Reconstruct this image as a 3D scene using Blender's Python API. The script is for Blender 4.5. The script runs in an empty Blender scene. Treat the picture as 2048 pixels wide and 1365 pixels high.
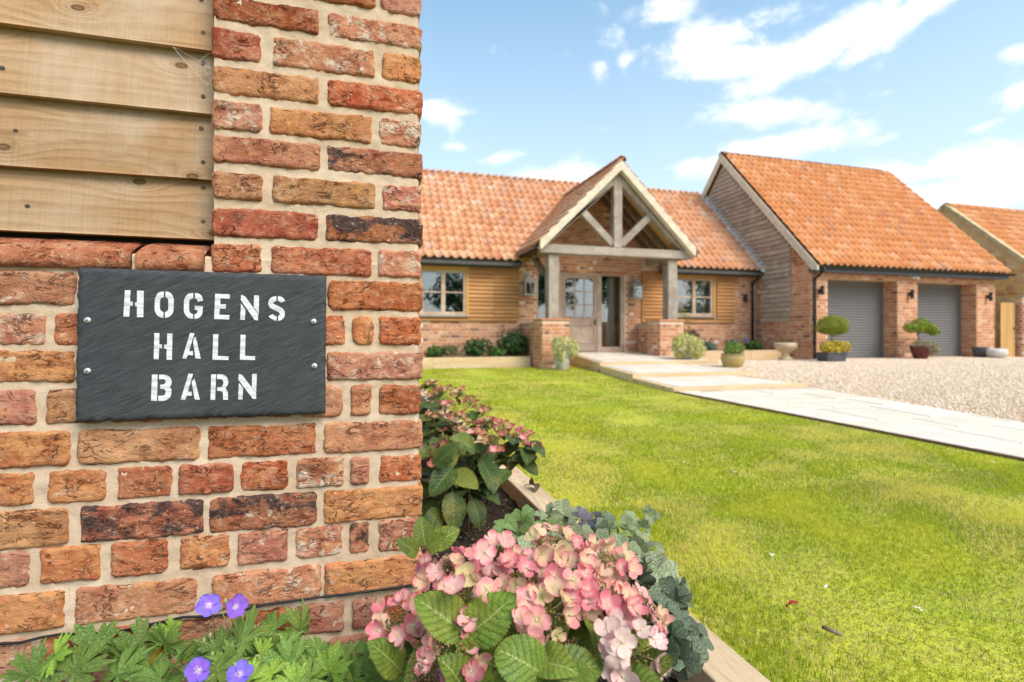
import bpy, math, random
import numpy as np
from mathutils import Vector, Matrix, noise
R = math.radians
PI = math.pi
rnd = random.Random(7)
sc = bpy.context.scene
col = sc.collection

# ---------------------------------------------------------------- camera, world, sun, exposure
cam_d = bpy.data.cameras.new('camera')
cam = bpy.data.objects.new('camera', cam_d)
col.objects.link(cam)
cam.location = (0, 0, 0.8)
cam.rotation_euler = (R(90), 0, R(-16.15))
cam_d.sensor_width = 36
cam_d.lens = 36 * 1050 / 2048
cam_d.shift_y = -14.5 / 2048
cam_d.clip_start = 0.02
cam_d.clip_end = 2000
cam_d.dof.use_dof = True
cam_d.dof.focus_distance = 1.13
cam_d.dof.aperture_fstop = 3.5
sc.camera = cam

SUN_EL, SUN_AZ = 46, 152          # degrees; azimuth clockwise from +Y
sv = Vector((math.sin(R(SUN_AZ)) * math.cos(R(SUN_EL)), math.cos(R(SUN_AZ)) * math.cos(R(SUN_EL)), math.sin(R(SUN_EL))))
sun_d = bpy.data.lights.new('sun', 'SUN')
sun_d.energy = 1.2
sun_d.angle = R(34)
sun_d.color = (1.0, 0.93, 0.82)
sun = bpy.data.objects.new('sun', sun_d)
sun.rotation_euler = sv.to_track_quat('Z', 'Y').to_euler()
col.objects.link(sun)

sc.view_settings.view_transform = 'Standard'
sc.view_settings.look = 'None'
sc.view_settings.exposure = 1.6
sc.view_settings.gamma = 1
sc.view_settings.use_curve_mapping = False
sc.cycles.max_bounces = 6
sc.cycles.diffuse_bounces = 3
sc.cycles.glossy_bounces = 3
sc.cycles.transparent_max_bounces = 12
sc.cycles.use_denoising = True


class NT:
    """terse shader-node builder"""
    def __init__(s, tree):
        s.t = tree
        s.N = tree.nodes
        s.L = tree.links

    def n(s, typ, ins=None, **kw):
        nd = s.N.new(typ)
        for k, v in kw.items():
            setattr(nd, k, v)
        if ins:
            for k, v in ins.items():
                s.set(nd, k, v)
        return nd

    def set(s, nd, k, v):
        sock = nd.inputs[k]
        if isinstance(v, bpy.types.NodeSocket):
            s.L.new(v, sock)
        else:
            if hasattr(sock, 'default_value'):
                try:
                    sock.default_value = v
                except Exception:
                    sock.default_value = (*v, 1)

    def m(s, op, a, b=0.0, c=0.0, clamp=False):
        nd = s.n('ShaderNodeMath', operation=op, use_clamp=clamp)
        for i, v in enumerate((a, b, c)):
            s.set(nd, i, v)
        return nd.outputs[0]

    def vm(s, op, a, b=(0, 0, 0)):
        nd = s.n('ShaderNodeVectorMath', operation=op)
        s.set(nd, 0, a)
        s.set(nd, 1, b)
        return nd.outputs['Value'] if op in ('LENGTH', 'DOT_PRODUCT') else nd.outputs[0]

    def noise(s, vec, scale, detail=4, rough=0.55, dist=0.0, out=0):
        nd = s.n('ShaderNodeTexNoise', {'Scale': scale, 'Detail': detail, 'Roughness': rough, 'Distortion': dist})
        if vec is not None:
            s.set(nd, 'Vector', vec)
        return nd.outputs[out]

    def ramp(s, fac, stops, interp='LINEAR'):
        nd = s.n('ShaderNodeValToRGB')
        cr = nd.color_ramp
        cr.interpolation = interp
        while len(cr.elements) < len(stops):
            cr.elements.new(0.5)
        for e, (p, c) in zip(cr.elements, stops):
            e.position = p
            e.color = c if len(c) == 4 else (*c, 1)
        s.set(nd, 0, fac)
        return nd.outputs[0]

    def sm(s, v, a, b, lo=0.0, hi=1.0):
        nd = s.n('ShaderNodeMapRange', interpolation_type='SMOOTHSTEP')
        for i, x in enumerate((v, a, b, lo, hi)):
            s.set(nd, i, x)
        return nd.outputs[0]

    def mix(s, fac, a, b, mode='MIX'):
        nd = s.n('ShaderNodeMix', data_type='RGBA', blend_type=mode)
        for k, v in ((0, fac), (6, a), (7, b)):
            if isinstance(v, (tuple, list)) and len(v) == 3:
                v = (*v, 1)
            s.set(nd, k, v)
        return nd.outputs[2]

    def mapping(s, vec, scale=(1, 1, 1), loc=(0, 0, 0), rot=(0, 0, 0)):
        nd = s.n('ShaderNodeMapping')
        s.set(nd, 'Vector', vec)
        s.set(nd, 'Scale', scale)
        s.set(nd, 'Location', loc)
        s.set(nd, 'Rotation', rot)
        return nd.outputs[0]

    def hsv(s, c, h=0.5, sat=1.0, v=1.0):
        nd = s.n('ShaderNodeHueSaturation')
        s.set(nd, 'Hue', h); s.set(nd, 'Saturation', sat); s.set(nd, 'Value', v); s.set(nd, 'Color', c)
        return nd.outputs[0]


# ---- sky: Nishita with procedural cloud banks laid out by azimuth and elevation
world = bpy.data.worlds.new('World')
sc.world = world
world.use_nodes = True
w = NT(world.node_tree)
w.N.clear()
sky = w.n('ShaderNodeTexSky', sky_type='NISHITA', sun_disc=False, sun_elevation=R(SUN_EL), sun_rotation=R(SUN_AZ),
          altitude=50, air_density=1.0, dust_density=1.2, ozone_density=2.2)
tc = w.n('ShaderNodeTexCoord').outputs['Generated']
dirn = w.vm('NORMALIZE', tc)
sep = w.n('ShaderNodeSeparateXYZ')
w.set(sep, 0, dirn)
dx, dy, dz = sep.outputs
az = w.m('ARCTAN2', dx, dy)
el = w.m('ARCSINE', dz)
# banks: azimuth, elevation, half-width, half-height, tilt (radians), weight
BANKS = [(0.5654, 0.5349, 0.079, 0.0203, 0.0, 0.95), (0.6257, 0.4746, 0.0633, 0.0426, 0.0, 1.0), (0.6916, 0.4429, 0.1202, 0.0242, -0.07, 1.25), (0.8124, 0.4399, 0.1346, 0.0269, 0.314, 1.25), (0.9183, 0.4483, 0.0924, 0.0211, 0.384, 1.15), (0.6916, 0.4882, 0.0481, 0.0273, 0.0, 0.5), (0.7539, 0.496, 0.0907, 0.0171, 0.0, 0.55), (0.7309, 0.3632, 0.1005, 0.024, -0.105, 1.0), (0.4479, 0.4604, 0.0204, 0.0241, 0.0, 0.55), (0.503, 0.4747, 0.0272, 0.0103, 0.436, 0.4), (0.471, 0.5171, 0.0276, 0.0127, 0.0, 0.45), (0.1456, 0.3959, 0.0654, 0.0209, 0.0, 0.75), (0.2685, 0.3243, 0.0571, 0.012, 0.175, 0.6), (0.1784, 0.3422, 0.0424, 0.0118, 0.0, 0.55), (0.3825, 0.2909, 0.1037, 0.0209, 0.0, 0.9), (0.7463, 0.3099, 0.1142, 0.0185, 0.0, 1.0), (0.6425, 0.2926, 0.0917, 0.0245, 0.0, 0.8), (0.9658, 0.241, 0.1316, 0.0237, 0.0, 0.9), (1.0152, 0.2414, 0.0368, 0.0147, 0.0, 0.9), (0.9059, 0.2949, 0.0376, 0.0085, 0.14, 0.45), (1.0508, 0.3678, 0.0295, 0.0131, 0.0, 0.8), (1.0508, 0.3162, 0.0246, 0.0185, 0.0, 0.8), (1.0099, 0.2856, 0.0265, 0.0092, 0.175, 0.5), (0.6002, 0.4195, 0.0344, 0.0091, 0.0, 0.35), (0.53, 0.4866, 0.0161, 0.0087, 0.0, 0.3), (0.9772, 0.2006, 0.146, 0.0281, 0.0, 1.0)]
comb = w.n('ShaderNodeCombineXYZ')
w.set(comb, 0, az); w.set(comb, 1, w.m('MULTIPLY', el, 1.7)); w.set(comb, 2, 3.1)
wv = comb.outputs[0]
n1 = w.noise(wv, 8.0, 8, 0.62, 0.5)
n2 = w.noise(wv, 28.0, 7, 0.65, 0.3)
acc = None
for (ca, ce, ha, he, tl, wt) in BANKS:
    a_ = w.m('SUBTRACT', az, ca)
    e_ = w.m('SUBTRACT', el, ce)
    ct, st = math.cos(tl), math.sin(tl)
    p = w.m('ADD', w.m('MULTIPLY', a_, ct / ha), w.m('MULTIPLY', e_, st / ha))
    q = w.m('ADD', w.m('MULTIPLY', a_, -st / he), w.m('MULTIPLY', e_, ct / he))
    d2 = w.m('ADD', w.m('MULTIPLY', p, p), w.m('MULTIPLY', q, q))
    g = w.m('MULTIPLY', w.m('EXPONENT', w.m('MULTIPLY', d2, -1.0)), wt)
    acc = g if acc is None else w.m('MAXIMUM', acc, g)
# the same kind of broken cloud all round the sky
behind = w.sm(w.noise(wv, 1.7, 3, 0.5), 0.5, 0.75)
away = w.sm(w.m('ABSOLUTE', w.m('SUBTRACT', az, 0.28)), 0.8, 1.1)
acc = w.m('MAXIMUM', acc, w.m('MULTIPLY', w.m('MULTIPLY', behind, away), 0.8))
hz = w.sm(el, 0.24, 0.02, 0.0, 0.34)
acc = w.m('ADD', acc, hz)
cl = w.m('ADD', acc, w.m('ADD', w.m('MULTIPLY', w.m('SUBTRACT', n1, 0.5), 1.7), w.m('MULTIPLY', w.m('SUBTRACT', n2, 0.5), 0.9)))
mask = w.sm(cl, 0.16, 1.0)
shade = w.sm(w.noise(wv, 9.0, 4, 0.5), 0.3, 0.75, 0.90, 1.0)
cc = w.mix(shade, (0.80, 0.87, 0.97), (1.0, 1.0, 1.0))
skycol = w.hsv(sky.outputs[0], 0.478, 1.08, 1.0)
skycol = w.mix(w.sm(el, 0.70, 0.02, 0.10, 0.78), skycol, (3.25, 3.60, 3.95))
bg1 = w.n('ShaderNodeBackground', {'Color': skycol, 'Strength': 0.094})
bg2 = w.n('ShaderNodeBackground', {'Color': cc, 'Strength': 0.45})
mx = w.n('ShaderNodeMixShader')
w.set(mx, 0, mask)
w.L.new(bg1.outputs[0], mx.inputs[1])
w.L.new(bg2.outputs[0], mx.inputs[2])
wo = w.n('ShaderNodeOutputWorld')
w.L.new(mx.outputs[0], wo.inputs[0])

# ---------------------------------------------------------------- object helpers
WL = {}


def wl(o):
    return WL.get(o.name, Vector((0, 0, 0)))


def link(name, data, parent=None, loc=(0, 0, 0), mtx=None):
    """one object; loc is a world position, parents are never rotated"""
    o = bpy.data.objects.new(name, data)
    col.objects.link(o)
    loc = Vector(loc)
    base = wl(parent) if parent else Vector((0, 0, 0))
    if parent:
        o.parent = parent
    if mtx is not None:
        m4 = mtx.to_4x4()
        m4.translation = loc - base
        o.matrix_basis = m4
    else:
        o.location = loc - base
    WL[o.name] = loc
    return o


def tag(o, label=None, cat=None, group=None, kind=None):
    if label: o['label'] = label
    if cat: o['category'] = cat
    if group: o['group'] = group
    if kind: o['kind'] = kind
    return o


def thing(name, label, cat, loc=(0, 0, 0), group=None):
    o = link(name, None, None, loc)
    o.empty_display_size = 0.1
    return tag(o, label, cat, group)


class MB:
    """collects polygons; build() links them as one mesh object whose origin is `loc`"""
    def __init__(s):
        s.v = []; s.f = []; s.mi = []; s.uv = {}; s.cur = 0

    def add(s, vs, fs):
        b = len(s.v)
        s.v += [tuple(p) for p in vs]
        s.f += [tuple(i + b for i in q) for q in fs]
        s.mi += [s.cur] * len(fs)
        return b

    def box(s, x0, x1, y0, y1, z0, z1):
        s.add([(x0, y0, z0), (x1, y0, z0), (x1, y1, z0), (x0, y1, z0), (x0, y0, z1), (x1, y0, z1), (x1, y1, z1), (x0, y1, z1)],
              [(0, 3, 2, 1), (4, 5, 6, 7), (0, 1, 5, 4), (1, 2, 6, 5), (2, 3, 7, 6), (3, 0, 4, 7)])

    def bar(s, a, b, wd, dp, up=(0, 0, 1)):
        """rectangular bar from a to b: wd across (perpendicular to up), dp along up"""
        a = Vector(a); b = Vector(b)
        d = (b - a).normalized()
        u = Vector(up)
        sd = d.cross(u).normalized()
        u = sd.cross(d).normalized()
        vs = []
        for p in (a, b):
            for i, j in ((-1, -1), (1, -1), (1, 1), (-1, 1)):
                vs.append(p + sd * (wd / 2 * i) + u * (dp / 2 * j))
        s.add(vs, [(0, 3, 2, 1), (4, 5, 6, 7), (0, 1, 5, 4), (1, 2, 6, 5), (2, 3, 7, 6), (3, 0, 4, 7)])

    def prism(s, poly, axis, t0, t1):
        """poly: 2-D points; axis 'y': (x,z) extruded over y; 'x': (y,z) over x; 'z': (x,y) over z"""
        def P(p, t):
            return (p[0], t, p[1]) if axis == 'y' else ((t, p[0], p[1]) if axis == 'x' else (p[0], p[1], t))
        n = len(poly)
        vs = [P(p, t0) for p in poly] + [P(p, t1) for p in poly]
        s.add(vs, [tuple(range(n - 1, -1, -1)), tuple(range(n, 2 * n))] + [(i, (i + 1) % n, n + (i + 1) % n, n + i) for i in range(n)])

    def tube(s, pts, r, seg=8, cap=True):
        pts = [Vector(p) for p in pts]
        n = len(pts)
        rr = r if isinstance(r, (list, tuple)) else [r] * n
        vs = []
        prev = None
        for i, p in enumerate(pts):
            d = (pts[min(i + 1, n - 1)] - pts[max(i - 1, 0)]).normalized()
            if prev is None:
                a = d.cross(Vector((0.31, 0.2, 0.93)))
                if a.length < 0.05: a = d.cross(Vector((1, 0, 0)))
            else:
                a = prev - d * prev.dot(d)
            a.normalize()
            prev = a
            b = d.cross(a)
            for k in range(seg):
                t = 2 * PI * k / seg
                vs.append(p + (a * math.cos(t) + b * math.sin(t)) * rr[i])
        fs = [(i * seg + k, i * seg + (k + 1) % seg, (i + 1) * seg + (k + 1) % seg, (i + 1) * seg + k) for i in range(n - 1) for k in range(seg)]
        if cap:
            fs += [tuple(range(seg - 1, -1, -1)), tuple(range((n - 1) * seg, n * seg))]
        s.add(vs, fs)

    def lathe(s, prof, c=(0, 0, 0), seg=24, wob=0.0):
        vs = []
        for (r, z) in prof:
            for k in range(seg):
                t = 2 * PI * k / seg
                q = r * (1 + wob * math.sin(3 * t + z * 9))
                vs.append((c[0] + q * math.cos(t), c[1] + q * math.sin(t), c[2] + z))
        n = len(prof)
        fs = [(i * seg + k, i * seg + (k + 1) % seg, (i + 1) * seg + (k + 1) % seg, (i + 1) * seg + k) for i in range(n - 1) for k in range(seg)]
        s.add(vs, fs)

    def ball(s, c, r, seg=8, rings=5, sq=(1, 1, 1)):
        vs = []
        for i in range(rings + 1):
            ph = PI * i / rings
            for k in range(seg):
                t = 2 * PI * k / seg
                vs.append((c[0] + r * sq[0] * math.sin(ph) * math.cos(t), c[1] + r * sq[1] * math.sin(ph) * math.sin(t), c[2] + r * sq[2] * math.cos(ph)))
        s.add(vs, [(i * seg + k, i * seg + (k + 1) % seg, (i + 1) * seg + (k + 1) % seg, (i + 1) * seg + k) for i in range(rings) for k in range(seg)])

    def mesh(s, name, mats, loc=(0, 0, 0), smooth=False, tint=None):
        me = bpy.data.meshes.new(name)
        lx, ly, lz = loc
        me.from_pydata([(x - lx, y - ly, z - lz) for x, y, z in s.v], [], s.f)
        for m_ in (mats if isinstance(mats, (list, tuple)) else [mats]):
            me.materials.append(m_)
        if any(s.mi):
            me.polygons.foreach_set('material_index', s.mi)
        if smooth:
            me.polygons.foreach_set('use_smooth', [True] * len(me.polygons))
        if tint is not None:
            at = me.attributes.new('tint', 'FLOAT', 'FACE')
            at.data.foreach_set('value', tint)
        return me

    def build(s, name, mats, parent=None, loc=None, smooth=False, tint=None, bevel=0):
        if loc is None:
            loc = wl(parent) if parent else (0, 0, 0)
        o = link(name, s.mesh(name, mats, loc, smooth, tint), parent, loc)
        if bevel:
            b = o.modifiers.new('bevel', 'BEVEL')
            b.width = bevel; b.segments = 2; b.limit_method = 'ANGLE'; b.angle_limit = R(40)
        return o


def np_mesh(name, V, F, mat, parent=None, tint=None, kind=None, smooth=False, uv=None):
    """large triangle/quad soup straight from arrays; F has constant width"""
    me = bpy.data.meshes.new(name)
    k = F.shape[1]
    me.vertices.add(len(V)); me.vertices.foreach_set('co', V.astype(np.float32).ravel())
    me.loops.add(F.size); me.loops.foreach_set('vertex_index', F.astype(np.int32).ravel())
    me.polygons.add(len(F))
    me.polygons.foreach_set('loop_start', np.arange(0, F.size, k, dtype=np.int32))
    me.polygons.foreach_set('loop_total', np.full(len(F), k, dtype=np.int32))
    if smooth:
        me.polygons.foreach_set('use_smooth', np.ones(len(F), dtype=bool))
    if tint is not None:
        at = me.attributes.new('tint', 'FLOAT', 'FACE')
        at.data.foreach_set('value', tint.astype(np.float32))
    me.update(calc_edges=True)
    me.validate()
    me.materials.append(mat)
    base = wl(parent) if parent else Vector((0, 0, 0))
    o = link(name, me, parent, base)
    if parent:
        V2 = V - np.array(base)
        me.vertices.foreach_set('co', V2.astype(np.float32).ravel())
    if kind: o['kind'] = kind
    return o


def frame(d, nrm):
    """rotation whose local Y runs along d and local Z is as near nrm as possible"""
    y = Vector(d).normalized()
    z = Vector(nrm)
    z = z - y * z.dot(y)
    if z.length < 1e-4: z = y.orthogonal()
    z.normalize()
    x = y.cross(z)
    return Matrix((x, y, z)).transposed()


# ---------------------------------------------------------------- materials
def mat(name):
    m_ = bpy.data.materials.new(name)
    m_.use_nodes = True
    t = NT(m_.node_tree)
    b = t.N['Principled BSDF']
    return m_, t, b


def bump(t, b, h, strength=0.5, dist=0.01):
    nd = t.n('ShaderNodeBump', {'Strength': strength, 'Distance': dist, 'Height': h})
    t.L.new(nd.outputs[0], b.inputs['Normal'])


def objco(t, spread=7.0):
    """object coordinates shifted by the object's random number"""
    c = t.n('ShaderNodeTexCoord').outputs['Object']
    r = t.n('ShaderNodeObjectInfo').outputs['Random']
    cx = t.n('ShaderNodeCombineXYZ')
    for i, k in enumerate((spread, spread * 3.7, spread * 2.3)):
        t.set(cx, i, t.m('MULTIPLY', r, k))
    return t.vm('ADD', c, cx.outputs[0]), r


def attr(t, name, kind='GEOMETRY', out='Fac'):
    return t.n('ShaderNodeAttribute', attribute_name=name, attribute_type=kind).outputs[out]


def m_plain(name, c, rough=0.6, spec=0.3, metal=0.0, var=0.12, scale=8, bmp=0.0):
    m_, t, b = mat(name)
    v, r = objco(t)
    f_ = t.noise(v, scale, 5, 0.6)
    c0 = tuple(x * (1 - var) for x in c); c1 = tuple(min(1, x * (1 + var)) for x in c)
    t.set(b, 'Base Color', t.mix(t.sm(f_, 0.3, 0.7), c0, c1))
    b.inputs['Roughness'].default_value = rough
    b.inputs['Specular IOR Level'].default_value = spec
    b.inputs['Metallic'].default_value = metal
    if bmp:
        bump(t, b, t.noise(v, scale * 4, 4), bmp, 0.01)
    return m_


def m_old_brick():
    m_, t, b = mat('old_brick')
    v, r = objco(t)
    base = t.n('ShaderNodeObjectInfo').outputs['Color']
    burnt, ochre, lime = (attr(t, k, 'OBJECT') for k in ('burnt', 'ochre', 'lime'))
    big = t.noise(v, 13, 8, 0.68, 0.4)
    mid = t.noise(t.mapping(v, (1, 1, 1.5), (3, 1, 7)), 48, 8, 0.74, 0.3)
    fine = t.noise(v, 230, 4, 0.75)
    st = t.mapping(v, (1, 1, 2.3), (1, 8, 2), rot=(0, 0.35, 0))
    cr = t.m('ABSOLUTE', t.m('SUBTRACT', t.noise(st, 19, 5, 0.6, 1.1), 0.5))
    crack = t.m('MULTIPLY', t.sm(cr, 0.026, 0.002), t.sm(t.noise(v, 24, 3), 0.46, 0.60))
    pit = t.sm(t.noise(v, 85, 3, 0.6), 0.36, 0.27)
    c = t.mix(t.sm(big, 0.3, 0.7), t.hsv(base, 0.492, 1.05, 0.86), t.hsv(base, 0.512, 0.93, 1.45))
    dust = t.m('MULTIPLY', t.sm(mid, 0.47, 0.66), t.sm(t.noise(v, 8, 4, 0.6), 0.34, 0.66, 0.25, 0.95))
    c = t.mix(t.m('MULTIPLY', dust, 0.72), c, t.mix(fine, (0.52, 0.27, 0.165), (0.66, 0.42, 0.28)))
    f_ = t.sm(t.m('ADD', t.noise(v, 17, 7, 0.66, 0.6), t.m('MULTIPLY', ochre, 0.15)), 0.58, 0.74)
    c = t.mix(t.m('MULTIPLY', f_, 0.88), c, t.mix(fine, (0.54, 0.195, 0.065), (0.70, 0.345, 0.15)))
    f_ = t.sm(t.m('ADD', t.noise(t.mapping(v, (1, 1, 1.8), (5, 2, 1)), 13, 7, 0.68, 0.5), t.m('MULTIPLY', burnt, 0.24)), 0.64, 0.76)
    c = t.mix(t.m('MULTIPLY', f_, 0.93), c, t.mix(t.sm(fine, 0.4, 0.7), (0.035, 0.026, 0.028), (0.13, 0.075, 0.065)))
    f_ = t.sm(t.m('ADD', t.noise(t.mapping(v, (1, 1, 1.3), (9, 4, 3)), 30, 9, 0.76, 0.35), t.m('MULTIPLY', lime, 0.125)), 0.62, 0.75)
    c = t.mix(t.m('MULTIPLY', f_, 0.80), c, t.mix(fine, (0.60, 0.48, 0.35), (0.80, 0.70, 0.56)))
    c = t.mix(t.m('MULTIPLY', t.sm(t.noise(v, 140, 2, 0.5), 0.67, 0.75), 0.55), c, (0.74, 0.56, 0.38))
    c = t.mix(t.m('MULTIPLY', t.m('MAXIMUM', crack, t.m('MULTIPLY', pit, 0.6)), 0.72), c, t.hsv(base, 0.485, 1.0, 0.30))
    c = t.hsv(c, 0.506, 0.99, 1.22)
    t.set(b, 'Base Color', c)
    b.inputs['Roughness'].default_value = 0.92
    b.inputs['Specular IOR Level'].default_value = 0.15
    h = t.m('ADD', t.m('MULTIPLY', mid, 1.1), t.m('ADD', t.m('MULTIPLY', fine, 0.30), t.m('MULTIPLY', big, 0.5)))
    h = t.m('SUBTRACT', h, t.m('ADD', t.m('MULTIPLY', crack, 0.9), t.m('MULTIPLY', pit, 0.5)))
    bump(t, b, h, 1.0, 0.009)
    return m_


def m_mortar(name, c0, c1, sc_=1.0):
    m_, t, b = mat(name)
    v = t.n('ShaderNodeTexCoord').outputs['Object']
    a = t.noise(v, 6 * sc_, 5, 0.6)
    f_ = t.noise(v, 240 * sc_, 4, 0.75)
    c = t.mix(t.sm(a, 0.3, 0.7), c0, c1)
    c = t.mix(t.sm(f_, 0.55, 0.75, 0, 0.5), c, tuple(x * 0.55 for x in c0))
    c = t.mix(t.sm(f_, 0.42, 0.3, 0, 0.5), c, tuple(min(1, x * 1.3) for x in c1))
    t.set(b, 'Base Color', c)
    b.inputs['Roughness'].default_value = 0.95
    b.inputs['Specular IOR Level'].default_value = 0.1
    bump(t, b, t.m('ADD', f_, t.noise(v, 45 * sc_, 5)), 0.45, 0.005)
    return m_


def m_wood(name, c0, c1, dark, along='x', grey=None, saw=0.5, ring=1.0, rough=0.8, knots=0.8):
    """timber with grain along one object axis"""
    m_, t, b = mat(name)
    v, r = objco(t, 3.0)
    sc_ = {'x': (1.0, 9, 9), 'y': (9, 1.0, 9), 'z': (9, 9, 1.0)}[along]
    g = t.mapping(v, sc_)
    warp = t.noise(g, 0.9, 3, 0.5)
    sv_ = t.n('ShaderNodeSeparateXYZ')
    t.set(sv_, 0, v)
    kc = t.n('ShaderNodeCombineXYZ')
    t.set(kc, 0, t.m('MULTIPLY', sv_.outputs['XYZ'.index(along.upper())], 3.4))
    t.set(kc, 1, t.m('MULTIPLY', sv_.outputs[2 if along != 'z' else 0], 6.0))
    vo = t.n('ShaderNodeTexVoronoi', {'Vector': kc.outputs[0], 'Scale': 1.0, 'Randomness': 0.95}, voronoi_dimensions='2D')
    kd = vo.outputs['Distance']
    swirl = t.m('MULTIPLY', t.m('EXPONENT', t.m('MULTIPLY', kd, -9.0)), 1.1 * knots)
    g2 = t.n('ShaderNodeCombineXYZ')
    for i_ in range(3): t.set(g2, i_, swirl)
    w_ = t.n('ShaderNodeTexWave', {'Vector': t.vm('ADD', t.vm('ADD', g, g2.outputs[0]), t.vm('SCALE', t.noise(g, 0.55, 3, 0.5, 0, 1))), 'Scale': 1.5 * ring, 'Distortion': 7.0, 'Detail': 3.0, 'Detail Scale': 1.2}, wave_type='BANDS', bands_direction='Z' if along != 'z' else 'X').outputs['Fac']
    fib = t.noise(t.mapping(v, tuple(q * 9 for q in sc_)), 2.0, 5, 0.7)
    c = t.mix(t.sm(warp, 0.3, 0.72), c0, c1)
    c = t.mix(t.m('MULTIPLY', t.sm(w_, 0.55, 0.98), 0.40), c, dark)
    c = t.mix(t.m('MULTIPLY', t.sm(fib, 0.48, 0.72), 0.5), c, dark)
    if grey:
        c = t.mix(t.sm(t.noise(v, 3.2, 5, 0.62, 0.4), 0.42, 0.68, 0, 0.9), c, grey)
    c = t.mix(t.sm(kd, 0.10, 0.03, 0, knots * 0.35), c, dark)
    c = t.mix(t.sm(kd, 0.048, 0.034, 0, knots), c, tuple(x * 0.40 for x in dark))
    c = t.mix(t.sm(kd, 0.030, 0.018, 0, knots), c, tuple(x * 0.9 for x in dark))
    sw = t.noise(t.mapping(v, {'x': (160, 3, 3), 'y': (3, 160, 3), 'z': (3, 3, 160)}[along]), 1.0, 2, 0.5)
    c = t.mix(t.sm(sw, 0.5, 0.7, 0, 0.08 * saw), c, dark)
    c = t.hsv(c, 0.5, 1.0, t.m('ADD', t.m('MULTIPLY', r, 0.26), 0.87))
    t.set(b, 'Base Color', c)
    b.inputs['Roughness'].default_value = rough
    b.inputs['Specular IOR Level'].default_value = 0.2
    h = t.m('ADD', t.m('ADD', t.m('MULTIPLY', fib, 0.9), t.m('MULTIPLY', sw, saw)), t.m('MULTIPLY', w_, 0.4))
    bump(t, b, h, 0.35, 0.004)
    return m_


def m_tinted(name, stops, rough=0.85, spec=0.2, nscale=30, amount=0.35, bmp=0.3, bdist=0.01, trans=0.0, moss=None):
    """colour picked per piece: face attribute 'tint' plus the object's random number"""
    m_, t, b = mat(name)
    v, r = objco(t)
    pick = t.m('FRACT', t.m('ADD', r, attr(t, 'tint')))
    c = t.ramp(pick, stops)
    n_ = t.noise(v, nscale, 5, 0.65)
    c = t.hsv(c, 0.5, 1.0, t.sm(n_, 0.25, 0.75, 1 - amount, 1 + amount))
    if moss:
        c = t.mix(t.sm(t.noise(t.n('ShaderNodeNewGeometry').outputs['Position'], moss[1], 6, 0.65), moss[2], moss[2] + 0.14, 0, moss[3]), c, moss[0])
    t.set(b, 'Base Color', c)
    b.inputs['Roughness'].default_value = rough
    b.inputs['Specular IOR Level'].default_value = spec
    if bmp:
        bump(t, b, t.noise(v, nscale * 2, 5, 0.7), bmp, bdist)
    if trans:
        add_trans(t, b, c, trans)
    return m_


def add_trans(t, b, c, amount):
    tr = t.n('ShaderNodeBsdfTranslucent')
    t.set(tr, 'Color', c)
    mx_ = t.n('ShaderNodeMixShader', {0: amount})
    out = t.N['Material Output']
    t.L.new(b.outputs[0], mx_.inputs[1])
    t.L.new(tr.outputs[0], mx_.inputs[2])
    t.L.new(mx_.outputs[0], out.inputs[0])


def m_glass():
    m_, t, b = mat('window_glass')
    t.N.remove(b)
    tr = t.n('ShaderNodeBsdfTransparent', {'Color': (0.80, 0.84, 0.83, 1)})
    gl = t.n('ShaderNodeBsdfGlossy', {'Roughness': 0.015, 'Color': (1, 1, 1, 1)})
    fr = t.n('ShaderNodeFresnel', {'IOR': 1.5}).outputs[0]
    f_ = t.m('ADD', t.m('MULTIPLY', fr, 1.9), 0.12, clamp=True)
    mx_ = t.n('ShaderNodeMixShader')
    t.set(mx_, 0, f_)
    t.L.new(tr.outputs[0], mx_.inputs[1])
    t.L.new(gl.outputs[0], mx_.inputs[2])
    t.L.new(mx_.outputs[0], t.N['Material Output'].inputs[0])
    return m_


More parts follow.
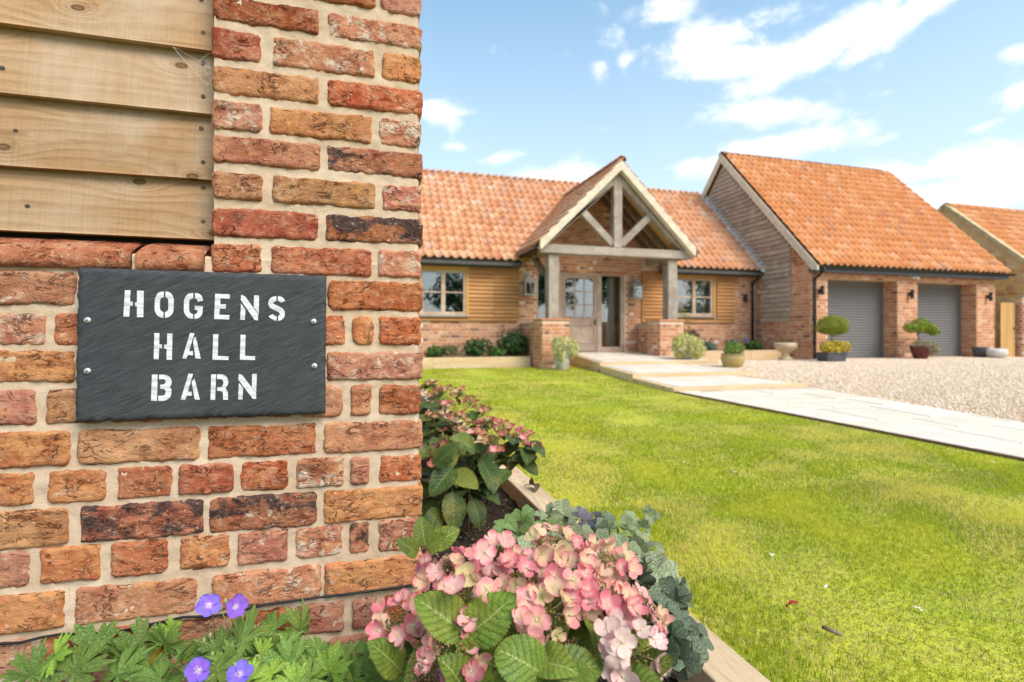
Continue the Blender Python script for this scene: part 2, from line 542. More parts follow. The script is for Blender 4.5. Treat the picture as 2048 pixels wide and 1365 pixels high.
def m_leaf(name, dark, light, vein, edge=None, nv=8, rough=0.45, trans=0.25, spots=0.0, yellow=0.0, edgew=0.5):
    """leaf seen through its UV map: u across (0..1, midrib at 0.5), v from stalk to tip"""
    m_, t, b = mat(name)
    uv = t.n('ShaderNodeUVMap').outputs[0]
    sp = t.n('ShaderNodeSeparateXYZ')
    t.set(sp, 0, uv)
    au = t.m('MULTIPLY', t.m('ABSOLUTE', t.m('SUBTRACT', sp.outputs[0], 0.5)), 2.0)
    vv = sp.outputs[1]
    o, r = objco(t, 11)
    ph = t.m('SUBTRACT', t.m('MULTIPLY', vv, nv), t.m('MULTIPLY', au, nv * 0.28))
    tri = t.m('ABSOLUTE', t.m('SUBTRACT', t.m('FRACT', ph), 0.5))      # 0.5 at a side vein
    sidev = t.sm(tri, 0.44, 0.495)
    midv = t.sm(au, 0.055, 0.02)
    netv = t.n('ShaderNodeTexVoronoi', {'Vector': o, 'Scale': 150.0}, feature='DISTANCE_TO_EDGE').outputs['Distance']
    net = t.sm(netv, 0.10, 0.02)
    blot = t.noise(o, 24, 7, 0.68)
    c = t.mix(t.sm(blot, 0.32, 0.68), dark, light)
    c = t.mix(t.sm(tri, 0.42, 0.05, 0, 0.3), c, tuple(x * 1.35 for x in light))
    c = t.mix(t.sm(tri, 0.34, 0.43, 0, 0.22), c, tuple(x * 0.7 for x in dark))
    if yellow:
        yf = t.m('MULTIPLY', t.sm(t.m('ADD', t.noise(o, 9, 3), t.m('MULTIPLY', r, 0.35)), 0.68, 0.88), yellow)
        c = t.mix(yf, c, (0.42, 0.36, 0.045))
    if edge:
        ef = t.m('MULTIPLY', t.sm(t.m('ADD', au, t.m('MULTIPLY', t.noise(o, 38, 4), 0.5)), 1.30 - edgew * 0.25, 1.42), t.sm(r, 0.1, 0.6, 0.25, 1.0))
        c = t.mix(ef, c, edge)
    c = t.mix(t.m('MULTIPLY', net, 0.14), c, vein)
    c = t.mix(t.m('MULTIPLY', t.m('MAXIMUM', t.m('MULTIPLY', sidev, 0.42), midv), 0.8), c, vein)
    if spots:
        sf = t.sm(t.noise(o, 62, 3, 0.5), 0.69, 0.74, 0, spots)
        c = t.mix(sf, c, (0.12, 0.035, 0.02))
    c = t.hsv(c, t.m('ADD', t.m('MULTIPLY', r, 0.03), 0.485), 1.0, t.m('ADD', t.m('MULTIPLY', t.m('FRACT', t.m('MULTIPLY', r, 7.3)), 0.5), 0.76))
    t.set(b, 'Base Color', c)
    b.inputs['Roughness'].default_value = rough
    b.inputs['Specular IOR Level'].default_value = 0.35
    hgt = t.m('SUBTRACT', t.m('MULTIPLY', blot, 0.8), t.m('ADD', t.m('MULTIPLY', sidev, 0.7), t.m('MULTIPLY', net, 0.35)))
    bump(t, b, hgt, 0.75, 0.004)
    add_trans(t, b, c, trans)
    return m_


def m_petal(name, mid, rim, heart, veinc, nv=14.0, trans=0.3, freck=None):
    """petal: u across 0..1, v from heart (0) to rim (1)"""
    m_, t, b = mat(name)
    uv = t.n('ShaderNodeUVMap').outputs[0]
    sp = t.n('ShaderNodeSeparateXYZ')
    t.set(sp, 0, uv)
    u, v = sp.outputs[0], sp.outputs[1]
    o, r = objco(t, 5)
    k = t.m('ADD', v, t.m('MULTIPLY', t.m('SUBTRACT', t.noise(o, 45, 4), 0.5), 0.7))
    k = t.m('ADD', k, t.m('MULTIPLY', t.m('SUBTRACT', r, 0.55), 0.75))
    c = t.mix(t.sm(k, 0.35, 0.85), mid, rim)
    c = t.mix(t.sm(v, 0.28, 0.02), c, heart)
    fan = t.m('ABSOLUTE', t.m('SUBTRACT', t.m('FRACT', t.m('MULTIPLY', t.m('ADD', u, t.m('MULTIPLY', t.m('SUBTRACT', t.noise(o, 60, 2), 0.5), 0.1)), nv)), 0.5))
    c = t.mix(t.m('MULTIPLY', t.sm(fan, 0.33, 0.48), 0.62), c, veinc)
    rimb = t.m('ADD', v, t.m('MULTIPLY', t.m('SUBTRACT', t.noise(o, 70, 3), 0.5), 0.35))
    c = t.mix(t.m('MULTIPLY', t.sm(rimb, 0.97, 1.08), t.sm(t.m('FRACT', t.m('MULTIPLY', r, 5.7)), 0.35, 0.7)), c, (0.33, 0.12, 0.06))
    c = t.mix(t.sm(t.noise(o, 95, 3), 0.66, 0.74, 0, 0.35), c, (0.45, 0.14, 0.10))
    if freck:
        c = t.mix(t.sm(t.noise(o, 120, 2), 0.68, 0.73, 0, 0.7), c, freck)
    c = t.hsv(c, 0.5, 1.0, t.m('ADD', t.m('MULTIPLY', t.m('FRACT', t.m('MULTIPLY', r, 9.1)), 0.3), 0.85))
    t.set(b, 'Base Color', c)
    b.inputs['Roughness'].default_value = 0.6
    b.inputs['Specular IOR Level'].default_value = 0.2
    bump(t, b, t.m('ADD', fan, t.noise(o, 90, 3)), 0.25, 0.002)
    add_trans(t, b, c, trans)
    return m_

# ---------------------------------------------------------------- ground, lawn, path, gravel
def m_ground(name, c0, c1, c2, scale, bmp):
    m_, t, b = mat(name)
    p = t.n('ShaderNodeNewGeometry').outputs['Position']
    a = t.noise(p, scale, 6, 0.62, 0.2)
    f_ = t.noise(p, scale * 14, 5, 0.7)
    c = t.mix(t.sm(a, 0.32, 0.68), c0, c1)
    c = t.mix(t.sm(f_, 0.45, 0.75, 0, 0.6), c, c2)
    t.set(b, 'Base Color', c)
    b.inputs['Roughness'].default_value = 0.95
    b.inputs['Specular IOR Level'].default_value = 0.1
    bump(t, b, t.m('ADD', a, f_), bmp, 0.03)
    return m_


M_turf = m_ground('turf', (0.38, 0.45, 0.035), (0.54, 0.54, 0.06), (0.48, 0.42, 0.13), 1.6, 0.4)
M_field = m_ground('field', (0.13, 0.17, 0.03), (0.18, 0.20, 0.05), (0.16, 0.15, 0.06), 0.4, 0.4)
M_soil = m_ground('soil', (0.060, 0.040, 0.026), (0.115, 0.080, 0.052), (0.155, 0.115, 0.08), 14, 1.0)
M_gravelbed = m_ground('gravel_bed', (0.70, 0.51, 0.32), (0.80, 0.62, 0.42), (0.58, 0.39, 0.22), 3.0, 1.0)


def gz(x, y):
    """gravel level: rises a little towards the garage"""
    q = min(1, max(0, (y - 3.5) / 7.0))
    return 0.0 + 0.14 * q * q * (3 - 2 * q)


def sheet(name, x0, x1, y0, y1, nx, ny, zf, m_, kind='structure'):
    b = MB()
    vs = [(x0 + (x1 - x0) * i / nx, y0 + (y1 - y0) * j / ny, 0) for j in range(ny + 1) for i in range(nx + 1)]
    vs = [(x, y, zf(x, y)) for x, y, _ in vs]
    b.add(vs, [(j * (nx + 1) + i, j * (nx + 1) + i + 1, (j + 1) * (nx + 1) + i + 1, (j + 1) * (nx + 1) + i) for j in range(ny) for i in range(nx)])
    return tag(b.build(name, m_, smooth=True), kind=kind)


g = MB(); g.box(-400, 400, -400, 400, -1.0, -0.06)
tag(g.build('ground', M_field), kind='structure')

PX = [(3.86, 0.3), (3.97, 2.25), (4.08, 6.2), (4.34, 7.85), (4.80, 10.0), (5.22, 12.2)]   # lawn edge beside path and steps


def edge_x(y):
    if y <= PX[0][1]: return PX[0][0] - (PX[0][1] - y) * 0.05
    for (xa, ya), (xb, yb) in zip(PX, PX[1:]):
        if y <= yb: return xa + (xb - xa) * (y - ya) / (yb - ya)
    return PX[-1][0]


lb = MB()
ys = [-3 + 0.25 * i for i in range(61)]
rows = []
for y in ys:
    xr = edge_x(y) - 0.012
    rows.append([(0.78 + (xr - 0.78) * i / 16, y, 0.012 * noise.noise(Vector((i * 0.4, y * 0.6, 2)))) for i in range(17)])
vs = [p for r_ in rows for p in r_]
lb.add(vs, [(j * 17 + i, j * 17 + i + 1, (j + 1) * 17 + i + 1, (j + 1) * 17 + i) for j in range(len(ys) - 1) for i in range(16)])
lawn = tag(lb.build('lawn', M_turf, smooth=True), kind='structure')
sheet('gravel_drive', 3.4, 19.6, -3, 14.2, 66, 70, lambda x, y: gz(x, y) - 0.02 if x > edge_x(y) + 0.3 else -0.05, M_gravelbed)

# grass blades, thinning with distance, as one mass
M_grass = m_tinted('grass_blades', [(0.0, (0.235, 0.32, 0.024)), (0.25, (0.42, 0.47, 0.036)), (0.55, (0.63, 0.59, 0.062)), (0.80, (0.73, 0.63, 0.12)), (0.93, (0.74, 0.62, 0.26)), (1.0, (0.60, 0.46, 0.22))],
                   rough=0.7, spec=0.1, amount=0.1, bmp=0, trans=0.42)


def grass(zones):
    rg = np.random.default_rng(3)
    Vs, Fs, Ts = [], [], []
    base = 0
    for (y0, y1, dens, ln, wd) in zones:
        area = 3.3 * (y1 - y0)
        n = int(area * dens)
        y = rg.uniform(y0, y1, n)
        xr = np.array([edge_x(q) for q in y]) - 0.02
        x = 0.785 + (xr - 0.785) * rg.uniform(0, 1, n)
        # keep to what the photograph shows: right of the line of sight past the wall, inside the frame
        x_lo = 0.11 * y; x_hi = 2.4 * y + 1.5
        k = (x > x_lo) & (x < x_hi)
        x, y = x[k], y[k]
        n = len(x)
        ph = np.array([noise.noise(Vector((a * 1.3, b * 1.3, 5.0))) * 0.6 + noise.noise(Vector((a * 4.1, b * 4.1, 9.0))) * 0.4 for a, b in zip(x, y)])
        h = ln * rg.uniform(0.5, 1.25, n) * (1 + 0.35 * ph)
        a = rg.uniform(0, 2 * PI, n)
        lean = rg.uniform(0.3, 1.75, n)
        ca, sa = np.cos(a), np.sin(a)
        w_ = wd * rg.uniform(0.7, 1.3, n) / 2
        ra = a + PI / 2 + rg.uniform(-0.6, 0.6, n)
        wx, wy = np.cos(ra) * w_, np.sin(ra) * w_
        z0 = np.full(n, -0.004)
        P0 = np.stack([x - wx, y - wy, z0], 1); P1 = np.stack([x + wx, y + wy, z0], 1)
        mx_, my_ = x + ca * h * lean * 0.25, y + sa * h * lean * 0.25
        P2 = np.stack([mx_ + wx * 0.8, my_ + wy * 0.8, h * 0.55], 1); P3 = np.stack([mx_ - wx * 0.8, my_ - wy * 0.8, h * 0.55], 1)
        tip = np.stack([x + ca * h * lean * 0.75, y + sa * h * lean * 0.75, h * np.maximum(0.22, 1 - 0.42 * lean)], 1)
        V = np.stack([P0, P1, P2, P3, tip], 1).reshape(-1, 3)
        i0 = base + 5 * np.arange(n)
        F = np.concatenate([np.stack([i0, i0 + 1, i0 + 2], 1), np.stack([i0, i0 + 2, i0 + 3], 1), np.stack([i0 + 3, i0 + 2, i0 + 4], 1)])
        bare = np.array([noise.noise(Vector((a * 2.3, b * 2.3, 21.0))) for a, b in zip(x, y)])
        tt = np.clip(0.42 + ph * 0.7 + rg.normal(0, 0.13, n) + np.where((bare > 0.14) & (y < 2.9), 0.8 * (bare - 0.08), 0), 0.0, 0.985)
        straw = rg.uniform(0, 1, n) < 0.05
        tt[straw] = 0.97
        Vs.append(V); Fs.append(F); Ts.append(np.tile(tt, 3)); base += len(V)
    o = np_mesh('grass', np.concatenate(Vs), np.concatenate(Fs), M_grass, None, np.concatenate(Ts), 'stuff')
    return o


# the grass object must not shift its tint by a random number, so its own material copy reads the attribute only
grass([(0.5, 2.2, 24000, 0.021, 0.0024), (2.2, 4.0, 11000, 0.020, 0.0036), (4.0, 7.0, 4500, 0.019, 0.0065), (7.0, 12.0, 1800, 0.018, 0.012)])

# gravel stones
M_stone_chip = m_tinted('gravel_chips', [(0.0, (0.52, 0.34, 0.20)), (0.3, (0.78, 0.59, 0.41)), (0.65, (0.88, 0.72, 0.54)), (1.0, (0.94, 0.84, 0.70))], rough=0.8, amount=0.15, bmp=0)
GR = [(6.36, 6.25), (5.63, 3.19), (4.9, 0.3)]


def stones(n, spots, size, m_, name, parent=None, jitter=0.35):
    rg = np.random.default_rng(5)
    P = np.array(spots)
    n = len(P)
    octa = np.array([(1, 0, 0), (0, 1, 0), (-1, 0, 0), (0, -1, 0), (0, 0, 1), (0, 0, -1)], float)
    of = np.array([(0, 1, 4), (1, 2, 4), (2, 3, 4), (3, 0, 4), (1, 0, 5), (2, 1, 5), (3, 2, 5), (0, 3, 5)])
    s_ = size * rg.uniform(0.55, 1.35, n)
    V = octa[None] * rg.uniform(0.6, 1.1, (n, 6, 1)) * s_[:, None, None] * np.array([1.0, 1.0, 0.62])
    a = rg.uniform(0, 2 * PI, n)
    X = V[:, :, 0] * np.cos(a)[:, None] - V[:, :, 1] * np.sin(a)[:, None]
    Y = V[:, :, 0] * np.sin(a)[:, None] + V[:, :, 1] * np.cos(a)[:, None]
    V = np.stack([X, Y, V[:, :, 2]], 2) + P[:, None, :]
    F = (of[None] + 6 * np.arange(n)[:, None, None]).reshape(-1, 3)
    return np_mesh(name, V.reshape(-1, 3), F, m_, parent, np.repeat(rg.uniform(0, 1, n), 8), 'stuff')


spots = []
while len(spots) < 64000:
    y = 2.6 + 8.4 * rnd.random() ** 0.8
    x = rnd.uniform(4.8, 18.2)
    xr = 6.4 if y > 6.25 else 5.63 + (y - 3.19) * 0.24
    if y > 6.25: xr = 6.4 if y < 7.9 else (6.85 if y < 10 else 7.8)
    if x < xr + 0.03 or x > 1.62 * y + 1.3 or (y > 10.93 and 11.25 < x): continue
    spots.append((x, y, gz(x, y) - 0.012))
stones(0, spots, 0.0135, M_stone_chip, 'gravel')

# path: riven sandstone slabs, thin edging, three low timber-fronted steps
M_slab = m_tinted('sandstone_slab', [(0.0, (0.67, 0.58, 0.455)), (0.5, (0.73, 0.66, 0.55)), (1.0, (0.70, 0.595, 0.45))], rough=0.85, amount=0.10, nscale=3.5, bmp=0.12,
                  moss=((0.62, 0.46, 0.30), 1.1, 0.60, 0.45))
M_sleeper = m_wood('new_sleeper', (0.62, 0.44, 0.25), (0.74, 0.57, 0.36), (0.42, 0.26, 0.12), 'x', saw=0.6)
M_edge = m_plain('rusty_edging', (0.20, 0.11, 0.06), 0.9)
path = link('path', None)
path['kind'] = 'structure'


def slab_poly(poly, z0, z1, parent=path, name='paving_slab'):
    b = MB()
    b.prism(poly, 'z', z0, z1)
    cx = sum(p[0] for p in poly) / len(poly); cy = sum(p[1] for p in poly) / len(poly)
    return b.build(name, M_slab, parent, (cx, cy, z1), bevel=0.006)


def lerp(a, b, q): return a + (b - a) * q


def path_r(y):
    return 5.63 + (y - 3.19) * 0.232 if y < 6.25 else 6.36


y = 0.2
k = 0
while y < 6.2:
    hgt = [0.62, 0.45, 0.75, 0.56][k % 4]
    y1 = min(6.2, y + hgt)
    cuts = [[0, 0.36, 0.72, 1], [0, 0.5, 1], [0, 0.28, 0.66, 1], [0, 0.42, 0.78, 1]][k % 4]
    for a, b_ in zip(cuts, cuts[1:]):
        gp = 0.011
        pts = []
        for (q, yy) in ((a, y + gp), (b_, y + gp), (b_, y1 - gp), (a, y1 - gp)):
            xx = lerp(edge_x(yy) + 0.03, path_r(yy), q)
            pts.append((xx + (gp if q == a else -gp), yy))
        slab_poly(pts, -0.04, 0.022 + rnd.uniform(-0.002, 0.002))
    y = y1; k += 1
b = MB()
for yy in [0.2 + 0.6 * i for i in range(10)]:
    b.bar((edge_x(yy) + 0.006, yy, 0.0), (edge_x(yy + 0.6) + 0.006, yy + 0.6, 0.0), 0.022, 0.05)
b.build('edging_strip', M_edge, path)
jb = MB(); jb.prism([(3.93, 0.2), (4.9, 0.2), (6.3, 6.2), (4.13, 6.2)], 'z', -0.045, 0.012)
jb.build('joint_bed', m_plain('joint_sand', (0.60, 0.48, 0.34), 0.95), path)

# steps: (front y, left x at front, right x, tread z at front, tread z at back, back y)
STEPS = [(6.22, 4.08, 6.34, 0.066, 0.070, 7.80), (7.80, 4.34, 6.80, 0.134, 0.140, 10.0), (10.0, 4.80, 7.70, 0.205, 0.30, 12.93)]
for i, (yf, xl, xr, zf, zb, yb) in enumerate(STEPS):
    xlb = [4.34, 4.80, 5.24][i]
    prev = [0.0, 0.02, 0.09][i]
    # front sleeper and left-hand sleeper
    b = MB(); b.prism([(xl, yf), (xr, yf), (xr, yf + 0.12), (xl + 0.0, yf + 0.12)], 'z', prev - 0.05, zf)
    b.build('timber_riser', M_sleeper, path, (xl, yf, zf), bevel=0.006)
    b = MB()
    b.add([(xl, yf + 0.123, -0.05), (xl + 0.12, yf + 0.123, -0.05), (xlb + 0.12, yb, -0.05), (xlb, yb, -0.05),
           (xl, yf + 0.123, zf), (xl + 0.12, yf + 0.123, zf), (xlb + 0.12, yb, zb), (xlb, yb, zb)],
          [(0, 3, 2, 1), (4, 5, 6, 7), (0, 1, 5, 4), (1, 2, 6, 5), (2, 3, 7, 6), (3, 0, 4, 7)])
    b.build('timber_side', M_sleeper, path, (xl, yf, zf), bevel=0.006)
    b = MB()
    b.box(xr - 0.12, xr, yf + 0.123, yb, -0.05, zf)
    b.build('timber_side', M_sleeper, path, (xr, yf, zf), bevel=0.006)
    ny = 2 if i < 2 else 4
    for j in range(ny):
        ya = lerp(yf + 0.125, yb, j / ny); yc = lerp(yf + 0.125, yb, (j + 1) / ny)
        nx = [4, 4, 5][i]
        off = 0.0 if j % 2 == 0 else 0.5 / nx
        qs = sorted(set([0.0] + [min(1, q / nx + off) for q in range(nx + 1)] + [1.0]))
        for a, b_ in zip(qs, qs[1:]):
            if b_ - a < 0.03: continue
            vs = []
            for (q, yy, e) in ((a, ya + 0.005, 1), (b_, ya + 0.005, -1), (b_, yc - 0.005, -1), (a, yc - 0.005, 1)):
                tq = (yy - yf) / (yb - yf)
                x = lerp(lerp(xl, xlb, tq) + 0.122, xr - 0.122, q) + 0.005 * e
                vs.append((x, yy, lerp(zf, zb, tq)))
            m = MB()
            m.add([(x, y_, z - 0.05) for x, y_, z in vs] + [(x, y_, z + 0.002) for x, y_, z in vs], [(0, 3, 2, 1), (4, 5, 6, 7), (0, 1, 5, 4), (1, 2, 6, 5), (2, 3, 7, 6), (3, 0, 4, 7)])
            m.build('paving_slab', M_slab, path, vs[0])
    m = MB(); m.add([(xl + 0.1, yf + 0.1, zf - 0.012), (xr - 0.1, yf + 0.1, zf - 0.012), (xr - 0.1, yb, zb - 0.012), (xlb + 0.1, yb, zb - 0.012)], [(0, 1, 2, 3)])
    m.build('joint_bed', bpy.data.materials['joint_sand'], path)

# ---------------------------------------------------------------- flower bed beside the wall
def soil_z(x, y):
    v = Vector((x * 6, y * 6, 0))
    return 0.045 + 0.022 * noise.fractal(v, 0.8, 2.0, 4) + (0.02 if x < 0.3 else 0.0)


sheet('flower_bed', -1.6, 0.70, -0.6, 11.9, 46, 220, soil_z, M_soil)
M_clod = m_tinted('soil_clods', [(0.0, (0.035, 0.022, 0.014)), (0.5, (0.09, 0.062, 0.04)), (0.9, (0.15, 0.11, 0.075)), (1.0, (0.42, 0.36, 0.28))], amount=0.25, bmp=0)
sp_ = []
for i in range(9000):
    x = rnd.uniform(0.12, 0.67); yy = 0.3 + 3.4 * rnd.random() ** 1.4
    sp_.append((x, yy, soil_z(x, yy) + 0.001))
for i in range(3500):
    x = rnd.uniform(-0.75, 0.13); yy = rnd.uniform(0.55, 1.17)
    sp_.append((x, yy, soil_z(x, yy) + 0.001))
stones(0, sp_, 0.0065, M_clod, 'soil_clods')

M_bedtimber = m_wood('bed_timber', (0.66, 0.47, 0.28), (0.78, 0.62, 0.42), (0.46, 0.30, 0.16), 'y', saw=0.4, knots=0.5)
for (ya, yb, xa, xb, lab) in ((0.25, 2.62, 0.668, 0.664, 'pale sawn timber sleeper edging the flower bed beside the pink hydrangea'),
                              (2.63, 5.1, 0.664, 0.655, 'pale timber sleeper edging the bed behind the dark leaved hydrangeas'),
                              (5.11, 8.6, 0.655, 0.65, 'far timber sleeper of the bed edging, mostly hidden by hydrangeas')):
    b = MB()
    nseg = 14
    vs = []
    for i in range(nseg + 1):
        yy = lerp(ya, yb, i / nseg); xx = lerp(xa, xb, i / nseg)
        wv = 0.0025 * noise.noise(Vector((0, yy * 3, 4)))
        for (dx_, dz_) in ((0, -0.04), (0.106, -0.04), (0.106, 0.121), (0, 0.121)):
            vs.append((xx + dx_ + wv, yy, dz_ + wv))
    fs = [(i * 4 + k, i * 4 + (k + 1) % 4, (i + 1) * 4 + (k + 1) % 4, (i + 1) * 4 + k) for i in range(nseg) for k in range(4)]
    fs += [(3, 2, 1, 0), tuple(nseg * 4 + k for k in range(4))]
    b.add(vs, fs)
    o = b.build('timber_edging', M_bedtimber, None, (xa, ya, 0), bevel=0.005)
    tag(o, lab, 'timber edging', 'timber sleepers edging the flower bed')

